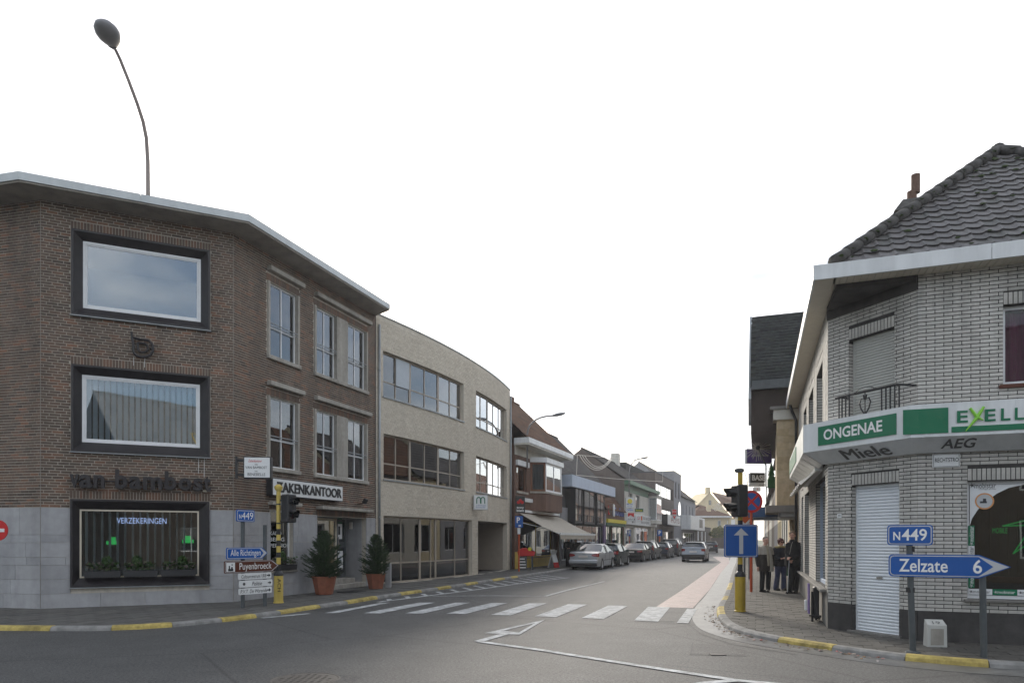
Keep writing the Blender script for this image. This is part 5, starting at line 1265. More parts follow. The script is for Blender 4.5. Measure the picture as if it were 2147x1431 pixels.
lsx = [(fRs.u(1681), fRs.u(1685)), (fRs.u(1687.5), fRs.u(1697)), (fRs.u(1711), fRs.u(1731))]
stl = [(a, c, .68, 2.75) for a, c in lsx]
def rwall(fr_, U, holes, ind, sd, arches=True, plm='plinth_dark', zp=zpl):
    b = MB(); wall_sheet(b, fr_, 0, U, 0, HR + .15, holes, .14); o = b.build('wall', 'mortar_dark', K)
    hb = [(h[0], h[1], h[2], h[3] + .20) for h in holes]
    for h in holes: soldier(fr_, h[0] - .0, h[1] + .0, h[3] + .012, h[3] + .185, .048, .014, .008, 'brick_grey', o, seed=sd + int(h[0] * 5))
    lay_bricks(fr_, 0, U, zp + .004, HR + .1, hb, .225, .045, .0125, .008, 'brick_grey', o, ind, sd)
    segs = [(0, U)]
    for h in holes:
        if h[2] < zp - .05: segs = [t for a, c in segs for t in ((a, min(c, h[0])), (max(a, h[1]), c)) if t[1] - t[0] > .02]
    for a, c in segs: b = MB(fr_.M); b.front(a, c, -.012, .004, 0, zp); b.build('plinth', plm, o)
    return o
wRs = rwall(fRs, LS, stu + stl, 0, 31, plm='plinth_grey', zp=.62); wRc = rwall(fRc, 1.65, [door, upw], 0, 32); wRf = rwall(fRf, WF, [fup, fsh], 300, 33)
# brick returns in the street side openings
for h in stu + stl:
    for u, s_ in ((h[0], 1), (h[1], -1)):
        b = MB(fRs.M); z = h[2] + .006; k = 0
        while z + .045 < h[3]:
            b.cur = random.random(); x0, x1 = (u - .004, u + .008) if s_ > 0 else (u - .008, u + .004); b.box(x0, x1, .008, .132, z, z + .045); z += .0575
        b.build('jamb_brickwork', 'brick_grey', wRs, kind='stuff')
for h in (door, upw):
    b = MB(fRc.M); z = (zpl if h is door else h[2]) + .006
    while z + .045 < h[3]:
        b.cur = random.random(); b.box(h[0] - .004, h[0] + .008, .008, .132, z, z + .045); z += .0575
    b.build('jamb_brickwork', 'brick_grey', wRc, kind='stuff')
# roller shutters: single slats
def shutter(h, m, pitch, fr_, name):
    u0, u1, z0, z1 = h; n = int((z1 - z0) / pitch); p = (z1 - z0) / n
    b = MB(fr_.M @ T(0, .10, 0)); b.box(u0, u0 + .035, 0, .05, z0, z1).box(u1 - .035, u1, 0, .05, z0, z1).box(u0 + .035, u1 - .035, 0, .05, z1 - .05, z1); g_ = b.build(name, m, K)
    t = MB(); prof = [(.030, 0), (.014, p * .12), (.006, p * .5), (.012, p * .85), (.030, p * .97)]
    pts = [(x, y, z) for y, z in prof for x in (0, u1 - u0 - .07)]
    t.add(pts, [(2 * i, 2 * i + 1, 2 * i + 3, 2 * i + 2) for i in range(4)]); me = t.mesh('slat'); me.materials.append(MATS[m]); me.shade_smooth()
    for i in range(n - 1): inst('slat', me, fr_.M @ T(u0 + .035, .10, z0 + i * p), g_)
    b = MB(fr_.M @ T(0, .10, 0)); b.box(u0 + .036, u1 - .036, .034, .045, z0, z1 - .05); b.build('backing', m, g_)
    return g_
ds = shutter(door, 'shutter_white', .052, fRc, 'door_shutter'); uw = shutter(upw, 'shutter_grey', .046, fRc, 'window_shutter')
boxpart(ds, 'lock', 'chrome', fRc.M, fRc.u(1838, -.1), fRc.u(1851, -.1), .094, .104, fRc.z(1840, 1213, -.1), fRc.z(1840, 1208, -.1))
boxpart(K, 'threshold', 'plinth_grey', fRc.M, door[0] - .05, door[1] + .05, -.06, .16, -.002, .03)
# front windows
window(K, fRf, *fup, .10, .055, fm='white_pvc', gm='glass_low', behind=('curtain', 'curtain_purple'))
boxpart(K, 'window_sill', 'sign_brown', fRf.M, fup[0] - .06, fup[1] + .06, -.06, .1, fup[2] - .06, fup[2] - .004, c=.01)
so = window(K, fRf, *fsh, .10, .05, fm='white_pvc', gm='glass_dim', room='room_dark', rd=2.2, name='shop_window')
boxpart(K, 'window_sill', 'plinth_grey', fRf.M, fsh[0] - .05, fsh[1] + .05, -.08, .1, fsh[2] - .05, fsh[2] - .004, c=.01)
b = MB(fRf.M); b.box(fsh[0] + .3, fsh[1] - .1, .9, 1.0, fsh[2] + .05, fsh[2] + .30); b.build('display_brickwork', 'poster_red', so)
b = MB(fRf.M)
for i in range(22): b.box(fsh[0] + .45 + i * .13, fsh[0] + .55 + i * .13, 1.5, 1.52, fsh[2] + .3, fsh[3] - .3)
b.build('louvre_blind', 'render_dark', so, kind='stuff')
b = MB(fRf.M)
def neon_tri(*p):
    q = [(fRf.u(x, -.3), .3, fRf.z(x, y, -.3)) for x, y in p]; b.tube(q + [q[0]], .010, 5)
neon_tri((2102, 1102), (2230, 1098), (2200, 1078)); neon_tri((2124, 1160), (2160, 1108), (2185, 1120))
b2_ = b; b = MB(fRf.M); put_text(b, 'MOBILE', fRf.u(2081, -.35), fRf.u(2112, -.35), fRf.z(2090, 1117, -.35), fRf.z(2090, 1106, -.35), .35); b2_.vs, off = b2_.vs, len(b2_.vs)
o = b2_.build('neon_tube', 'neon_green'); tag(o, 'green neon outline in the mobile phone shop window', 'neon sign'); o = b.build('window_lettering', 'neon_green'); tag(o, 'small green neon word hanging in the phone shop window', 'neon sign')
# posters on the shop window: white sweep with round picture, green and white strip
yp = .088; px_ = lambda p: fRf.u(p, -.09); pz_ = lambda x, y: fRf.z(x, y, -.09)
t = thing('window_poster', 'white curved mobistar poster with round picture across the shop window top', 'poster', tuple(fRf.at(fsh[0] + .3, fsh[3] - .9, -.1)))
top = fsh[3] - .055; le = fsh[0] + .055; crv = [(2147, 1012), (2115, 1022), (2090, 1034), (2068, 1050), (2050, 1068), (2038, 1086), (2031, 1100)]
pts = [(le, top)] + [(le, pz_(2031, 1101))] + [(px_(x), pz_(x, y)) for x, y in crv[::-1]]; pts = [p for p in pts if True]
cc = [(le, pz_(2031, 1101))] + [(max(le, px_(x)), min(top - .01, pz_(x, y))) for x, y in crv[::-1][1:]] + [(px_(2147), top)]
b = MB(fRf.M)
for p, q in zip(cc, cc[1:]): b.poly([(p[0], yp, p[1]), (q[0], yp, q[1]), (q[0], yp, top), (p[0], yp, top)])
b.build('sheet', 'poster_white', t)
def arcpoly(mb, c, r0, r1, y, n=28):
    for i in range(n):
        a0_, a1_ = 2 * math.pi * i / n, 2 * math.pi * (i + 1) / n
        mb.poly([(c[0] + r0 * math.cos(a0_), y, c[1] + r0 * math.sin(a0_)), (c[0] + r1 * math.cos(a0_), y, c[1] + r1 * math.sin(a0_)), (c[0] + r1 * math.cos(a1_), y, c[1] + r1 * math.sin(a1_)), (c[0] + r0 * math.cos(a1_), y, c[1] + r0 * math.sin(a1_))])
cpt = (px_(2064), pz_(2064, 1050)); b = MB(fRf.M); arcpoly(b, cpt, .105, .125, yp - .004); b.build('ring', 'poster_orange', t)
b = MB(fRf.M); b.disc(cpt, .104, yp - .003, yp - .001, 24); b.build('picture', 'sign_grey', t); b = MB(fRf.M); b.box(cpt[0] - .06, cpt[0] + .03, yp - .006, yp - .004, cpt[1] - .03, cpt[1]).box(cpt[0] - .02, cpt[0] + .02, yp - .0062, yp - .0042, cpt[1], cpt[1] + .04); b.build('print', 'render_dark', t)
b = MB(fRf.M); put_text(b, 'mobistar', px_(2043), px_(2088), pz_(2060, 1023), pz_(2060, 1012), yp - .003, full='mobistar'); put_text(b, 'Orange group', px_(2052), px_(2088), pz_(2060, 1026.5), pz_(2060, 1023.5), yp - .003); b.build('lettering', 'letter_grey', t)
def star(mb, cx, cz, r, y):
    for i in range(5):
        a = R(90 + i * 72 + 10); d = Vector((math.cos(a), math.sin(a))); n = Vector((-d.y, d.x)) * r * .22; mb.poly([(cx - n.x, y, cz - n.y), (cx + d.x * r, y, cz + d.y * r), (cx + n.x, y, cz + n.y)]); mb.poly([(cx + n.x, y, cz + n.y), (cx + d.x * r, y, cz + d.y * r), (cx - n.x, y, cz - n.y)])
b = MB(fRf.M); star(b, px_(2038), pz_(2038, 1017), .045, yp - .003); b.build('star', 'letter_grey', t)
t = thing('window_strip', 'green and white mobistar sticker strip down the side and along the foot of the shop window', 'sticker', tuple(fRf.at(fsh[0] + .1, fsh[2] + .1, -.1)))
sx0, sx1 = px_(2030), px_(2043); ys_ = [1101, 1143, 1160, 1205, 1232]
seq = [('sign_green', 1101, 1143), ('poster_white', 1143.5, 1187), ('sign_green', 1187.5, 1231)]
for mm, ya, yb_ in seq:
    boxpart(t, 'strip', mm, fRf.M, sx0, sx1, yp - .001, yp + .001, pz_(2030, yb_), pz_(2030, ya))
    Mr = fRf.M @ T((sx0 + sx1) / 2, 0, (pz_(2030, ya) + pz_(2030, yb_)) / 2) @ RY(R(-90)); hh = (pz_(2030, ya) - pz_(2030, yb_)); b = MB(Mr)
    put_text(b, 'mobistar', -hh * .30, hh * .46, -.03, .03, yp - .004); b.build('lettering', 'letter_white' if mm == 'sign_green' else 'letter_grey', t)
    b = MB(Mr); star(b, -hh * .40, 0, .035, yp - .004); b.build('star', 'letter_white' if mm == 'sign_green' else 'letter_grey', t)
za, zb_ = pz_(2030, 1233), pz_(2030, 1245); x = sx0; w_ = px_(2081) - sx0
for i in range(6):
    mm = 'poster_white' if i % 2 == 0 else 'sign_green'; boxpart(t, 'strip', mm, fRf.M, x, x + w_ - .004, yp - .001, yp + .001, zb_, za)
    b = MB(fRf.M); put_text(b, 'mobistar', x + w_ * .20, x + w_ * .90, zb_ + .022, za - .018, yp - .004); star(b, x + w_ * .12, (za + zb_) / 2, .03, yp - .0042); b.build('lettering', 'letter_white' if i % 2 else 'letter_grey', t); x += w_
# street side windows
for h in stu: window(K, fRs, *h, .11, .06, fm='white_pvc', gm='glass_street', room='room_dark')
for h in stl[:2]: window(K, fRs, *h, .11, .05, fm='zinc', gm='glass_street', room='room_dark', name='shop_window')
window(K, fRs, *stl[2], .08, .07, fm='panel_blue', gm='glass_street', room='room_dark', name='shop_window')
boxpart(K, 'window_sill', 'plinth_grey', fRs.M, stl[0][0] - .2, LS - .2, -.12, .1, .62, .676, c=.01)
# fascia sign running round the corner
def ring_pts(o_): 
    n1, n2, n3 = -fRs.inw, -fRc.inw, -fRf.inw
    def mit(p, a, c): m_ = (a + c).normalized(); return p + m_ * (o_ / m_.dot(a))
    return [R0 + ST * 5.4 + n1 * o_, mit(R0, n1, n2), mit(R1, n2, n3), R1 + FD * WF + n3 * o_]
so_ = .42; out = ring_pts(so_); inn_ = ring_pts(.012); low = ring_pts(.10)
Yc = lambda: None
zft = fRc.z(1715, 885, so_) + 0; 
fo_c = Fr(out[1], out[2] - out[1], PZ); fo_f = Fr(out[2], out[3] - out[2], PZ); fo_s = Fr(out[0], out[1] - out[0], PZ)
zft = (fo_c.z(1885, 853) + fo_f.z(2100, 838)) / 2; zfm = (fo_c.z(1885, 921) + fo_f.z(2100, 908)) / 2; zfb = fRf.z(2100, 943, .10)
sg = thing('fascia_sign', 'white and green wrap around fascia sign reading ONGENAE and EXELLENT over the corner shop', 'sign', (*out[2], zfb + PZ))
b = MB()
for i in (1, 2):
    A_, B__, a_, c_, l0, l1 = out[i], out[i + 1], inn_[i], inn_[i + 1], low[i], low[i + 1]
    b.poly([(*A_, zfm + PZ), (*B__, zfm + PZ), (*B__, zft + PZ), (*A_, zft + PZ)]); b.poly([(*A_, zft + PZ), (*B__, zft + PZ), (*c_, zft + PZ), (*a_, zft + PZ)])
b.poly([(*out[1], zfm + PZ), (*out[1], zft + PZ), (*inn_[1], zft + PZ), (*inn_[1], zfm + PZ)])
b.build('panel_box', 'white_metal', sg)
b = MB()
for i in (1, 2):
    b.poly([(*low[i], zfb + PZ), (*low[i + 1], zfb + PZ), (*out[i + 1], zfm + PZ), (*out[i], zfm + PZ)]); b.poly([(*inn_[i], zfb + PZ), (*inn_[i + 1], zfb + PZ), (*low[i + 1], zfb + PZ), (*low[i], zfb + PZ)])
b.build('underside', 'white_metal', sg)
Lc, Lf = (out[2] - out[1]).length, (out[3] - out[2]).length; hF = zft - zfm
cc0, cc1 = fo_c.u(1713), fo_c.u(1881)
boxpart(sg, 'green_panel', 'sign_green', fo_c.M, cc0 + .03, cc1 - .01, -.012, 0, zfm + hF * .17, zfm + hF * .83)
b = MB(fo_c.M); put_text(b, 'ONGENAE', cc0 + (cc1 - cc0) * .10, cc0 + (cc1 - cc0) * .84, zfm + hF * .33, zfm + hF * .70, -.016, bold=.022); b.build('lettering', 'letter_white', sg)
g0, g1 = fo_f.u(1893), fo_f.u(1988); boxpart(sg, 'green_panel', 'sign_green', fo_f.M, g0, g1, -.012, 0, zfm + hF * .10, zfm + hF * .86)
boxpart(sg, 'green_bar', 'sign_green', fo_f.M, fo_f.u(1995), fo_f.u(1995) + 2.6, -.012, 0, zfm + hF * .10, zfm + hF * .27)
b = MB(fo_f.M); e0 = fo_f.u(2006); lw = fo_f.u(2030) - e0
for ch, x0, x1 in (('E', 2006, 2029), ('E', 2064, 2087), ('L', 2098, 2118), ('L', 2127, 2147), ('E', 2157, 2179), ('N', 2188, 2212), ('T', 2219, 2242)): put_text(b, ch, fo_f.u(x0), fo_f.u(x1), zfm + hF * .38, zfm + hF * .74, -.014, bold=.02)
b.build('lettering', 'sign_green', sg)
b = MB(fo_f.M); xa, xb = fo_f.u(2033), fo_f.u(2062); z1_, z2_ = zfm + hF * .12, zfm + hF * .82
b.tube([(fo_f.u(2024), -.02, z1_), ((xa + xb) / 2, -.02, zfm + hF * .5), (xb, -.02, z2_)], [.006, .028, .018], 6); b.tube([(xb - .01, -.022, zfm + hF * .42), ((xa + xb) / 2, -.022, zfm + hF * .52), (xa, -.022, z2_ - .01)], [.008, .026, .018], 6); b.build('x_letter', 'lime', sg)
for fr_, us_ in ((fo_f, (1942, 2132)),):
    for u in us_:
        b = MB(fr_.M); uu = fr_.u(u); b.box(uu - .012, uu + .012, -.006, 0, zfm + .005, zft - .002); b.build('seam_strip', 'white_metal', sg)
def sloped_text(st, fr_, l0, px0, px1, lo, hi, dy=0.0, **kw):
    """letters on the inclined underside"""
    h = math.hypot(zfm - zfb, so_ - .10); ang = math.atan2(so_ - .10, zfm - zfb)
    Mx = fr_.M @ T(0, 0, zfm) @ RX(-ang) 
    b = MB(fr_.M @ T(0, 0, zfm) @ RX(ang) @ T(0, 0, -h)) if False else MB(fr_.M @ T(0, so_ - .10, zfb) @ RX(ang))
    put_text(b, st, fr_.u(px0), fr_.u(px1), h * lo, h * hi, -.006 - dy, **kw); return b.build('lettering', 'letter_grey', sg)
sloped_text('Miele', fo_c, 0, 1752, 1847, .12, .83); sloped_text('Miele', fo_c, 0, 1754.5, 1850, .14, .86, dy=.003); sloped_text('AEG', fo_f, 0, 1980, 2052, .24, .84, bold=.02)
# clear awning box along the street side, cloth awning below it
t = thing('canopy_box', 'pale translucent sign canopy along the street side of the grey corner shop', 'canopy', (*out[0], zfb + PZ))
A_, B__ = out[0], out[1] - ST * -.02; b = MB(); q = [(inn_[0], zfb), (out[0], zfm), (out[0], zft), (inn_[0], zft)]
b = MB(); S0, S1 = out[0], out[1] + ST * .03
b.poly([(*S0, zfm + PZ), (*S1, zfm + PZ), (*S1, zft + PZ), (*S0, zft + PZ)]); b.poly([(*S0, zft + PZ), (*S1, zft + PZ), (*(inn_[1] + ST * .03), zft + PZ), (*inn_[0], zft + PZ)]); b.poly([(*inn_[0], zft + PZ), (*inn_[0], zfb + PZ), (*S0, zfm + PZ), (*S0, zft + PZ)]); b.build('panel', 'plastic_clear', t)
n_ = 7
for i in range(n_):
    f0, f1 = i / n_ + .004, (i + 1) / n_ - .004; a0_, a1_ = S0.lerp(S1, f0), S0.lerp(S1, f1); c0_, c1_ = low[0].lerp(low[1] + ST * .03, f0), low[0].lerp(low[1] + ST * .03, f1)
    b = MB(); b.poly([(*c0_, zfb + PZ), (*c1_, zfb + PZ), (*a1_, zfm + PZ), (*a0_, zfm + PZ)]); b.build('lower_panel', 'plastic_clear', t)
boxpart(t, 'green_panel', 'sign_green', fo_s.M, .15, 3.2, -.012, 0, zfm + .1, zft - .08)
t = thing('shop_awning', 'folded off white cloth awning hanging along the street side of the corner shop', 'awning', tuple(fRs.at(LS - 2.5, 2.75, .3)))
b = MB(fRs.M); k = 40; z1_, z2_ = zfb + .0, 2.62
for i in range(k):
    xa, xb = LS - 5.2 + 4.3 * i / k, LS - 5.2 + 4.3 * (i + 1) / k; da, db = .03 * math.sin(i * 1.9), .03 * math.sin((i + 1) * 1.9); la, lb = .05 * (i % 2), .05 * ((i + 1) % 2)
    b.poly([(xa, -.42 + da, z2_ + la), (xb, -.42 + db, z2_ + lb), (xb, -.10, z1_), (xa, -.10, z1_)])
b.build('cloth', 'awning_white', t); boxpart(t, 'roller', 'white_metal', fRs.M, LS - 5.25, LS - .85, -.16, -.02, z1_ - .02, z1_ + .1)
# soffit, gutter fascia, roof of pantiles
ovh = .35; n1, n3 = -fRs.inw, -fRf.inw
Qc = R1 - FD * (1.65 / math.sqrt(2)); E0 = Qc + (n1 + n3) * ovh; Es = E0 + ST * (LS + 1.9); Ef = E0 + FD * 7.2
zs0, zs1 = 5.77, 5.985
b = MB(); Qs, Qf = Qc + ST * (LS + 1.6), Qc + FD * 6.9
tri = [(*E0, zs0), (*Es, zs0), (*Qs, zs0), (*Qc, zs0)]; b.poly(tri); b.poly([(*E0, zs0), (*Qc, zs0), (*Qf, zs0), (*Ef, zs0)]); b.poly([(*Qc, zs0), (*R0, zs0), (*R1, zs0)])
sof = b.build('soffit', 'soffit', K)
b = MB(); L_ = (Es - E0).length; n_ = int(L_ / .1)
fs_ = Fr(E0, ST, 0); ms = MB(Matrix(((ST.x, -n1.x, 0, E0.x), (ST.y, -n1.y, 0, E0.y), (0, 0, 1, 0), (0, 0, 0, 1))))
for i in range(n_): ms.box(i * .1 + .004, i * .1 + .096, .03, .34, zs0 - .012, zs0 - .003)
ms.build('soffit_boards', 'cream_frame', sof, kind='stuff')
ms = MB(Matrix(((FD.x, -n3.x, 0, E0.x), (FD.y, -n3.y, 0, E0.y), (0, 0, 1, 0), (0, 0, 0, 1))))
for i in range(70): ms.box(i * .1 + .304, i * .1 + .396, .03, .34, zs0 - .012, zs0 - .003)
ms.build('soffit_boards', 'cream_frame', sof, kind='stuff')
# dark corner beam over the cut corner
zc0 = fRc.z(1735, 668) + PZ
b = MB(fRc.M); b.box(-.01, 1.66, -.03, -.002, 5.53 - PZ, zs0 - .004 - PZ); b.build('corner_beam', 'plinth_dark', K)
b = MB(); b.slab([tuple(Qc + (ST + FD) * .02), tuple(R1 - (ST + FD) * .03), tuple(R0 - (ST + FD) * .03)], zs0 - .09, zs0 - .004); b.build('corner_soffit', 'plinth_dark', K)
for P_, D_, N__, nm in ((E0, ST, n1, 's'), (E0, FD, n3, 'f')):
    L_ = (LS + 1.9) if nm == 's' else 7.2; k = 4 if nm == 's' else 3; st_ = L_ / k
    for i in range(k):
        a, c = P_ + D_ * (i * st_ + (.003 if i else 0)), P_ + D_ * ((i + 1) * st_ - .003); ii = -N__ * .02
        b = MB(); pts = [(*a, zs0 - .015), (*c, zs0 - .015), (*c, zs1), (*a, zs1), (*(a - N__ * .16), zs1), (*(c - N__ * .16), zs1), (*(a - N__ * .03), zs0 - .015), (*(c - N__ * .03), zs0 - .015)]
        f_ = [(0, 1, 2, 3), (3, 2, 5, 4), (0, 6, 7, 1)]; b.add(pts, f_ if nm == 'f' else [x[::-1] for x in f_]); b.build('gutter_board', 'white_metal', K)
zr0 = 6.10; run = 3.08; zr = 8.95; Pk = E0 + (ST + FD) * (run + .36); rs_ = E0 + (ST + FD) * .36
rd_ = run; slope = math.atan2(zr - zr0, rd_); Lsl = math.hypot(zr - zr0, rd_)
# front slope, a triangle between two hips: local x along FD, y up the slope
Mfs = Matrix(((FD.x, ST.x * math.cos(slope), -ST.x * math.sin(slope), rs_.x), (FD.y, ST.y * math.cos(slope), -ST.y * math.sin(slope), rs_.y), (0, math.sin(slope), math.cos(slope), zr0), (0, 0, 0, 1)))
b = MB(Mfs); b.poly([(0, 0, -.02), (2 * rd_, 0, -.02), (rd_, Lsl, -.02)]); rfo = b.build('roof', 'roof_tile', K)
b = MB(); ridge_end = Pk + ST * 6.0
b.poly([(*rs_, zr0), (*(Pk), zr), (*ridge_end, zr), (*(rs_ + ST * 10.5), zr0)]); q2 = rs_ + FD * 2 * rd_; b.poly([(*Pk, zr), (*q2, zr0), (*(q2 + ST * 10.5), zr0), (*ridge_end, zr)]); b.poly([(*(rs_ + ST * 10.5), zr0), (*ridge_end, zr), (*(q2 + ST * 10.5), zr0)][::-1]); b.build('rear_roof', 'roof_tile', K)
tw, tl = .215, .235; pool = []
for i in range(6):
    t = MB(); t.cur = (i + .5) / 6; prof = []
    for k in range(9):
        x = -tw / 2 + tw * 1.08 * k / 8; f = k / 8; h = .008 * math.cos(f * 2 * math.pi * .85) + (.020 * math.exp(-((f - .93) / .10) ** 2)); prof.append((x, h))
    pts = []
    for y, up in ((-.03, .030), (tl, .004)):
        pts += [(x, y, h + up) for x, h in prof]
    pts += [(x, -.03, h + .010) for x, h in prof]
    fs = [(k, k + 1, 9 + k + 1, 9 + k) for k in range(8)] + [(18 + k, 18 + k + 1, k + 1, k) for k in range(8)]
    t.add(pts, fs); me = t.mesh('roof_tile'); me.materials.append(MATS['roof_tile']); pool.append(me)
rg = random.Random(12); spots = []
for r in range(int(Lsl / tl)):
    y = r * tl; x0, x1 = rd_ * y / Lsl, 2 * rd_ - rd_ * y / Lsl; n = int((x1 - x0) / tw) + 1
    for k in range(40):
        x = (k + .5 + .5 * (r % 2) * 0) * tw
        if x0 - .02 < x < x1 - .02: spots.append((x, y))
spots.sort(key=lambda s: (Mfs @ Vector((s[0], s[1], 0)) - Vector((0, 0, 1.65))).length + (0 if CX + F * (Mfs @ Vector((s[0], s[1], 0))).x / (Mfs @ Vector((s[0], s[1], 0))).y < 2200 else 50))
for x, y in spots[:300]: inst('roof_tile', pool[rg.randrange(6)], Mfs @ T(x, y, rg.uniform(-.003, .004)) @ RZ(R(rg.uniform(-1, 1))), rfo)
if len(spots) > 300:
    b = MB()
    for x, y in spots[300:]:
        me = pool[rg.randrange(6)]; b.cur = rg.random(); b.add([v.co for v in me.vertices], [list(p.vertices) for p in me.polygons], Mfs @ T(x, y, 0))
    b.build('roof_tiling', 'roof_tile', rfo, kind='stuff')
def hips(a, c, n):
    a, c = Vector(a), Vector(c); d = (c - a).normalized(); q = d.to_track_quat('Z', 'Y').to_matrix().to_4x4(); L_ = (c - a).length / n
    t = MB(); t.tube([(0, 0, -.05), (0, 0, L_ * .5), (0, 0, L_)], [.108, .098, .088], 10); me = t.mesh('hip_tile'); me.materials.append(MATS['ridge_tile']); me.shade_smooth()
    ms = MB()
    for i in range(n):
        p = a + d * (L_ * i); inst('hip_tile', me, T(*p) @ q, rfo)
        for k in range(10):
            w_ = rg.uniform(-1.3, 1.3); v = q @ Vector((math.sin(w_) * .10, 0, 0)) + Vector((0, 0, math.cos(w_) * .085)); s_ = rg.uniform(.015, .035); ms.ball(p + v + d * rg.uniform(-.04, .03), (s_ * 1.3, s_ * 1.3, s_ * .5), 6, 4)
    ms.build('moss', 'moss', rfo, kind='stuff')
hips((*rs_, zr0 + .05), (*Pk, zr + .05), 15); hips((*q2, zr0 + .05), (*Pk, zr + .05), 15); hips((*Pk, zr + .05), (*ridge_end, zr + .05), 14)
b = MB(Mfs)
for i in range(60):
    y = rg.uniform(0, Lsl * .9); x = rg.uniform(rd_ * y / Lsl, 2 * rd_ - rd_ * y / Lsl); s_ = rg.uniform(.015, .05); b.ball((x, y, .05), (s_ * 1.4, s_, s_ * .4), 6, 4)
b.build('moss', 'moss', rfo, kind='stuff')
# chimney
Yk = 17.0; ck = Vector((at(1912, Yk), Yk)); Mk = T(ck.x, ck.y, 0) @ RZ(math.atan2(FD.y, FD.x))
boxpart(K, 'chimney', 'brick_red', Mk, -.36, .36, -.36, .36, 7.5, zat(452, Yk)); chm = [o for o in K.children if o.name.startswith('chimney')][-1]
b = MB(Mk); z0_, z1_ = zat(452, Yk), zat(424, Yk); b.add([(-.46, -.46, z0_), (.46, -.46, z0_), (.46, .46, z0_), (-.46, .46, z0_), (-.24, -.24, z1_), (.24, -.24, z1_), (.24, .24, z1_), (-.24, .24, z1_)], [(0, 3, 2, 1), (4, 5, 6, 7), (0, 1, 5, 4), (1, 2, 6, 5), (2, 3, 7, 6), (3, 0, 4, 7)]); b.build('chimney_cap', 'ridge_tile', chm)
b = MB(Mk); b.cyl((0, 0, z1_ - .05), (0, 0, zat(402, Yk)), .11, 12).cyl((.08, 0, zat(406, Yk)), (.08, 0, zat(368, Yk)), .10, 12); b.build('chimney_pot', 'brick_red', chm, smooth=40)
# balcony rail at the shuttered window: arrowed bars with a heart scroll
zb0, zb1 = upw[2] - .12, fRc.z(1758, 832, .28); t = thing('balcony_railing', 'black wrought iron balcony rail with heart scroll below the upper shutter', 'railing', tuple(fRc.at((upw[0] + upw[1]) / 2, zb0, .25)))
ra, rb = fRc.u(1758, .26), fRc.u(1893, .26); rb = min(rb, 1.62); yb_ = -.26; zt_ = zb1
b = MB(fRc.M); b.tube([(ra - .06, yb_, zt_ - .01), (ra, yb_, zt_), (rb - .1, yb_, zt_), (rb - .04, yb_ + .02, zt_ - .01), (rb + .05, -.02, zt_ - .02)], .018, 6); b.tube([(ra, yb_, zt_), (ra, -.01, zt_)], .015, 6); b.build('handrail', 'black_metal', t)
xs = [ra + .01, ra + .07, ra + .14, ra + .21] + [rb - .06 - i * .075 for i in range(5)]
bar = MB(); bar.cyl((0, 0, 0), (0, 0, zt_ - zb0), .012, 6); me = bar.mesh('bar'); me.materials.append(MATS['black_metal'])
for x in xs: inst('bar', me, fRc.M @ T(x, yb_, zb0), t)
mx_ = (ra + .21 + rb - .36) / 2 + .0; b = MB(fRc.M); hz = zt_ - .38
for s_ in (-1, 1): b.tube([(mx_, yb_, hz + .0), (mx_ + s_ * .07, yb_, hz + .10), (mx_ + s_ * .10, yb_, hz + .20), (mx_ + s_ * .07, yb_, hz + .27), (mx_ + s_ * .015, yb_, hz + .25), (mx_ + s_ * .03, yb_, hz + .33)], .012, 6)
b.cyl((mx_, yb_, zb0), (mx_, yb_, zt_), .008, 6); b.tube([(mx_ - .2, yb_, zt_ + .02)] + [(mx_ + .16 * math.cos(R(a)), yb_, zt_ + .02 + .05 * math.sin(R(a))) for a in range(180, -1, -20)] + [(mx_ + .2, yb_, zt_ + .02)], .007, 5); b.build('heart_scroll', 'black_metal', t)
# street name plate, house number
f_ = fRf; t = thing('street_name_plate', 'white enamel street name plate reading RECHTSTRO on the grey brick', 'street sign', tuple(f_.at(f_.u(1983), f_.z(1983, 980), .03)))
p0, p1, q0, q1 = f_.u(1955, .03), f_.u(2013, .03), f_.z(1955, 980, .03), f_.z(1955, 951, .03)
boxpart(t, 'plate', 'sign_white', f_.M, p0, p1, -.035, -.015, q0, q1, c=.006); b = MB(f_.M); put_text(b, 'RECHTSTRO', p0 + (p1 - p0) * .09, p1 - (p1 - p0) * .06, q0 + (q1 - q0) * .38, q0 + (q1 - q0) * .68, -.038, bold=.01); b.build('lettering', 'letter_black', t)
b = MB(f_.M); e_ = .012
b.box(p0 + e_, p1 - e_, -.0365, -.0352, q0 + e_, q0 + e_ + .006).box(p0 + e_, p1 - e_, -.0365, -.0352, q1 - e_ - .006, q1 - e_).box(p0 + e_, p0 + e_ + .006, -.0365, -.0352, q0 + e_ + .006, q1 - e_ - .006).box(p1 - e_ - .006, p1 - e_, -.0365, -.0352, q0 + e_ + .006, q1 - e_ - .006); b.build('border', 'letter_grey', t)
t = thing('house_number', 'small white house number plate beside the white door shutter', 'number plate', tuple(fRc.at(fRc.u(1760), fRc.z(1760, 1084))))
u_, z_ = fRc.u(1757), fRc.z(1757, 1085); boxpart(t, 'plate', 'sign_white', fRc.M, u_, u_ + .085, -.02, -.012, z_, z_ + .07); b = MB(fRc.M); put_text(b, '39', u_ + .018, u_ + .066, z_ + .014, z_ + .056, -.022); b.build('digits', 'letter_black', t)
b = MB(fRs.M); b.tube([(.12, -.08, .1), (.12, -.08, 5.2), (.15, -.2, 5.5), (.15, -.28, 5.76)], .045, 8); b.build('downpipe', 'black_metal', K, smooth=True)

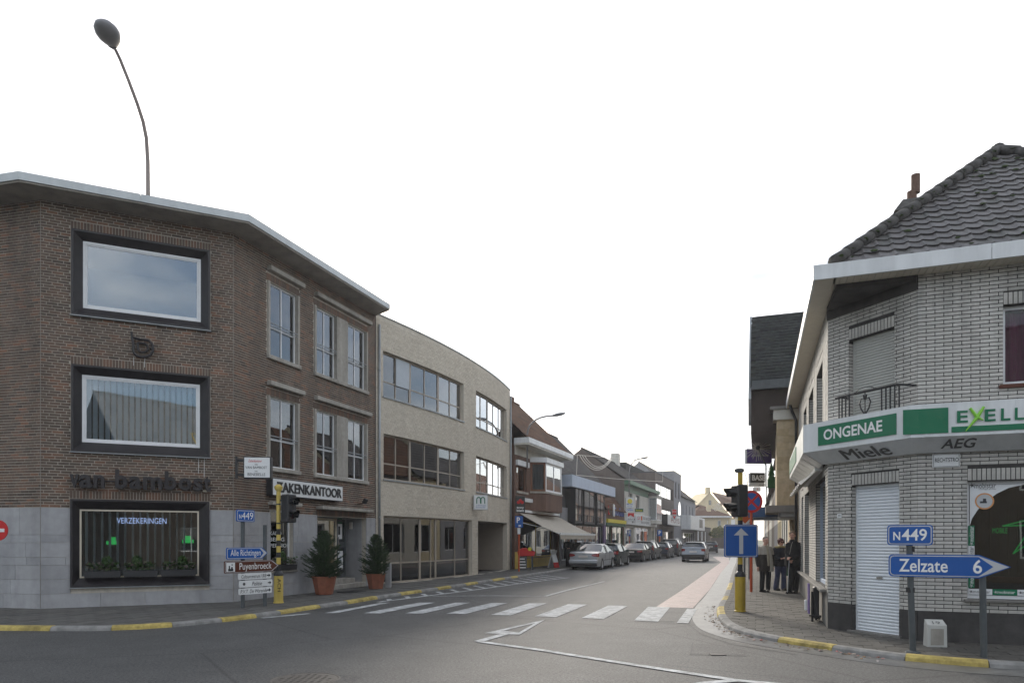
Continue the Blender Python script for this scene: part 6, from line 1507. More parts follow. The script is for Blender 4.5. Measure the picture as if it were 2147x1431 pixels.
# ================================================================= RIGHT ROW BEYOND
fRr = Fr(RE + ST * 60, -ST, PZ)
def uR(s_): return 60 - s_          # distance s_ along the street from the end of the corner shop
ws = [(uR(4.6), uR(3.0), 3.3, 4.9), (uR(4.6), uR(3.0), .9, 2.6), (uR(2.2), uR(.8), .1, 2.5)]
S1 = house('sandstone_house', 'sandstone fronted house with projecting bay and steep slate roof over the street', uR(8.2), uR(.02), 6.4, ws, 'sand_stone', 9, fr_=fRr)
for w_ in ws: window(S1, fRr, *w_, .15, .07, fm='dark_frame', gm='glass_street')
bz0, bz1 = 2.85, 5.35
b = MB(fRr.M); b.box(uR(2.6), uR(.5), -.62, -.002, bz0 - .2, bz1); byo = b.build('bay', 'sand_stone', S1)
fb_ = Fr(fRr.at(uR(.5), 0, .62)[:2], fRr.inw, PZ); rg = random.Random(4); z = bz0 - .2; r_ = 0
while z < bz1 - .05:
    hgt = .22; x = -.16 * (r_ % 2)
    while x < .62:
        x0, x1 = max(0, x), min(.62, x + .36)
        if x1 - x0 > .03: t = MB(fb_.M); t.cur = rg.random(); t.front(x0 + .004, x1 - .004, -.014, .002, z + .004, z + hgt - .004); t.build('stone_block', 'sand_stone', byo)
        x += .36
    z += hgt; r_ += 1
boxpart(S1, 'bay_cap', 'render_white', fRr.M, uR(2.7), uR(.42), -.72, -.002, bz1 + .002, bz1 + .32); boxpart(S1, 'bay_cap', 'plinth_grey', fRr.M, uR(2.8), uR(.35), -.82, -.002, bz1 + .33, bz1 + .42)
boxpart(S1, 'bay_sill', 'plinth_grey', fRr.M, uR(4.0), uR(.3), -.95, -.002, bz0 - .42, bz0 - .205)
b = MB(fRr.M)
for x in np.arange(uR(3.9), uR(2.7), .18): b.cyl((x, -.9, bz0 - .2), (x, -.9, bz0 + .55), .012, 5)
b.cyl((uR(3.95), -.9, bz0 + .55), (uR(2.65), -.9, bz0 + .55), .02, 6); b.build('balcony_railing', 'black_metal', S1)
# steep slate roof, ridge square to the street, slope towards the camera, verge 1.4 m over the street
ye0, ze0, ye1, ze1 = uR(1.0), 6.55, uR(4.9), 10.05
fsl = Fr(fRr.at(ye0, 0, 1.42)[:2], fRr.inw, PZ)        # x runs into the block, y along the street
Wd = 7.0; dy = ye0 - ye1; rg = random.Random(8)
b = MB(fsl.M); rows = 24
for i in range(rows):
    a, c = i / rows, min(1, (i + 1.2) / rows); n = 22
    for k in range(n):
        b.cur = rg.random(); x0, x1 = Wd * k / n + .004, Wd * (k + 1) / n - .004; off = (Wd / n / 2) * (i % 2); x0, x1 = min(Wd, x0 + off), min(Wd, x1 + off); l = rg.uniform(.0, .008)
        b.add([(x0, dy * a, ze0 + (ze1 - ze0) * a + .03 + l), (x1, dy * a, ze0 + (ze1 - ze0) * a + .03 + l), (x1, dy * c, ze0 + (ze1 - ze0) * c + .004), (x0, dy * c, ze0 + (ze1 - ze0) * c + .004), (x0, dy * a, ze0 + (ze1 - ze0) * a), (x1, dy * a, ze0 + (ze1 - ze0) * a)], [(0, 1, 2, 3), (4, 5, 1, 0)])
b.poly([(0, 0, ze0 - .02), (Wd, 0, ze0 - .02), (Wd, dy, ze1 - .02), (0, dy, ze1 - .02)]); b.poly([(0, dy, ze1), (Wd, dy, ze1), (Wd, 2 * dy, ze0), (0, 2 * dy, ze0)]); b.build('roof', 'slate', S1, kind='stuff')
b = MB(fsl.M); b.add([(-.06, -.15, ze0 - .4), (-.06, dy, ze1 + .02), (-.06, dy, ze1 - .6), (-.06, .3, ze0 - 1.2), (.03, -.15, ze0 - .4), (.03, dy, ze1 + .02), (.03, dy, ze1 - .6), (.03, .3, ze0 - 1.2)], [(0, 3, 2, 1), (4, 5, 6, 7), (0, 1, 5, 4), (2, 3, 7, 6), (0, 4, 7, 3)]); b.build('verge_board', 'zinc', S1)
b = MB(fsl.M); b.poly([(.02, .1, ze0 - 1.5), (.02, 2 * dy, ze0 - 1.5), (.02, 2 * dy, ze0), (.02, dy, ze1), (.02, .1, ze0)][::-1]); b.poly([(.03, .1, ze0 - 1.5), (1.5, .1, ze0 - 1.5), (1.5, .1, ze0), (.03, .1, ze0)]); b.poly([(.03, .1, ze0 - 1.5), (.03, 2 * dy, ze0 - 1.5), (1.5, 2 * dy, ze0 - 1.5), (1.5, .1, ze0 - 1.5)]); b.build('gable_wall', 'dark_brown', S1)
b = MB(fsl.M); b.box(.03, Wd * .3, -.16, -.02, ze0 - .1, ze0 + .0).box(.05, Wd * .3, -.012, .0, ze0 + .0, ze0 + .22); b.build('gutter', 'post_grey', S1)
boxpart(S1, 'canopy', 'awning_blue', fRr.M, uR(7.0), uR(2.6), -1.5, -.002, 2.35, 2.7); boxpart(S1, 'roller_awning', 'zinc', fRr.M, uR(2.4), uR(.6), -.55, -.002, 2.25, 2.5, c=.05)
def simple_house(name, label, s0, s1, h, zr, m, rm, seed, fm='white_pvc'):
    rg = random.Random(seed); hol = []; n = max(1, int((s1 - s0) / 2.6)); st_ = (s1 - s0) / n
    for k in range(n):
        c = uR(s0 + (k + .5) * st_); hol.append((c - .55, c + .55, 3.3, 4.8)); hol.append((c - .9, c + .9, .7, 2.6))
    t = house(name, label, uR(s1), uR(s0 + .02), h, hol, m, 9, fr_=fRr)
    for w_ in hol: window(t, fRr, *w_, .14, .07, cols=(.5,), fm=fm, gm='glass_street', behind=('curtain', 'curtain'))
    gable_roof(t, fRr, uR(s1), uR(s0 + .02), h + .05, 9, zr, rm, 14, eave=.35, gm=m)
    return t
simple_house('plastered_house', 'pale plastered house beyond the sandstone house on the right', 8.3, 16.5, 5.6, 9.0, 'render_white', 'tile_brown', 1)
simple_house('cream_house', 'cream rendered house third along on the right side', 16.6, 24.5, 5.9, 9.4, 'render_cream', 'tile_dark', 2)
simple_house('grey_house', 'grey rendered house far along on the right side', 24.6, 34, 5.5, 8.8, 'render_grey', 'tile_dark', 3)
simple_house('red_roof_house', 'brown brick house with red roof farthest along on the right', 34.1, 46, 5.6, 9.2, 'brick_dull', 'tile_red', 4)
simple_house('pale_house', 'pale rendered house at the far right end of the street', 46.1, 59.9, 5.8, 9.6, 'render_white', 'tile_brown', 5)
for k, (nm, lb, a, c, h_, m_, rm) in enumerate((('end_house', 'brick house just past the pale one on the far right', 60, 74, 5.8, 'brick_red', 'tile_dark'), ('end_house', 'white house beyond the last brick one on the far right', 74.1, 90, 6.2, 'render_white', 'tile_brown'), ('end_house', 'grey house last but one on the far right', 90.1, 108, 6.0, 'render_grey', 'tile_dark'), ('end_house', 'brown brick house at the very end on the far right', 108.1, 130, 6.4, 'brick_dull', 'tile_red'))):
    simple_house(nm, lb, a, c, h_, 9.6, m_, rm, 10 + k)
# ---------------------------------------------------------------- houses across the junction, behind the camera (seen mirrored in the picture windows)
fN = Fr((13.0, -9.5), (-1, .06), 0)
hN = [(2, 3.4, .9, 2.4), (5, 6.4, .9, 2.4), (8.4, 9.8, .9, 2.4), (2, 3.4, 3.5, 4.9), (5, 6.4, 3.5, 4.9), (8.4, 9.8, 3.5, 4.9)]
N1 = house('junction_house', 'brick house with steep dark tiled roof and two skylights across the junction', 0, 13, 5.4, hN, 'house_brick', 9, fr_=fN)
for w_ in hN: window(N1, fN, *w_, .12, .07, cols=(.5,), gm='glass_street')
gable_roof(N1, fN, 0, 13, 5.45, 9, 10.8, 'tile_grey', 16, eave=.4, gm='house_brick')
for x in (4.0, 7.4):
    Mv = fN.M @ T(x, 2.2, 8.16) @ RX(math.atan2(5.35, 4.9)); b = MB(Mv); b.box(-.5, .5, -.6, -.5, .02, .12).box(-.5, .5, .5, .6, .02, .12).box(-.5, -.4, -.5, .5, .02, .12).box(.4, .5, -.5, .5, .02, .12); sk = b.build('skylight', 'yellow_paint', N1); boxpart(sk, 'pane', 'glass_mirror', Mv, -.4, .4, -.5, .5, .06, .08)
boxpart(N1, 'chimney', 'brick_red', fN.M, 4.6, 5.4, 4.1, 4.9, 10.0, 11.8)

# ================================================================= SIGNS, SIGNALS, LAMPS, PLANTERS
def rrect(x0, x1, z0, z1, r, n=4):
    pts = []
    for cx, cz, a in ((x1 - r, z0 + r, -90), (x1 - r, z1 - r, 0), (x0 + r, z1 - r, 90), (x0 + r, z0 + r, 180)):
        pts += [(cx + r * math.cos(R(a + 90 * i / n)), cz + r * math.sin(R(a + 90 * i / n))) for i in range(n + 1)]
    return pts
def arrow_outline(x0, x1, z0, z1, tip, r=.03, ins=0.0):
    x0, x1, z0, z1 = x0 + ins, x1 - ins * 1.6, z0 + ins, z1 - ins; zm = (z0 + z1) / 2; xs = x1 - tip
    c = [(x0 + r, z0), (xs, z0), (x1, zm), (xs, z1), (x0 + r, z1)]
    c += [(x0 + r + r * math.cos(R(a)), z1 - r + r * math.sin(R(a))) for a in (120, 150, 180)] + [(x0 + r + r * math.cos(R(a)), z0 + r + r * math.sin(R(a))) for a in (180, 210, 240)]
    return c
def plate(parent, name, M, outline, inner, m_back, m_edge, m_face, y=0):
    b = MB(M); b.prism(outline, y, y + .025); p = b.build(name, m_back, parent)
    if inner:
        b = MB(M); b.prism(inner[0], y - .003, y + .001); b.build('border', m_edge, p); b = MB(M); b.prism(inner[1], y - .006, y - .0035); b.build('face', m_face, p)
    return p
def words(p, M, st, x0, x1, z0, z1, m, y=-.009, **kw): b = MB(M); put_text(b, st, x0, x1, z0, z1, y, **kw); b.build('lettering', m, p)
# --- Zelzate sign on two posts (right)
YA, YB = 9.52, 9.12; pA, pB = Vector((at(1914, YA), YA)), Vector((at(2063, YB), YB)); fz = Fr(pA - (pB - pA).normalized() * 0, pB - pA)
t = thing('direction_sign', 'blue arrow sign reading Zelzate 6 with N449 plate on two dark posts', 'road sign', (*pA, PZ))
b = MB(); b.tube([(*pA, PZ), (*(pA - Vector((.05, 0))), zat(1145, YA) + .02)], .042, 10); b.build('post', 'post_grey', t, smooth=40)
b = MB(); b.tube([(*pB, PZ), (*(pB - Vector((.02, 0))), zat(1200, YB))], .042, 10); b.build('post', 'post_grey', t, smooth=40)
n_ = .075; M = fz.M @ T(0, -n_, 0); u0, u1 = fz.u(1863, n_), fz.u(2120, n_); z1_, z0_ = fz.z(1863, 1161, n_), fz.z(1863, 1207, n_)
p = plate(t, 'arrow_plate', M, arrow_outline(u0, u1, z0_, z1_, .34, .05), (arrow_outline(u0, u1, z0_, z1_, .33, .05, .014), arrow_outline(u0, u1 - .15, z0_, z1_, .16, .045, .026)), 'sign_blue', 'sign_grey', 'sign_blue')
h = z1_ - z0_; words(p, M, 'Zelzate', fz.u(1885, n_), fz.u(1987, n_), z0_ + h * .22, z0_ + h * .80, 'letter_white', bold=.012); words(p, M, '6', fz.u(2040, n_), fz.u(2059, n_), z0_ + h * .20, z0_ + h * .80, 'letter_white', bold=.015)
u0, u1 = fz.u(1860, n_), fz.u(1956, n_); z1_, z0_ = fz.z(1860, 1100, n_), fz.z(1860, 1142, n_); h = z1_ - z0_
p = plate(t, 'number_plate', M, rrect(u0, u1, z0_, z1_, .04), (rrect(u0 + .014, u1 - .014, z0_ + .014, z1_ - .014, .035), rrect(u0 + .026, u1 - .026, z0_ + .026, z1_ - .026, .03)), 'sign_blue', 'sign_grey', 'sign_blue')
words(p, M, 'N', u0 + .075, u0 + .16, z0_ + h * .25, z0_ + h * .66, 'letter_white', bold=.02); words(p, M, '449', u0 + .18, u1 - .07, z0_ + h * .22, z0_ + h * .80, 'letter_white', bold=.012)
b = MB(fz.M); 
for zz in (zat(1241, YA), zat(1155, YA)): b.cyl((-.03, 0, zz), (-.03, 0, zz + .07), .056, 10)
b.build('clamp', 'black_metal', t)
b = MB(); b.lathe([(.10, 0), (.09, .02), (.05, .03)], 10, T(*pA, PZ)); b.build('foot', 'post_grey', t)
# --- white marker stone by the corner shop
p = (at(1962, 10.05), 10.05); t = thing('marker_stone', 'small weathered white marker block numbered 19 standing by the dark plinth', 'marker', (*p, PZ))
Mm = T(*p, PZ) @ RZ(R(-14)); hh = 1.53 - (1.65 - zat(1293, p[1])) + .0; hh = zat(1299, p[1]) - PZ
b = MB(Mm); b.add([(-.13, -.06, 0), (.13, -.06, 0), (.13, .12, 0), (-.13, .12, 0), (-.125, -.06, hh - .07), (.125, -.06, hh - .07), (.12, .10, hh), (-.12, .10, hh)], [(0, 1, 5, 4), (1, 2, 6, 5), (2, 3, 7, 6), (3, 0, 4, 7), (4, 5, 6, 7)]); b.build('block', 'concrete_trim' if False else 'shutter_grey', t)
b = MB(Mm); b.box(-.085, .085, -.066, -.061, .03, hh - .12); b.build('worn_panel', 'concrete_trim', t); b = MB(Mm @ T(0, -.061, hh - .066) @ RX(R(-62))); put_text(b, '19', -.05, .05, .02, .09, -.008); b.build('digits', 'letter_grey', t)
# --- traffic signal with blue one way sign (right kerb)
def signal_pole(x, y, label, th, tz, bands, ym, yd):
    t = thing('traffic_signal', label, 'traffic light', (x, y, PZ))
    b = MB(T(x, y, PZ)); b.lathe([(.125, 0), (.125, .02), (.112, .03), (.112, th)], 18); b.build('base_tube', ym, t, smooth=40)
    b = MB(T(x, y, PZ)); b.lathe([(.115, th), (.115, th + .03), (.10, th + .08), (.06, th + .12), (.06, th + .16)], 18); b.build('cap', 'black_metal', t, smooth=40)
    z = th + .12; k = 0
    for z0_, z1_, yel in bands:
        b = MB(T(x, y, PZ)); b.lathe([(.052, z0_), (.052, z1_)], 14); b.build('pole_band', ym if yel else 'black_metal', t, smooth=40)
    return t
xr, yr = G(1552, 1281, PZ); zz = lambda py: zat(py, yr) - PZ
t = signal_pole(xr, yr, 'yellow and black traffic light pole with blue one way sign at the right kerb', zz(1208), 0, [(zz(1206), zz(1196), 0), (zz(1196), zz(1182), 0), (zz(1182), zz(1165), 1), (zz(1165), zz(1108), 0), (zz(1108), zz(1090), 0), (zz(1090), zz(1078), 1), (zz(1078), zz(1022), 0), (zz(1022), zz(986), 1)], 'pole_yellow_dark', None)
b = MB(T(xr - .02, yr, PZ)); b.lathe([(.075, zz(990)), (.10, zz(987)), (.10, zz(983)), (.05, zz(981))], 14); b.build('finial', 'post_grey', t, smooth=40)
def signal_head(t, M, n=2, hood=.26):
    hgt = .30 * n + .10; b = MB(M); b.bbox(-.15, .15, -.13, .13, 0, hgt, c=.03); hd = b.build('signal_head', 'plastic_black', t)
    for i in range(n):
        zc = .20 + i * .32; m_ = MB(M); pr = [(.115 * math.cos(R(a)), .115 * math.sin(R(a))) for a in range(-40, 221, 20)]
        pts = [(x, -.12, zc + z) for x, z in pr] + [(x * .96, -.12 - hood * (.55 + .45 * max(0, z / .115)), zc + z * .96 - .015) for x, z in pr]; k = len(pr)
        m_.add(pts, [(j, j + 1, k + j + 1, k + j) for j in range(k - 1)] + [(k + j, k + j + 1, j + 1, j) for j in range(k - 1)]); m_.build('visor', 'plastic_black', hd, smooth=True)
        m_ = MB(M); m_.disc((0, zc), .10, -.136, -.131, 20); m_.build('lens', 'car_glass', hd)
    return hd
Mh = T(xr - .02, yr - .02, zat(1083, yr)) @ RZ(R(-76)); signal_head(t, Mh, 2, .26)
Mb_ = T(xr, yr - .085, 0); x0, x1 = at(1516, yr) - xr, at(1586, yr) - xr; z1_, z0_ = zat(1099, yr), zat(1167, yr)
p = plate(t, 'one_way_sign', Mb_, rrect(x0, x1, z0_, z1_, .04), (rrect(x0 + .016, x1 - .016, z0_ + .016, z1_ - .016, .035), rrect(x0 + .030, x1 - .030, z0_ + .030, z1_ - .030, .03)), 'sign_blue', 'sign_grey', 'sign_blue')
c_ = (x0 + x1) / 2; hh = z1_ - z0_; b = MB(Mb_); b.prism([(c_ - .042, z0_ + hh * .10), (c_ + .042, z0_ + hh * .10), (c_ + .042, z0_ + hh * .67), (c_ + .16, z0_ + hh * .67), (c_, z0_ + hh * .89), (c_ - .16, z0_ + hh * .67), (c_ - .042, z0_ + hh * .67)], -.012, -.0065); b.build('arrow', 'sign_grey', p)
b = MB(); b.tube([(xr + .06, yr, zat(984, yr)), (xr + .12, yr, zat(997, yr)), (xr + .16, yr, zat(1012, yr)), (xr + .15, yr, zat(1030, yr))], .007, 5); b.build('cable', 'black_metal', t)
# --- no stopping sign on an orange post
xn, yn = G(1575, 1240, PZ); t = thing('no_stopping_sign', 'round red and blue no stopping sign on an orange post behind the signal', 'road sign', (xn, yn, PZ))
b = MB(); b.cyl((xn, yn, PZ), (xn, yn, zat(1030, yn)), .04, 10); b.build('post', 'post_orange', t, smooth=40)
Mn = T(xn, yn - .06, zat(1051, yn)); r_ = 23.5 / F * yn; cx_ = at(1574, yn) - xn
b = MB(Mn); b.disc((cx_, 0), r_, 0, .02, 36); p = b.build('disc', 'sign_red', t); b = MB(Mn); b.disc((cx_, 0), r_ * .78, -.004, -.0005, 36); b.build('blue_field', 'sign_blue', p)
for s_ in (45, -45): b = MB(Mn @ T(cx_, 0, 0) @ RY(R(s_))); b.box(-r_ * .80, r_ * .80, -.009 - (.0015 if s_ > 0 else 0), -.005, -r_ * .10, r_ * .10); b.build('cross_bar', 'sign_red', p)
# --- priority diamond and small arrow sign farther along
yd = 24.5; xd = at(1561, yd); t = thing('diamond_sign', 'small orange and white diamond sign half hidden behind the signal', 'road sign', (xd, yd, PZ)); b = MB(); b.cyl((xd, yd, PZ), (xd, yd, zat(1090, yd)), .035, 8); b.build('post', 'post_grey', t)
Md = T(xd, yd - .05, zat(1083, yd)) @ RY(R(45)); b = MB(Md); b.box(-.24, .24, 0, .02, -.24, .24); b.build('plate', 'sign_white', t); b = MB(Md); b.box(-.17, .17, -.005, -.001, -.17, .17); b.build('field', 'sign_orange', t)
yd = 27.0; xd = at(1571, yd); t = thing('arrow_post_sign', 'thin grey post with small black arrow on white plate beyond the no stopping sign', 'road sign', (xd, yd, PZ)); b = MB(); b.cyl((xd, yd, PZ), (xd, yd, zat(1080, yd)), .035, 8); b.build('post', 'post_grey', t)
b = MB(T(xd, yd - .05, zat(1099, yd))); b.box(-.16, .16, 0, .02, 0, .42); b.build('plate', 'sign_grey', t); b = MB(T(xd, yd - .06, zat(1099, yd))); b.prism([(-.02, .06), (.02, .06), (.02, .24), (.09, .24), (0, .38), (-.09, .24), (-.02, .24)], -.003, .003); b.build('arrow', 'letter_black', t)
# --- folded stand by the corner shop wall
xs_, ys_ = G(1704, 1300, PZ); t = thing('pavement_stand', 'folded dark display stand with violet edge leaning by the grey corner shop', 'stand', (xs_, ys_, PZ))
Mst = T(xs_, ys_, PZ) @ RZ(R(-20)); hs = zat(1222, ys_) - PZ
b = MB(Mst); b.box(-.09, -.065, -.22, .06, .15, hs); b.build('panel', 'sign_purple', t); b = MB(Mst); b.bbox(.0, .10, -.22, .10, .06, hs - .06, c=.02); b.build('panel', 'plastic_black', t)
b = MB(Mst); b.cyl((-.02, -.2, 0), (-.02, -.2, hs * .8), .022, 8).cyl((.07, .1, 0), (.07, .1, hs * .8), .022, 8).tube([(-.08, -.25, .12), (.12, -.25, .12), (.12, .1, .02)], .018, 6); b.build('frame', 'black_metal', t)
b = MB(Mst); b.bbox(-.16, -.11, -.26, -.18, .22, .42, c=.012); b.build('white_grip', 'sign_white', t)
# --- left: direction signs on two posts
YA, YB = 15.64, 16.15; pA, pB = Vector((at(509, YA), YA)), Vector((at(555.5, YB), YB)); fd = Fr(pA, pB - pA)
t = thing('signpost', 'two grey posts carrying the N449, Alle Richtingen and Puyenbroeck arrow signs', 'signpost', (*pA, PZ))
for q, yt in ((pA, zat(1085, YA)), (pB, zat(1100, YB))): b = MB(); b.cyl((*q, PZ), (*q, yt), .045, 10); b.build('post', 'post_grey', t, smooth=40)
n_ = .07; M = fd.M @ T(0, -n_, 0)
def pk(px0, px1, yt, yb): return fd.u(px0, n_), fd.u(px1, n_), fd.z((px0 + px1) / 2, yb, n_), fd.z((px0 + px1) / 2, yt, n_)
u0, u1, z0_, z1_ = pk(496, 534, 1068, 1093); h = z1_ - z0_
p = plate(t, 'number_plate', M, rrect(u0, u1, z0_, z1_, .035), (rrect(u0 + .016, u1 - .016, z0_ + .016, z1_ - .016, .03), rrect(u0 + .03, u1 - .03, z0_ + .03, z1_ - .03, .025)), 'sign_blue', 'sign_grey', 'sign_blue'); words(p, M, 'N', u0 + .06, u0 + .12, z0_ + h * .24, z0_ + h * .6, 'letter_white', bold=.01); words(p, M, '449', u0 + .135, u1 - .05, z0_ + h * .2, z0_ + h * .8, 'letter_white')
u0, u1, z0_, z1_ = pk(475, 561, 1147, 1171); h = z1_ - z0_
p = plate(t, 'arrow_plate', M, arrow_outline(u0, u1, z0_, z1_, .15, .03), (arrow_outline(u0, u1, z0_, z1_, .15, .03, .014), arrow_outline(u0, u1 - .07, z0_, z1_, .10, .03, .028)), 'sign_blue', 'sign_grey', 'sign_blue'); words(p, M, 'Alle Richtingen', fd.u(483, n_), fd.u(546, n_), z0_ + h * .12, z0_ + h * .82, 'letter_white')
u0, u1, z0_, z1_ = pk(470, 584, 1174, 1199); h = z1_ - z0_; n2_ = .0; M2 = M @ T(0, -.01, 0)
p = plate(t, 'arrow_plate', M2, arrow_outline(u0, u1, z0_, z1_, .18, .03), (arrow_outline(u0, u1, z0_, z1_, .18, .03, .012), arrow_outline(u0, u1 - .01, z0_, z1_, .175, .03, .022)), 'sign_brown', 'sign_grey', 'sign_brown')
boxpart(p, 'pictogram_field', 'sign_white', M2, u0 + .04, u0 + .26, -.010, -.0065, z0_ + .035, z1_ - .035)
b = MB(M2); cx_ = u0 + .15; b.box(cx_ - .065, cx_ + .065, -.013, -.0105, z0_ + .05, z0_ + .10).box(cx_ - .05, cx_ - .02, -.013, -.0105, z0_ + .10, z0_ + .17).box(cx_ + .01, cx_ + .05, -.013, -.0105, z0_ + .10, z0_ + .14); b.disc((cx_ + .035, z0_ + .19), .016, -.013, -.0105, 10); b.build('pictogram', 'letter_black', p)
words(p, M2, 'Puyenbroeck', fd.u(501, n_), fd.u(568, n_), z0_ + h * .08, z0_ + h * .82, 'letter_white', y=-.011)
for st, a, c, ya, yb_, x0, x1, ic in (('Cultuurcentrum / BIB', 500, 569, 1200, 1213, 506, 558, 0), ('Politie', 502, 571, 1215, 1229, 528, 549, 1), ('P.V.T. De Warande', 501, 570, 1231, 1244, 504, 560, 0)):
    u0, u1, z0_, z1_ = pk(a, c, ya, yb_); h = z1_ - z0_; b = MB(M); b.prism(rrect(u0, u1, z0_, z1_, .03), 0, .02); p = b.build('white_plate', 'sign_white', t)
    words(p, M, st, fd.u(x0, n_), fd.u(x1, n_), z0_ + h * .2, z0_ + h * .78, 'letter_black', y=-.004, shear=.25)
    b = MB(M); q = u1 - .13; zc = (z0_ + z1_) / 2; b.prism([(q, zc - .012), (q + .05, zc - .012), (q + .05, zc - .04), (q + .10, zc), (q + .05, zc + .04), (q + .05, zc + .012), (q, zc + .012)], -.005, -.001); b.build('arrow', 'letter_black', p)
    if ic: b = MB(M); b.disc((u0 + .12, zc), .035, -.005, -.001, 12); b.build('emblem', 'letter_grey', p)
# --- left signal pole
xl, yl_ = G(584, 1263, PZ); zz = lambda py: zat(py, yl_) - PZ
t = signal_pole(xl, yl_, 'yellow and black banded traffic light pole in front of the office entrance', zz(1206), 0, [(zz(1206), zz(1182), 0), (zz(1182), zz(1168), 1), (zz(1168), zz(1157), 0), (zz(1157), zz(1144), 1), (zz(1144), zz(1132), 0), (zz(1132), zz(1120), 1), (zz(1120), zz(1108), 0), (zz(1108), zz(1098), 1), (zz(1098), zz(1095), 0), (zz(1095), zz(1058), 1), (zz(1058), zz(1055), 0), (zz(1055), zz(1026), 1)], 'pole_yellow', None)
b = MB(T(xl, yl_, PZ)); b.lathe([(.07, zz(1028)), (.10, zz(1023)), (.10, zz(1019)), (.04, zz(1015))], 14); b.build('finial', 'pole_yellow', t, smooth=40)
b = MB(T(xl, yl_, 0)); put_text(b, 'A01', -.05, .05, .5, .6, -.118); 
b = MB(T(xl + .015, yl_, zat(1225, yl_)) @ RY(R(90))); put_text(b, 'ACH', -.16, .16, -.0, .08, -.113); b.build('digits', 'letter_black', t)
signal_head(t, T(xl + .26, yl_ - .02, zat(1095, yl_)) @ RZ(R(62)), 2, .2)
b = MB(); b.box(xl + .04, xl + .18, yl_ - .02, yl_ + .02, zat(1050, yl_), zat(1047, yl_)).box(xl + .04, xl + .18, yl_ - .02, yl_ + .02, zat(1094, yl_), zat(1091, yl_)); b.build('bracket', 'black_metal', t)
# --- no entry sign at the left edge
ye = 14.0; xe = at(-6, ye); t = thing('no_entry_sign', 'round red no entry sign cut off by the left edge of the picture', 'road sign', (xe - .05, ye, PZ)); b = MB(); b.cyl((xe - .05, ye + .05, PZ), (xe - .05, ye + .05, zat(1085, ye)), .035, 10); b.build('post', 'post_grey', t)
M = T(xe, ye, zat(1111, ye)); b = MB(M); b.disc((0, 0), .215, 0, .02, 32); b.build('disc', 'sign_red', t); boxpart(t, 'bar', 'sign_white', M, -.15, .15, -.006, -.001, -.035, .035)
# --- potted conifers by the entrance
def conifer(px, py_base, pot_w, pot_h, tree_w, py_top, label, seed):
    rg = random.Random(seed); x, y = G(px, py_base, PZ); y += .3; x = at(px, y); k = F / y; base = PZ
    t = thing('potted_conifer', label, 'potted tree', (x, y, base), 0, 'potted conifers by the entrance')
    rw, ph = pot_w / 2 / k, pot_h / k; n = 8
    b = MB(T(x, y, base) @ RZ(R(22 + seed))); b.lathe([(rw * .66, 0), (rw * .72, .02), (rw * 1.0, ph * .93), (rw * 1.04, ph * .93), (rw * 1.04, ph), (rw * .93, ph), (rw * .90, ph * .92)], n); b.build('pot', 'terracotta', t)
    b = MB(T(x, y, base)); b.lathe([(rw * .89, ph * .85), (rw * .89, ph * .9)], 12); b.build('soil', 'soil', t)
    zt = zat(py_top, y) - base; th = zt - ph * .9; b = MB(T(x, y, base + ph * .9)); b.tube([(0, 0, 0), (0, 0, th)], [.035, .006], 6); b.build('trunk', 'bark', t)
    f = MB(T(x, y, base + ph * .9)); R_ = tree_w / 2 / k
    nb = 400
    for i in range(nb):
        s_ = (i + rg.random()) / nb; zb = th * (.02 + .95 * s_ ** 1.15); a = rg.uniform(0, 2 * math.pi)
        prof = (1 - s_ ** 2.5) ** .95 * (.74 + .26 * min(1, s_ * 4)) * (1 + .16 * math.sin(a * 3 + zb * 5 + seed)); L_ = R_ * prof * rg.uniform(.58, 1.12) + .05; up = .15 + .55 * s_ + rg.uniform(-.15, .15)
        d = Vector((math.cos(a), math.sin(a), up)).normalized(); side = Vector((-math.sin(a), math.cos(a), 0)); nrm = d.cross(side)
        m = max(5, int(L_ / .022)); p0 = Vector((0, 0, zb))
        for j in range(m):
            q = p0 + d * (L_ * (j + .6) / m) + Vector((0, 0, -.10 * L_ * math.sin(math.pi * j / m)))
            f.cur = min(1, max(0, .25 + .5 * j / m + rg.uniform(-.25, .25)))
            for s2 in (-1, 1, 0):
                tip = q + d * rg.uniform(.03, .055) + side * s2 * rg.uniform(.035, .07) + nrm * rg.uniform(-.03, .03); w = nrm * .008 if s2 else side * .008
                f.add([q - w - d * .01, q + w, tip], [(0, 1, 2)])
    f.build('needles', 'needles', t, kind='stuff'); return t
conifer(680, 1247, 50, 38, 80, 1111, 'taller conifer in a terracotta pot on the left of the office steps', 3)
conifer(788, 1235, 42, 32, 62, 1119, 'smaller conifer in a terracotta pot on the right of the office steps', 9)
p = G(814, 1231, PZ); b = MB(); b.bbox(p[0] - .09, p[0] + .09, p[1] - .05, p[1] + .1, PZ, zat(1180, p[1]), c=.01); tag(b.build('stone_post', 'stone_base'), 'short pale stone post beside the smaller potted conifer', 'post')
p = G(738, 1240, PZ); Mm = T(p[0], p[1], PZ) @ RZ(math.atan2(ST.y, ST.x)); b = MB(Mm); b.bbox(-.42, .42, -.25, .25, .004, .018, c=.004); o = b.build('door_mat', 'rubber'); tag(o, 'black rubber door mat on the slabs in front of the office steps', 'mat')
t = thing('spot_lamp', 'small black spotlight on an arm above the entrance hood', 'lamp', tuple(fA3.at(fA3.u(750), fA3.z(750, 1058), .2))); u_, z_ = fA3.u(748), fA3.z(748, 1056)
b = MB(fA3.M); b.tube([(u_, -.02, z_), (u_, -.3, z_ + .02)], .014, 6); b.build('arm', 'black_metal', t); b = MB(fA3.M @ T(u_, -.3, z_ + .06) @ RX(R(30))); b.bbox(-.07, .07, -.05, .05, -.05, .12, c=.01); b.build('lamp_head', 'black_metal', t)
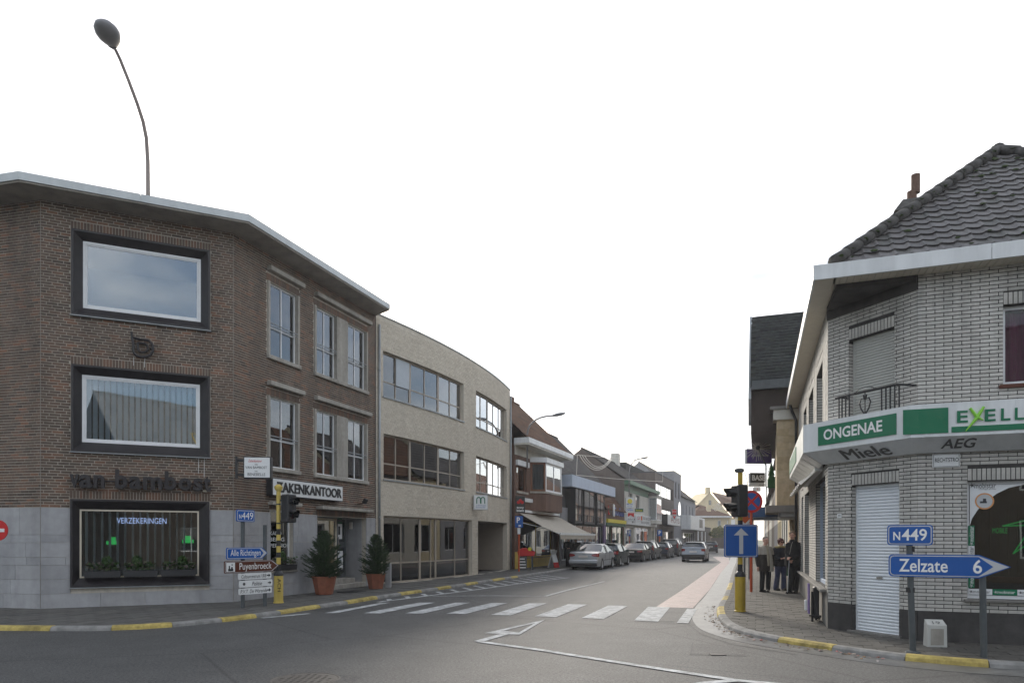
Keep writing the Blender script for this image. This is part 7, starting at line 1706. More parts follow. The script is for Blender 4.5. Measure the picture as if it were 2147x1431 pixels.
# --- left row: projecting signs, parking sign, boards
ys_ = 35.2; fs_ = Fr((at(1081, ys_), ys_), (1, .1)); w = at(1101, ys_) - at(1081, ys_)
t = box_sign('shop_sign', 'tall dark red lit sign with white words on the brick shop corner', fs_, 0, w, zat(1074, ys_), zat(1039, ys_), 0, .16, 'sign_dark', 'plastic_black', [('änny', .12, .88, .22, .36, dict(m='letter_white', bold=.02)), ('blatt', .12, .88, .06, .20, dict(m='letter_white', bold=.02))])
b = MB(fs_.M); z0_, z1_ = zat(1074, ys_), zat(1039, ys_); hh = z1_ - z0_
for i in range(3): b.disc((w * (.3 + .2 * i), z0_ + hh * (.62 + .1 * (i % 2))), w * .17, -.012, -.006, 14)
b.build('emblem', 'sign_red', t)
yp_ = 33.6; xp = at(1088, yp_); t = thing('parking_sign', 'blue P parking sign on an orange post before the brick shop', 'road sign', (xp, yp_, PZ)); b = MB(); b.cyl((xp, yp_, PZ), (xp, yp_, zat(1082, yp_)), .04, 8); b.build('post', 'post_orange', t)
M = T(xp, yp_ - .06, 0); x0, x1 = -8 / F * yp_, 8.5 / F * yp_; z1_, z0_ = zat(1081, yp_), zat(1105, yp_); boxpart(t, 'plate', 'sign_blue', M, x0, x1, 0, .02, z0_, z1_); words(t, M, 'P', x0 + .08, x0 + .24, z1_ - .34, z1_ - .06, 'letter_white', y=-.005, bold=.02); boxpart(t, 'plate', 'sign_white', M, -.07, .07, .0, .02, zat(1119, yp_), zat(1106, yp_)); boxpart(t, 'pictogram', 'sign_white', M, -.02, .10, -.005, -.001, z0_ + .05, z0_ + .12)
yb_ = 35.0; xb = at(1096, yb_); t = thing('sandwich_board', 'small black menu board with white lines under a red toy by the shop door', 'board', (xb, yb_, PZ)); b = MB(T(xb, yb_, PZ) @ RX(R(-10))); b.box(-.22, .22, -.015, .015, 0, .72); b.build('panel', 'sign_dark', t); b = MB(T(xb, yb_, PZ) @ RX(R(-10)))
for i, (a, c) in enumerate(((-.15, .1), (-.16, .14), (-.17, .16), (-.15, .15))): b.box(a, c, -.019, -.016, .56 - i * .15, .60 - i * .15)
b.build('lettering', 'letter_white', t, kind='stuff')
t = thing('toy_display', 'red and yellow toy display standing above the black board', 'display', (xb + .1, yb_ + .4, PZ)); b = MB(T(xb + .15, yb_ + .45, PZ)); b.prism([(-.38, .72), (.45, .72), (.52, .95), (.2, 1.0), (.05, 1.14), (-.2, 1.12), (-.42, .95)], -.15, .15); b.build('body', 'sign_red', t); b = MB(T(xb + .15, yb_ + .45, PZ)); b.bbox(-.35, -.25, -.1, .1, 0, .72, c=.01); b.bbox(.3, .4, -.1, .1, 0, .72, c=.01); b.build('stand', 'post_grey', t, kind='stuff'); b = MB(T(xb + .15, yb_ + .45, PZ)); b.disc((.22, 1.08), .10, -.17, -.1, 12); b.build('ornament', 'sign_yellow', t)
yb_ = 38.2; xb = at(1168, yb_); t = thing('a_board', 'white leaning A board with red foot on the pavement by the shop', 'board', (xb, yb_, PZ))
b = MB(T(xb, yb_, PZ) @ RZ(R(62)) @ RX(R(-16))); b.box(-.3, .3, -.015, .015, .3, 1.05); b.build('panel', 'sign_white', t); b = MB(T(xb, yb_, PZ) @ RZ(R(62)) @ RX(R(-16))); b.box(-.3, .3, -.017, .013, 0, .298); b.build('foot_panel', 'sign_red', t); b = MB(T(xb, yb_, PZ) @ RZ(R(62)) @ T(0, .42, 0) @ RX(R(16))); b.box(-.3, .3, -.015, .015, 0, 1.0); b.build('panel', 'sign_white', t)
b = MB(fL.M); u_ = uB - 1.0; z_ = shopz + .95
b.tube([(u_ - .35, -.3, z_ + .15), (u_, -.3, z_ + .3), (u_ + .4, -.3, z_ - .05)], .05, 6).tube([(u_, -.3, z_), (u_, -.3, z_ + .75)], .05, 6).ball((u_, -.3, z_ + .35), (.25, .1, .2), 10, 6); o = b.build('gilded_ornament', 'sign_yellow'); tag(o, 'yellow figure ornament on the white band below the bay window', 'ornament')
# --- shop signs farther down the left row
def hang_sign(name, label, px0, px1, yt, yb, Y, m, texts, cat='sign', depth=.14):
    f_ = Fr((at(px0, Y), Y), (1, .12)); w = at(px1, Y) - at(px0, Y); return box_sign(name, label, f_, 0, w, zat(yb, Y), zat(yt, Y), 0, depth, m, 'sign_grey', texts)
Yg = 62.0
t = hang_sign('lit_sign', 'square white light box with gold and red disc and blue words', 1312, 1329, 1042, 1064, Yg, 'sign_white', [('BELGA', .12, .88, .28, .42, dict(m='sign_blue', bold=.02)), ('shop', .2, .8, .08, .22, dict(m='sign_blue'))]); b = MB(T(at(1320.5, Yg), Yg - .02, zat(1050, Yg))); b.disc((0, 0), .22, -.01, .0, 16); b.build('disc', 'sign_yellow', t)
hang_sign('lit_sign', 'flat blue lettered light box under the gold disc sign', 1312, 1329, 1065, 1072, Yg, 'sign_white', [('OPEN', .1, .9, .2, .8, dict(m='sign_blue', bold=.02))])
t = hang_sign('lit_sign', 'red and white Marlboro light box on the left row', 1314, 1330, 1074, 1091, Yg, 'sign_white', [('Marlboro', .08, .92, .10, .32, dict())]); b = MB(T(at(1314, Yg), Yg - .02, 0)); z0_, z1_ = zat(1091, Yg), zat(1074, Yg); w = at(1330, Yg) - at(1314, Yg); hh = z1_ - z0_; b.prism([(.03, z0_ + hh * .42), (w * .5, z0_ + hh * .72), (w - .03, z0_ + hh * .42), (w - .03, z1_ - .03), (.03, z1_ - .03)], -.012, -.005); b.build('emblem', 'sign_red', t)
Yg = 66.0; hang_sign('lit_sign', 'green and yellow long light box with lettering', 1331, 1350, 1065, 1073, Yg, 'tree_green', [('lotto', .15, .85, .25, .75, dict(m='sign_yellow', bold=.02))]); hang_sign('lit_sign', 'white box sign with orange panel beside the oriel', 1331, 1349, 1080, 1091, Yg, 'sign_white', [('CU', .1, .6, .2, .8, dict(m='sign_red', bold=.02)), ('I', .72, .9, .1, .9, dict(m='sign_orange', bold=.1))])
Yg = 80.0; hang_sign('lit_sign', 'round cornered red café sign on the brick block corner', 1409, 1419, 1067, 1078, Yg, 'sign_red', [('JUPILER', .08, .92, .4, .65, dict(m='letter_white', bold=.02))]); hang_sign('lit_sign', 'small white sign with red triangle under the café sign', 1409, 1419, 1079, 1089, Yg, 'sign_grey', [('V', .15, .85, .2, .9, dict(m='sign_red', bold=.08))])
yq = 71; xq = at(1383, yq); t = thing('parking_sign', 'far blue P parking sign on an orange post beyond the parked cars', 'road sign', (xq, yq, PZ)); b = MB(); b.cyl((xq, yq, PZ), (xq, yq, zat(1111, yq)), .06, 8); b.build('post', 'post_orange', t); M = T(xq, yq - .08, 0); boxpart(t, 'plate', 'sign_blue', M, -.25, .25, 0, .02, zat(1123, yq), zat(1110, yq)); words(t, M, 'P', -.12, .1, zat(1120, yq), zat(1112, yq), 'letter_white', y=-.006, bold=.03)
# --- street lamps of the left row
def wall_lamp(px, yb, yt, Y, hx, hy, label, k=1.0):
    x = at(px, Y); t = thing('street_lamp', label, 'street lamp', (x, Y, zat(yb, Y))); z0_, zt_ = zat(yb, Y), zat(yt, Y); xe, ze = at(hx, Y - .2), zat(hy, Y - .2)
    pts = [(x, Y, z0_), (x, Y, z0_ + (zt_ - z0_) * .62)]; c = pts[-1]
    for i in range(1, 8): f = i / 7; pts.append((x + (xe - x) * (f ** 1.7), Y - .2 * f, c[2] + (ze - c[2]) * (1 - (1 - f) ** 2.0)))
    b = MB(); b.tube(pts, .045 * k, 8); b.build('pole', 'lamp_grey', t, smooth=True)
    d = Vector((1, -.1, .18)).normalized(); q = d.to_track_quat('Z', 'Y').to_matrix().to_4x4(); b = MB(T(*pts[-1]) @ q); b.lathe([(.05, -.05), (.10, .05), (.15, .25), (.14, .5), (.07, .68), (.01, .72)], 12, Matrix.Diagonal((1, .6, 1, 1))); b.build('lamp_head', 'lamp_grey', t, smooth=True)
    b = MB(); b.box(x - .03, x + .03, Y, Y + .5, z0_ + .05, z0_ + .12).box(x - .03, x + .03, Y, Y + .5, z0_ + .9, z0_ + .97); b.build('wall_bracket', 'lamp_grey', t)
wall_lamp(1105.5, 980, 865, 36.6, 1158, 871, 'curved grey lamp bracketed to the brick shop wall')
wall_lamp(1319, 1040, 962, 61.5, 1343, 961, 'farther curved lamp above the lit shop signs')
# --- christmas garland frame hung across the street
Yg = 40.0; t = thing('garland_frame', 'thin light frame with hanging curved light tubes strung across the street', 'street decoration', (at(1310, Yg), Yg, zat(1001, Yg)))
gp = lambda x, y, Y=Yg: (at(x, Y), Y + (x - 1210) * .012, zat(y, Y)); b = MB(); b.tube([gp(1210.5, 953), gp(1300, 956), gp(1409, 958.5)], .016, 5).tube([gp(1208.5, 995.5), gp(1300, 1000), gp(1408, 1002)], .016, 5).tube([gp(1210.5, 953), gp(1208.5, 995.5)], .016, 5).tube([gp(1409, 958.5), gp(1408, 1002)], .012, 5); b.build('frame', 'light_strip', t, kind='stuff')
for k in range(3):
    b = MB(); x0, x1 = 1216 + 5.5 * k, 1291.5 - 2.2 * k; b.tube([gp(x0 + (x1 - x0) * f, 954 + (29 - 3.5 * k) * math.sin(math.pi * min(1, f * 1.02)) ** .8) for f in [i / 14 for i in range(15)]], .02, 5); b.build('light_tube', 'light_strip', t)
b = MB(); b.tube([gp(1409, 958.5), (at(1640, 46), 46, zat(985, 46))], .006, 4).tube([gp(1210, 953), (at(1172, 41.8), 42.5, zat(950, 42))], .006, 4); b.build('wire', 'lamp_grey', t, kind='stuff')
Yg = 100.0; t = thing('far_garland', 'far tangle of curled light tubes across the street before the yellow houses', 'street decoration', (at(1500, Yg), Yg, zat(1075, Yg))); b = MB(); rg = random.Random(5)
for i in range(9):
    cx_, cz_, r0 = at(1496 + rg.uniform(0, 18), Yg), zat(1062 + rg.uniform(-6, 6), Yg), rg.uniform(.15, .4); b.tube([(cx_ + r0 * (1 - f * .6) * math.cos(f * 8), Yg, cz_ + r0 * (1 - f * .6) * math.sin(f * 8)) for f in [k / 14 for k in range(15)]], .03, 4)
b.build('light_tube', 'light_strip', t, kind='stuff'); b = MB(); b.tube([(at(1455, Yg), Yg, zat(1068, Yg)), (at(1560, Yg - 10), Yg - 10, zat(1066, Yg - 10))], .015, 4); b.build('wire', 'lamp_grey', t)
# --- right side hanging signs
Yg = 26.0; hang_sign('hanging_sign', 'purple rectangular sign behind the starburst light on the right side', 1565, 1622, 940, 971, Yg, 'sign_purple', [('paxtimoe', .22, .85, .42, .66, dict(m='sign_grey', shear=.2))])
Yg = 24.5; t = thing('starburst_light', 'starburst christmas ornament of thin rods in front of the purple sign', 'street decoration', (at(1589, Yg), Yg, zat(949, Yg))); c_ = Vector((at(1589, Yg), Yg, zat(938, Yg))); b = MB(); b.ball(c_, .085, 10, 7); b.build('hub', 'black_metal', t)
rg = random.Random(6)
for i in range(26):
    a = 2 * math.pi * i / 26; l = rg.uniform(.36, .52); d = Vector((math.cos(a), rg.uniform(-.3, .3), math.sin(a))); b = MB(); b.tube([c_ + d * .08, c_ + d * l], .007, 4); b.build('ray', 'light_strip', t)
b = MB(); b.tube([c_, (at(1606, Yg), Yg, zat(975, Yg)), (at(1606, Yg), Yg, zat(1020, Yg))], .025, 6); b.build('stem', 'post_grey', t)
Yg = 29.0; hang_sign('hanging_sign', 'black light box sign with white letters BASE', 1572, 1606, 990, 1012, Yg, 'sign_dark', [('BASE', .14, 1.0, .24, .78, dict(m='letter_white', bold=.04))]); hang_sign('hanging_sign', 'thin white strip sign under the black BASE sign', 1572, 1606, 1012.5, 1019, Yg, 'sign_white', [('shop', .6, .9, .2, .8, dict())])
Yg = 24.0; t = thing('tree_ornament', 'flat green fir tree shaped ornament on the balcony edge', 'street decoration', (at(1618, Yg), Yg, zat(1023, Yg))); M = T(at(1618, Yg), Yg, 0) @ RZ(R(10)); zz = lambda y: zat(y, Yg); s_ = lambda d: d / F * Yg; b = MB(M); o_ = [(-8, 1022), (8, 1022), (8, 1006), (9, 1006), (5, 996), (7.5, 996), (3.5, 984), (5, 984), (0, 969), (-5, 984), (-3.5, 984), (-7.5, 996), (-5, 996), (-9, 1006), (-8, 1006)]; b.prism([(s_(x), zz(y)) for x, y in o_], 0, .06); b.build('panel', 'tree_green', t); b = MB(M); b.cyl((s_(-3), .1, zz(1030)), (s_(-3), .1, zz(985)), .02, 6); b.build('post', 'post_grey', t)
Yg = 33; hang_sign('hanging_sign', 'tilted pale box sign seen below the BASE sign', 1581, 1596, 1020, 1029, Yg, 'sign_white', [('A', .4, .6, .2, .8, dict(m='sign_red'))])
# litter bin beyond the people, planter box
xb, yb_ = at(1653, 23.0), 23.0; t = thing('litter_bin', 'dark green litter bin half hidden behind the people', 'bin', (xb, yb_, PZ)); b = MB(T(xb, yb_, PZ + .35)); b.lathe([(.16, 0), (.19, .08), (.2, .5), (.205, .5)], 14); b.build('drum', 'green_trim', t, smooth=40); b = MB(T(xb, yb_, PZ)); b.cyl((.2, .1, 0), (.2, .1, .95), .03, 8); b.build('post', 'post_grey', t)

# ================================================================= CARS
def make_car(name, label, paint, kind, L=4.4, W=1.70, H=1.42, tail='wide', group='cars parked along the left kerb', lights=('tail_red', .34, .17)):
    """rear at y = 0, front at y = L, x across, wheels on z = 0; outline from side profiles and plan tapers"""
    t = thing(name, label, 'car', (0, 0, 0), 0, group)
    gc = .19
    P = {'sedan': dict(deck=[(0, .90), (.06, .96), (.14, .985)], glass=[(.16, .99), (.36, 1.38)], roof=[(.36, 1.38), (.60, 1.40)], wind=[(.60, 1.40), (.80, .96)], hood=[(.80, .95), (.97, .78), (1, .62)]),
         'hatch': dict(deck=[(0, .92), (.005, .96), (.012, 1.0)], glass=[(.015, 1.0), (.13, 1.36)], roof=[(.13, 1.37), (.50, 1.41)], wind=[(.50, 1.41), (.74, .98)], hood=[(.74, .97), (.96, .80), (1, .62)]),
         'wagon': dict(deck=[(0, .92), (.004, .96), (.008, 1.0)], glass=[(.010, 1.0), (.075, 1.38)], roof=[(.075, 1.40), (.56, 1.43)], wind=[(.56, 1.43), (.77, .97)], hood=[(.77, .96), (.97, .80), (1, .62)])}[kind]
    s = H / 1.42; prof = []
    for k in ('deck', 'glass', 'roof', 'wind', 'hood'):
        for y, z in P[k]: prof.append((y * L, z * s))
    # section stations: (y, belt z, top z)
    def top(y):
        for (a, za), (b_, zb) in zip(prof, prof[1:]):
            if a <= y <= b_: return za + (zb - za) * (y - a) / max(1e-6, b_ - a)
        return prof[-1][1]
    belt = lambda y: s * (.90 + .05 * math.exp(-(y / L) * 6) - (.04 * max(0, (y / L - .3))))
    def plan(y, z):
        f = y / L; w = W / 2 * (1 - .10 * max(0, (.10 - f) / .10) ** 2 - .16 * max(0, (f - .82) / .18) ** 2)
        if z > belt(y): w *= 1 - .23 * min(1, (z - belt(y)) / (.48 * s))
        if z < .45: w *= 1 - .06 * (.45 - z) / .3
        return w
    ys = sorted({0, .04, .10, .2, *[min(L, max(0, p[0])) for p in prof], L * .10, L * .25, L * .45, L * .55, L * .70, L * .88, L * .94, L * .98, L})
    ys = [y for i, y in enumerate(ys) if i == 0 or y - ys[i - 1] > .012]
    NR = 9
    wy = (L * .205, L * .80); wr = .31
    def ring(y):
        tz = top(y); bz = min(belt(y), tz - .01); zs = [gc, .30, .46, .62, .78, bz]; tail_in = .10 * max(0, 1 - y / .12)
        r = []
        for z in zs:
            z2 = min(z, bz); r.append((plan(y, z2), y, z2))
        for f in (.5, .85): z = bz + (tz - bz) * f; r.append((plan(y, z), y, z))
        r.append((plan(y, tz) * .80, y, tz)); r.append((0, y, tz + .012)); return r
    rings = [ring(y) for y in ys]
    # nose and tail curvature
    def bend(p):
        x, y, z = p; f = abs(x) / (W / 2)
        if y < L * .3: y += .12 * f ** 3 * (1 - y / (L * .3)) + (.05 * max(0, (.42 - z) / .25) if y < .15 else 0) + (.035 * max(0, z - .62) / .3 if y < .12 and z < .95 * s else 0)
        if y > L * .75: y -= .28 * f ** 2.4 * (y - L * .75) / (L * .25)
        return (x, y, z)
    body, gl = MB(), MB(); K_ = len(rings[0])
    gy0, gy1 = P['glass'][0][0] * L, P['glass'][1][0] * L; wy0, wy1 = P['wind'][0][0] * L, P['wind'][1][0] * L
    for i in range(len(rings) - 1):
        ym = (ys[i] + ys[i + 1]) / 2
        for j in range(K_ - 1):
            a, b_, c, d = rings[i][j], rings[i + 1][j], rings[i + 1][j + 1], rings[i][j + 1]
            zm = (a[2] + b_[2] + c[2] + d[2]) / 4
            if zm < .62 and any(abs(ym - w) < wr + .05 for w in wy) and j < 3: continue
            is_gl = (j >= 7 and (gy0 + .02 < ym < gy1 - .02 or wy0 < ym < wy1)) or (j in (5, 6) and gy1 * .5 + gy0 * .5 < ym < wy0 + (wy1 - wy0) * .75 and top(ym) - belt(ym) > .16)
            for sx in (1, -1):
                q = [bend((p[0] * sx, p[1], p[2])) for p in (a, b_, c, d)]
                (gl if is_gl else body).add(q, [(0, 1, 2, 3) if sx < 0 else (3, 2, 1, 0)])
    for R_, rev in ((rings[0], False), (rings[-1], True)):
        for j in range(K_ - 1):
            q = [bend((R_[j][0], R_[j][1], R_[j][2])), bend((R_[j + 1][0], R_[j + 1][1], R_[j + 1][2])), bend((-R_[j + 1][0], R_[j + 1][1], R_[j + 1][2])), bend((-R_[j][0], R_[j][1], R_[j][2]))]
            body.add(q, [(0, 1, 2, 3) if not rev else (3, 2, 1, 0)])
    def weld(o):
        bm = bmesh.new(); bm.from_mesh(o.data); bmesh.ops.remove_doubles(bm, verts=bm.verts, dist=.002); bmesh.ops.recalc_face_normals(bm, faces=bm.faces); bm.to_mesh(o.data); bm.free(); smooth_by_angle(o.data, 40)
    bo = body.build('body', paint, t); weld(bo)
    o = gl.build('windows', 'car_glass', t); weld(o)
    # pillars between the side windows
    for sx in (1, -1):
        for f in ((.40, .62) if kind != 'wagon' else (.30, .52, .70)):
            y = gy1 + (wy0 - gy1) * f if f < 1 else wy0; y = L * (.30 + .28 * f); z0_, z1_ = belt(y), belt(y) + (top(y) - belt(y)) * .86
            b = MB(); b.tube([(sx * (plan(y, z0_) + .003), y, z0_), (sx * (plan(y, z1_) + .003), y, z1_)], .022, 5); b.build('pillar', 'plastic_black', t)
    boxpart(t, 'underbody', 'plastic_black', I4, -W * .42, W * .42, .25, L - .25, .17, .42)
    for sx in (1, -1):
        for w in wy:
            b = MB(T(sx * (W / 2 - .095), w, wr) @ RY(R(90))); b.lathe([(.20, -.095), (.295, -.095), (.31, -.07), (.31, .07), (.295, .095), (.20, .095), (.20, -.095)], 22); wh = b.build('wheel', 'rubber', t, smooth=35)
            b = MB(T(sx * (W / 2 - .095), w, wr) @ RY(R(90 * sx))); b.lathe([(.205, .02), (.205, .075), (.185, .085), (.16, .06), (.05, .07), (.04, .085), (.01, .085)], 18); b.build('rim', 'rim', wh, smooth=35)
            b = MB(T(sx * (W / 2 - .16), w, wr) @ RY(R(90))); b.lathe([(.34, -.1), (.36, -.1), (.36, .1), (.34, .1)], 18); b.build('wheel_arch', 'plastic_black', t)
    lm, lw, lh = lights; zl = .80 * s if kind == 'sedan' else .84 * s
    for sx in (1, -1):
        b = MB(); n = 5
        if tail == 'wide' or tail == 'round':
            xs = [W / 2 * .985 - .02 - lw * i / n for i in range(n + 1)]
            pts = []
            for i, x in enumerate(xs):
                hh = lh / 2 * (math.sqrt(max(.05, 1 - (i / n) ** 2)) if tail == 'round' else 1 - .25 * (i / n)); xx = x
                y0 = bend((xx, 0, zl))[1] - .022 + (.05 if i == 0 else 0); pts += [(sx * xx, y0, zl - hh), (sx * xx, y0 + .02, zl + hh)]
            b.add(pts, [((2 * i, 2 * i + 1, 2 * i + 3, 2 * i + 2) if sx < 0 else (2 * i, 2 * i + 2, 2 * i + 3, 2 * i + 1)) for i in range(n)])
            xo = W / 2 * .985 - .02; pts = [(sx * (xo), bend((xo, 0, zl))[1] + .026, zl - lh / 2), (sx * xo, bend((xo, 0, zl))[1] + .05, zl + lh / 2), (sx * (xo + .012), .32, zl + lh * .35), (sx * (xo + .012), .30, zl - lh * .30)]; b.add(pts, [(0, 1, 2, 3), (3, 2, 1, 0)])
        else:
            xo = W / 2 * .97; y0 = bend((xo, 0, .9))[1]; b.bbox(min(sx * (xo - .16), sx * xo), max(sx * (xo - .16), sx * xo), y0 - .03, y0 + .12, .70 * s, .70 * s + .42, c=.02)
        b.build('tail_light', lm, t, smooth=40)
    b = MB(); b.bbox(-W * .47, W * .47, -.05, .14, .34, .56, c=.045); b.build('bumper', paint, t)
    b = MB(); b.bbox(-W * .44, W * .44, -.03, .14, .22, .338, c=.03); b.build('bumper_skirt', 'plastic_black', t)
    zp = .68 if kind == 'sedan' else .70; boxpart(t, 'licence_plate', 'plate', I4, -.26, .26, -.030, -.012, zp, zp + .11); boxpart(t, 'badge', 'chrome', I4, -.04, .04, -.022, .02, .90 * s - .04, .90 * s)
    if kind != 'sedan':
        b = MB(); b.bbox(-W * .33, W * .33, P['glass'][1][0] * L - .10, P['glass'][1][0] * L + .12, H * .968, H * .985, c=.006); b.build('roof_spoiler', paint, t)
    if kind == 'wagon':
        for sx in (1, -1): b = MB(); b.tube([(sx * W * .33, L * .10, H + .02), (sx * W * .34, L * .14, H + .05), (sx * W * .34, L * .50, H + .06), (sx * W * .33, L * .55, H + .02)], .018, 6); b.build('roof_rail', 'chrome', t)
    for sx in (1, -1):
        yy = L * .655; b = MB(T(sx * (W / 2 + .045), yy, belt(yy) + .05)); b.bbox(-.085, .085, -.05, .06, -.06, .07, c=.025); b.build('mirror', paint, t)
    for sx in (1, -1):
        for y, nm in ((L * .36, 'door_seam'), (L * .60, 'door_seam')):
            b = MB(); zs = [.34, .55, .75, belt(y) - .01]; b.tube([(sx * (plan(y, z) + .001), y, z) for z in zs], .006, 4); b.build(nm, 'plastic_black', t)
        for y in (L * .40, L * .62):
            z = belt(y) - .12; b = MB(); b.bbox(sx * plan(y, z) - .02, sx * plan(y, z) + .02, y - .08, y + .08, z - .015, z + .015, c=.006); b.build('door_handle', paint, t)
        z = .52; b = MB(); b.tube([(sx * (plan(y, z) + .004), y, z) for y in (wy[0] + .42, L * .5, wy[1] - .42)], .018, 5); b.build('side_trim', 'plastic_black', t)
    b = MB(); b.tube([(0, L * .38, H * .99), (0, L * .34, H + .42)], .006, 4); b.build('antenna', 'plastic_black', t)
    for sx in (1, -1): b = MB(); b.ball((sx * W * .36, L * .965, .66), (.16, .10, .08), 10, 6); b.build('headlight', 'tail_clear', t)
    b = MB(); b.cyl((-W * .3, -.03, .22), (-W * .3, .15, .22), .03, 8); b.build('exhaust', 'zinc', t)
    return t
HD = math.atan2(.385, 1)               # heading of the parked row
def park(t, px, py, W=1.7, heading=HD, ref=1, back=.9):
    """put the car so that its right rear wheel touches the road where the photo shows it"""
    x, y = G(px, py); d = Vector((math.sin(heading), math.cos(heading))); n = Vector((d.y, -d.x))
    o = Vector((x, y)) - n * (W / 2 - .1) * ref - d * back; M = T(o.x, o.y, 0) @ RZ(-heading); t.matrix_world = M; WM[t] = M
car = make_car('parked_car', 'silver saloon with rounded red tail lights parked nearest on the left', 'car_silver', 'sedan', 4.4, 1.70, 1.42, 'round', lights=('tail_red', .36, .18)); park(car, 1259.5, 1193.2)
car = make_car('parked_car', 'dark green hatchback parked in front of the silver saloon', 'car_dark_green', 'hatch', 4.05, 1.69, 1.42, 'wide', lights=('tail_red', .24, .20)); park(car, 1298.5, 1186.2, back=.82)
car = make_car('parked_car', 'black saloon with square tail lights, third in the parked row', 'car_black', 'sedan', 4.4, 1.68, 1.38, 'wide', lights=('tail_red', .34, .15)); park(car, 1348.5, 1176.8)
car = make_car('parked_car', 'dark grey estate with roof rails, fourth in the parked row', 'car_graphite', 'wagon', 4.5, 1.74, 1.50, 'tall'); park(car, 1371.5, 1172.9)
car = make_car('parked_car', 'dark blue hatchback, fifth in the parked row', 'car_navy', 'hatch', 4.1, 1.68, 1.43, 'wide', lights=('tail_red', .24, .16)); park(car, 1402, 1169.4, back=.85)
car = make_car('parked_car', 'dark tall estate with upright tail lights, last in the parked row', 'car_dark_grey', 'wagon', 4.6, 1.80, 1.68, 'tall'); park(car, 1422.5, 1165.6, W=1.8)
car = make_car('moving_car', 'silver grey hatchback with black bumper driving away on the street', 'car_grey_blue', 'hatch', 4.3, 1.74, 1.48, 'wide', group=None, lights=('tail_red', .26, .20)); park(car, 1478, 1177.0, W=1.74, heading=R(19.9))
[o for o in car.children if o.name.startswith('bumper')][0].data.materials[0] = MATS['plastic_black']
car = make_car('parked_car', 'small dark car far off beyond the moving hatchback', 'car_anthracite', 'hatch', 4.1, 1.68, 1.44, 'wide', group='cars far down the street'); park(car, 1503.5, 1158.0, heading=R(17))
far = dup(car, T(27.5, 100, 0) @ RZ(-R(17)), 'farthest dark car, partly hidden behind the blue one way sign')

# ================================================================= PEOPLE
def loft(b, secs, n=18):
    """elliptical sections (z, cx, cy, rx, ry) joined into a closed trunk"""
    pts = []; fs = []
    for z, cx, cy, rx, ry in secs:
        for k in range(n):
            a = 2 * math.pi * k / n; c, s_ = math.cos(a), math.sin(a); pts.append((cx + rx * math.copysign(abs(c) ** .85, c), cy + ry * math.copysign(abs(s_) ** .85, s_), z))
    for i in range(len(secs) - 1):
        for k in range(n): k2 = (k + 1) % n; fs.append((i * n + k, i * n + k2, (i + 1) * n + k2, (i + 1) * n + k))
    fs.append(list(range(n - 1, -1, -1))); fs.append(list(range((len(secs) - 1) * n, len(secs) * n))); b.add(pts, fs)
def limb(b, pts, rs):
    b.tube(pts, rs, 12)
    for p, r in zip(pts, rs): b.ball(p, r, 12, 8)
def remeshed(b, name, m, t, vox=.011, smooth=4):
    o = b.build(name, m, t)
    md = o.modifiers.new('skin', 'REMESH'); md.mode = 'VOXEL'; md.voxel_size = vox; md.use_smooth_shade = True
    sm = o.modifiers.new('soften', 'SMOOTH'); sm.iterations = smooth; sm.factor = .5
    return o
def hand(b, w, d, curl=.5, side=1, s=1.0):
    """palm with four unequal bent fingers and a thumb leaving the side of the palm; w = wrist, d = direction of the hand"""
    w, d = Vector(w), Vector(d).normalized(); up = Vector((0, 0, 1)) if abs(d.z) < .8 else Vector((0, -1, 0)); a = d.cross(up).normalized(); n = a.cross(d).normalized()
    b.ball(w, .030 * s, 8, 6)
    for f in (.25, .5, .75, 1.0):
        for q in (-.5, 0, .5): b.ball(w + d * .085 * f * s + a * q * .05 * s, .017 * s, 8, 6)
    for i, ln in enumerate((.062, .074, .070, .054)):
        base = w + d * .088 * s + a * (i - 1.5) * .021 * s; p = [base]; dd = d.copy()
        for k, part_ in enumerate((.45, .32, .23)): dd = (dd - n * curl * .55).normalized(); p.append(p[-1] + dd * ln * part_ * s)
        limb(b, p, [.0095 * s, .009 * s, .0085 * s, .0075 * s])
    tb = w + d * .025 * s + a * side * .030 * s; limb(b, [tb, tb + (d * .7 + a * side * .7) .normalized() * .035 * s, tb + (d * .9 + a * side * .45).normalized() * .062 * s], [.013 * s, .0115 * s, .009 * s])
def head(b, c, s=1.0, yaw=0.0, wide=1.0):
    """skull, jaw, nose, lips, ears and neck; faces -y before the yaw"""
    M = T(*c) @ RZ(yaw); b.ball((0, .012, .025), (.074 * s * wide, .093 * s, .090 * s), 18, 12, M); b.ball((0, -.020, -.045), (.056 * s * wide, .066 * s, .068 * s), 14, 10, M); b.ball((0, -.055, -.088), (.026 * s, .026 * s, .022 * s), 10, 8, M)
    b.tube([(0, -.078 * s, .022), (0, -.094 * s, -.004), (0, -.104 * s, -.020)], [.009, .012, .014], 8, True, M); b.ball((0, -.098 * s, -.024), (.017, .012, .011), 8, 6, M)
    b.ball((0, -.082 * s, -.055), (.022, .012, .008), 8, 6, M); b.ball((-.034 * s, -.066 * s, -.022), (.020, .018, .022), 8, 6, M); b.ball((.034 * s, -.066 * s, -.022), (.020, .018, .022), 8, 6, M)
    b.ball((0, -.074 * s, .034), (.046, .016, .010), 10, 6, M)
    for sx in (-1, 1): b.ball((sx * .076 * s * wide, .008, -.008), (.012, .020, .032), 8, 6, M)
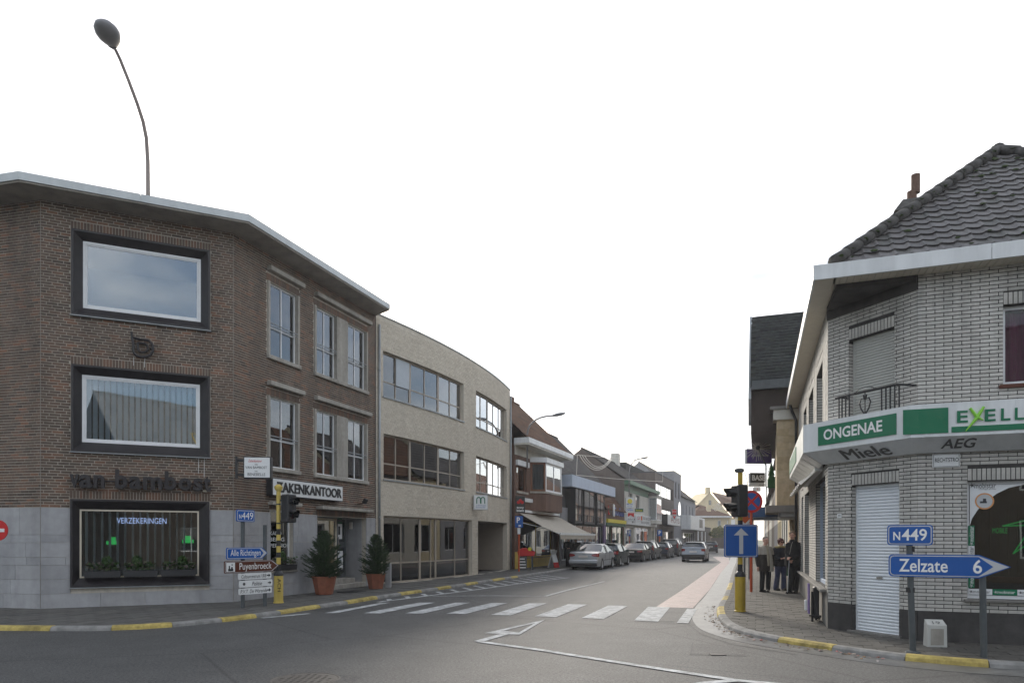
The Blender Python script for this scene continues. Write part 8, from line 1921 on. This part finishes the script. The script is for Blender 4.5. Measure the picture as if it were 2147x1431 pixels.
def face_marks(t, c, s=1.0, yaw=0.0, shades=False):
    M = T(*c) @ RZ(yaw)
    for sx in (-1, 1):
        e = MB(M); e.ball((sx * .031, -.079 * s, .010), (.011, .007, .006), 8, 6); e.build('eye', 'spectacle_dark', t, smooth=True)
        e = MB(M); e.tube([(sx * .014, -.088 * s, .032), (sx * .032, -.088 * s, .038), (sx * .052, -.074 * s, .030)], .0045, 5); e.build('eyebrow', 'hair_brown', t)
    e = MB(M); e.tube([(-.020, -.090 * s, -.055), (0, -.095 * s, -.057), (.020, -.090 * s, -.055)], .004, 5); e.build('mouth', 'poster_red', t)
    if shades:
        e = MB(M)
        for sx in (-1, 1): e.ball((sx * .033, -.090 * s, .010), (.029, .008, .020), 10, 6); e.tube([(sx * .058, -.082 * s, .014), (sx * .080, -.01, .010)], .004, 5)
        e.tube([(-.01, -.096 * s, .014), (.01, -.096 * s, .014)], .004, 5); e.build('sunglasses', 'spectacle_dark', t, smooth=True)
def hair(t, c, m, s=1.0, yaw=0.0, full=1.0, seed=1):
    rg = random.Random(seed); M = T(*c) @ RZ(yaw); b = MB(M)
    b.ball((0, .028, .048), (.083 * s * full, .094 * s * full, .084 * s), 16, 10)
    for i in range(70):
        a = rg.uniform(0, 2 * math.pi); e = rg.uniform(.1, 1.4); v = Vector((math.cos(a) * math.cos(e) * .078 * full, .03 + math.sin(a) * math.cos(e) * .088 * full, .050 + math.sin(e) * .080)); 
        if v.y < -.055 and v.z < .075: continue
        b.ball(v * s, rg.uniform(.010, .020), 6, 4)
    if full > 1.02:
        for sx in (-1, 1): limb(b, [(sx * .078, .005, .05), (sx * .086, .01, .0), (sx * .080, .02, -.035)], [.022, .024, .018])
        b.ball((0, .07, .0), (.075, .045, .07), 10, 8)
    return remeshed(b, 'hair', m, t, .008, 2)
def legs(b, hip, la, ra, kl, kr, r=(.088, .062, .052)):
    for sx, an, kn in ((-1, la, kl), (1, ra, kr)): limb(b, [(hip[0] + sx * .085, hip[1], hip[2]), kn, an], r)
def shoe(t, a, yaw):
    b = MB(T(a[0], a[1], 0) @ RZ(yaw)); b.ball((0, .02, .05), (.045, .07, .05), 10, 8); b.ball((0, -.09, .04), (.046, .105, .042), 12, 8); b.box(-.042, .042, -.17, .08, 0.0, .03); return remeshed(b, 'shoe', 'shoe', t, .009, 3)
def place(label, x, y, rz=0.0):
    t = thing('person', label, 'person', (x, y, PZ), 0); return t, T(x, y, PZ) @ RZ(rz)
class L(MB): pass
def person(label, x, y, rz, sc, build):
    """the figure is modelled at its own origin facing -y and then set on the pavement"""
    t = thing('person', label, 'person', (0, 0, 0), 0); build(t); M = T(x, y, PZ) @ RZ(rz) @ Matrix.Scale(sc, 4); t.matrix_world = M; WM[t] = M; return t
def man_in_coat(t):
    hc = (.015, -.02, 1.60); b = MB(); head(b, hc, 1.06, R(-8), 1.08); limb(b, [(0, .02, 1.36), (.01, .0, 1.50)], [.062, .058]); loft(b, [(.92, 0, 0, .15, .10), (1.2, 0, 0, .16, .11), (1.40, 0, .01, .15, .09)])
    legs(b, (0, 0, .92), (-.10, .02, .09), (.10, -.01, .09), (-.10, -.01, .50), (.10, -.03, .50), (.08, .055, .042))
    hand(b, (.245, -.03, .80), (.05, -.1, -1), .6, -1); hand(b, (-.25, -.02, .80), (-.05, -.1, -1), .6, 1); limb(b, [(.19, .0, 1.36), (.25, .02, 1.08), (.245, -.03, .80)], [.05, .04, .03]); limb(b, [(-.19, .0, 1.36), (-.25, .02, 1.08), (-.25, -.02, .80)], [.05, .04, .03])
    remeshed(b, 'body', 'skin_pale', t, .010, 2); face_marks(t, hc, 1.06, R(-8)); hair(t, hc, 'hair_grey', 1.04, R(-8), 1.0, 2)
    b = MB(); legs(b, (0, 0, .90), (-.10, .02, .10), (.10, -.01, .10), (-.10, -.01, .50), (.10, -.03, .50), (.112, .082, .072)); remeshed(b, 'trousers', 'cloth_black', t)
    b = MB(); loft(b, [(.66, 0, .01, .245, .165), (.70, 0, .01, .25, .17), (.90, 0, 0, .235, .16), (1.12, 0, 0, .225, .15), (1.18, 0, 0, .225, .148)]); limb(b, [(.235, .01, 1.22), (.275, .02, 1.06), (.262, -.03, .84)], [.075, .066, .052]); limb(b, [(-.235, .01, 1.22), (-.275, .02, 1.06), (-.265, -.02, .84)], [.075, .066, .052]); remeshed(b, 'coat', 'cloth_dark', t, .012, 3)
    b = MB(); loft(b, [(1.17, 0, 0, .222, .150), (1.30, 0, .005, .222, .142), (1.40, 0, .01, .195, .115), (1.455, 0, .01, .11, .085)]); limb(b, [(.20, .01, 1.36), (.245, .01, 1.20)], [.078, .078]); limb(b, [(-.20, .01, 1.36), (-.245, .01, 1.20)], [.078, .078]); remeshed(b, 'coat_yoke', 'cloth_grey', t, .012, 3)
    b = MB(); loft(b, [(.64, .135, -.115, .09, .055), (.9, .13, -.12, .075, .05), (1.2, .10, -.125, .06, .04), (1.40, .06, -.10, .045, .03)], 10); remeshed(b, 'coat_lining', 'cloth_grey', t)
    b = MB(); loft(b, [(.82, .02, -.135, .05, .035), (1.1, .015, -.14, .055, .035), (1.38, .0, -.11, .05, .03)], 10); limb(b, [(-.05, -.08, 1.44), (.0, -.1, 1.41), (.06, -.08, 1.44)], [.03, .03, .03]); remeshed(b, 'scarf', 'cloth_beige', t)
    shoe(t, (-.10, .02), R(15)); shoe(t, (.10, -.01), R(-40))
def woman(t):
    hc = (0, -.02, 1.50); b = MB(); head(b, hc, .98, R(6)); limb(b, [(0, .02, 1.28), (0, .0, 1.41)], [.05, .046]); loft(b, [(.88, 0, 0, .15, .10), (1.1, 0, 0, .14, .10), (1.32, 0, .01, .13, .08)]); legs(b, (0, 0, .86), (-.13, .02, .09), (.09, .0, .09), (-.11, -.01, .47), (.09, -.02, .47), (.08, .052, .038))
    hand(b, (.06, -.24, 1.02), (-.9, -.3, .15), .9, 1, .9); hand(b, (-.10, -.22, 1.00), (.95, -.25, .15), .9, -1, .9); limb(b, [(.17, .0, 1.28), (.22, -.02, 1.04), (.07, -.22, 1.01)], [.045, .036, .026]); limb(b, [(-.17, .0, 1.28), (-.23, -.02, 1.04), (-.10, -.21, .99)], [.045, .036, .026])
    remeshed(b, 'body', 'skin', t, .010, 2); face_marks(t, hc, .98, R(6), True); hair(t, hc, 'hair_auburn', 1.02, R(6), 1.08, 5)
    b = MB(); legs(b, (0, 0, .86), (-.15, .02, .08), (.10, .0, .08), (-.11, -.01, .47), (.09, -.02, .47), (.115, .078, .085)); remeshed(b, 'jeans', 'denim', t)
    b = MB(); loft(b, [(.76, 0, .0, .215, .155), (.82, 0, 0, .225, .165), (1.0, 0, 0, .205, .15), (1.2, 0, 0, .205, .145), (1.32, 0, .01, .175, .11), (1.37, 0, .01, .10, .08)]); limb(b, [(.185, .01, 1.29), (.245, -.01, 1.04), (.10, -.19, 1.01)], [.072, .066, .052]); limb(b, [(-.185, .01, 1.29), (-.25, -.01, 1.04), (-.13, -.18, .99)], [.072, .066, .052]); remeshed(b, 'jacket', 'cloth_navy', t, .012, 3)
    b = MB(); limb(b, [(-.16, -.03, 1.345), (-.06, -.08, 1.37), (.06, -.08, 1.37), (.16, -.03, 1.345)], [.035, .036, .036, .035]); limb(b, [(-.15, .05, 1.35), (.15, .05, 1.35)], [.04, .04]); remeshed(b, 'collar', 'cloth_olive', t)
    shoe(t, (-.15, .02), R(12)); shoe(t, (.10, 0), R(-8))
def man_with_bag(t):
    hc = (-.055, -.03, 1.68); y_ = R(-32); b = MB(); head(b, hc, 1.05, y_); limb(b, [(-.0, .02, 1.44), (-.04, .0, 1.58)], [.064, .058]); loft(b, [(.98, 0, 0, .15, .12), (1.2, 0, 0, .16, .13), (1.48, 0, .01, .15, .10)]); legs(b, (0, 0, .95), (-.13, -.05, .09), (.08, .03, .09), (-.09, -.05, .52), (.09, .0, .52), (.085, .058, .044))
    hand(b, (-.20, -.20, 1.06), (-.75, -.55, -.25), .8, 1); hand(b, (-.14, -.10, 1.0), (-.3, -.8, -.5), .8, -1); limb(b, [(-.19, .0, 1.44), (-.14, .02, 1.16), (-.20, -.20, 1.06)], [.05, .042, .03]); limb(b, [(.19, .03, 1.44), (.17, -.05, 1.14), (-.12, -.10, 1.01)], [.05, .042, .03])
    remeshed(b, 'body', 'skin', t, .010, 2); face_marks(t, hc, 1.05, y_); hair(t, hc, 'hair_brown', 1.05, y_, 1.02, 8)
    b = MB(); legs(b, (0, 0, .95), (-.13, -.05, .10), (.08, .03, .10), (-.09, -.05, .52), (.09, .0, .52), (.122, .090, .078)); remeshed(b, 'trousers', 'cloth_black', t)
    b = MB(); loft(b, [(.80, .0, .01, .245, .19), (.86, 0, .01, .25, .195), (1.08, 0, 0, .24, .18), (1.3, .01, 0, .24, .17), (1.44, .01, .01, .205, .13), (1.52, -.01, .01, .115, .095), (1.57, -.025, .005, .085, .085)]); limb(b, [(-.180, .0, 1.425), (-.205, -.02, 1.18), (-.205, -.18, 1.07)], [.066, .066, .054]); limb(b, [(.185, .03, 1.425), (.225, -.06, 1.16), (-.06, -.17, 1.04)], [.068, .070, .056]); remeshed(b, 'jacket', 'cloth_black', t, .012, 3)
    b = MB(); b.tube([(-.09, -.11, 1.50), (-.15, -.15, 1.38), (-.20, -.16, 1.15), (-.215, -.16, .95)], .006, 6); b.build('zip', 'cloth_grey', t); shoe(t, (-.13, -.05), R(-62)); shoe(t, (.08, .03), R(-48))
    return t
xm, ym = G(1604, 1240, PZ); person('man in a dark coat with grey shoulders and beige scarf, leftmost of three', xm, ym, R(14), .955, man_in_coat)
xw, yw = G(1637, 1236.5, PZ); person('woman in sunglasses, dark jacket and jeans standing between the two men', xw, yw, R(6), .985, woman)
x2, y2 = G(1664, 1243, PZ); x2 -= .0; person('tall man in a black jacket standing by the shop wall with a shoulder bag', x2, y2, R(4), 1.0, man_with_bag)
t = thing('shoulder_bag', 'black shoulder bag hanging behind the tall man', 'bag', (x2 + .32, y2 + .05, 1.0)); b = MB(T(x2 + .33, y2 + .10, 1.02 + PZ) @ RY(R(-16))); b.ball((0, 0, 0), (.13, .16, .17), 14, 10); b.bbox(-.11, .11, -.14, .14, -.14, .12, c=.05); remeshed(b, 'pouch', 'bag_dark', t, .012, 4)
b = MB(); b.tube([(x2 - .02, y2 - .19, 1.40 + PZ), (x2 + .05, y2 + .0, 1.55 + PZ), (x2 + .22, y2 + .14, 1.32 + PZ), (x2 + .30, y2 + .10, 1.12 + PZ)], .012, 6); b.build('strap', 'bag_dark', t)
t = thing('crutch', 'thin grey walking stick held by the tall man', 'walking stick', (x2 - .28, y2 - .22, PZ)); b = MB(); b.tube([(x2 - .27, y2 - .22, PZ), (x2 - .24, y2 - .21, PZ + .55), (x2 - .21, y2 - .20, PZ + .98)], .010, 8); b.build('shaft', 'crutch', t); b = MB(); b.tube([(x2 - .30, y2 - .22, PZ + 1.0), (x2 - .14, y2 - .18, PZ + .985)], .014, 8); b.build('grip', 'plastic_black', t); b = MB(); b.cyl((x2 - .27, y2 - .22, PZ), (x2 - .268, y2 - .22, PZ + .05), .016, 8); b.build('tip', 'rubber', t)
def dark_passer(t):
    hc = (0, -.02, 1.60); y_ = R(70); b = MB(); head(b, hc, 1.0, y_); limb(b, [(0, .02, 1.38), (0, 0, 1.5)], [.056, .05]); loft(b, [(.9, 0, 0, .14, .10), (1.2, 0, 0, .15, .11), (1.4, 0, .01, .14, .09)]); legs(b, (0, 0, .92), (-.09, .0, .09), (.09, .06, .09), (-.09, -.03, .5), (.09, .02, .5), (.08, .055, .042)); hand(b, (.24, -.08, .84), (0, -.3, -1), .6, -1); hand(b, (-.16, -.24, 1.05), (.6, -.6, .2), .8, 1); limb(b, [(.19, 0, 1.38), (.24, .02, 1.1), (.24, -.08, .84)], [.048, .04, .028]); limb(b, [(-.19, 0, 1.38), (-.23, -.04, 1.1), (-.16, -.24, 1.05)], [.048, .04, .028])
    remeshed(b, 'body', 'skin', t, .011, 2); face_marks(t, hc, 1.0, y_); hair(t, hc, 'hair_grey', 1.02, y_, 1.04, 3)
    b = MB(); legs(b, (0, 0, .9), (-.09, 0, .1), (.09, .06, .1), (-.09, -.03, .5), (.09, .02, .5), (.112, .084, .074)); remeshed(b, 'trousers', 'cloth_black', t)
    b = MB(); loft(b, [(.56, 0, 0, .235, .17), (.9, 0, 0, .225, .16), (1.15, 0, 0, .215, .145), (1.36, 0, .01, .19, .115), (1.45, 0, .01, .09, .075)]); limb(b, [(.20, .01, 1.36), (.262, .02, 1.1), (.255, -.06, .88)], [.075, .066, .052]); limb(b, [(-.20, .01, 1.36), (-.25, -.03, 1.1), (-.18, -.20, 1.05)], [.075, .066, .052]); remeshed(b, 'coat', 'cloth_black', t, .012, 3); shoe(t, (-.09, 0), y_); shoe(t, (.09, .06), y_)
person('person in a long black coat on the pavement behind the silver saloon', at(1191.5, 39.6), 39.6, R(20), 1.0, dark_passer)
person('second dark dressed person half hidden behind the silver saloon', at(1207.5, 41.2), 41.2, R(-160), .97, dark_passer)

# ================================================================= HAZE in the street air
hz = bpy.data.materials.new('haze_air'); hz.use_nodes = True; MATS['haze_air'] = hz; N = hz.node_tree.nodes
for n in list(N): N.remove(n)
ho = N.new('ShaderNodeOutputMaterial'); pv = N.new('ShaderNodeVolumePrincipled'); pv.inputs['Color'].default_value = (.95, .96, 1.0, 1); pv.inputs['Density'].default_value = .0007; pv.inputs['Anisotropy'].default_value = .35
hz.node_tree.links.new(pv.outputs[0], ho.inputs['Volume'])
b = MB(); b.box(-75, 95, -65, 235, -1.6, 17.0); o = b.build('haze', 'haze_air'); o['kind'] = 'stuff'
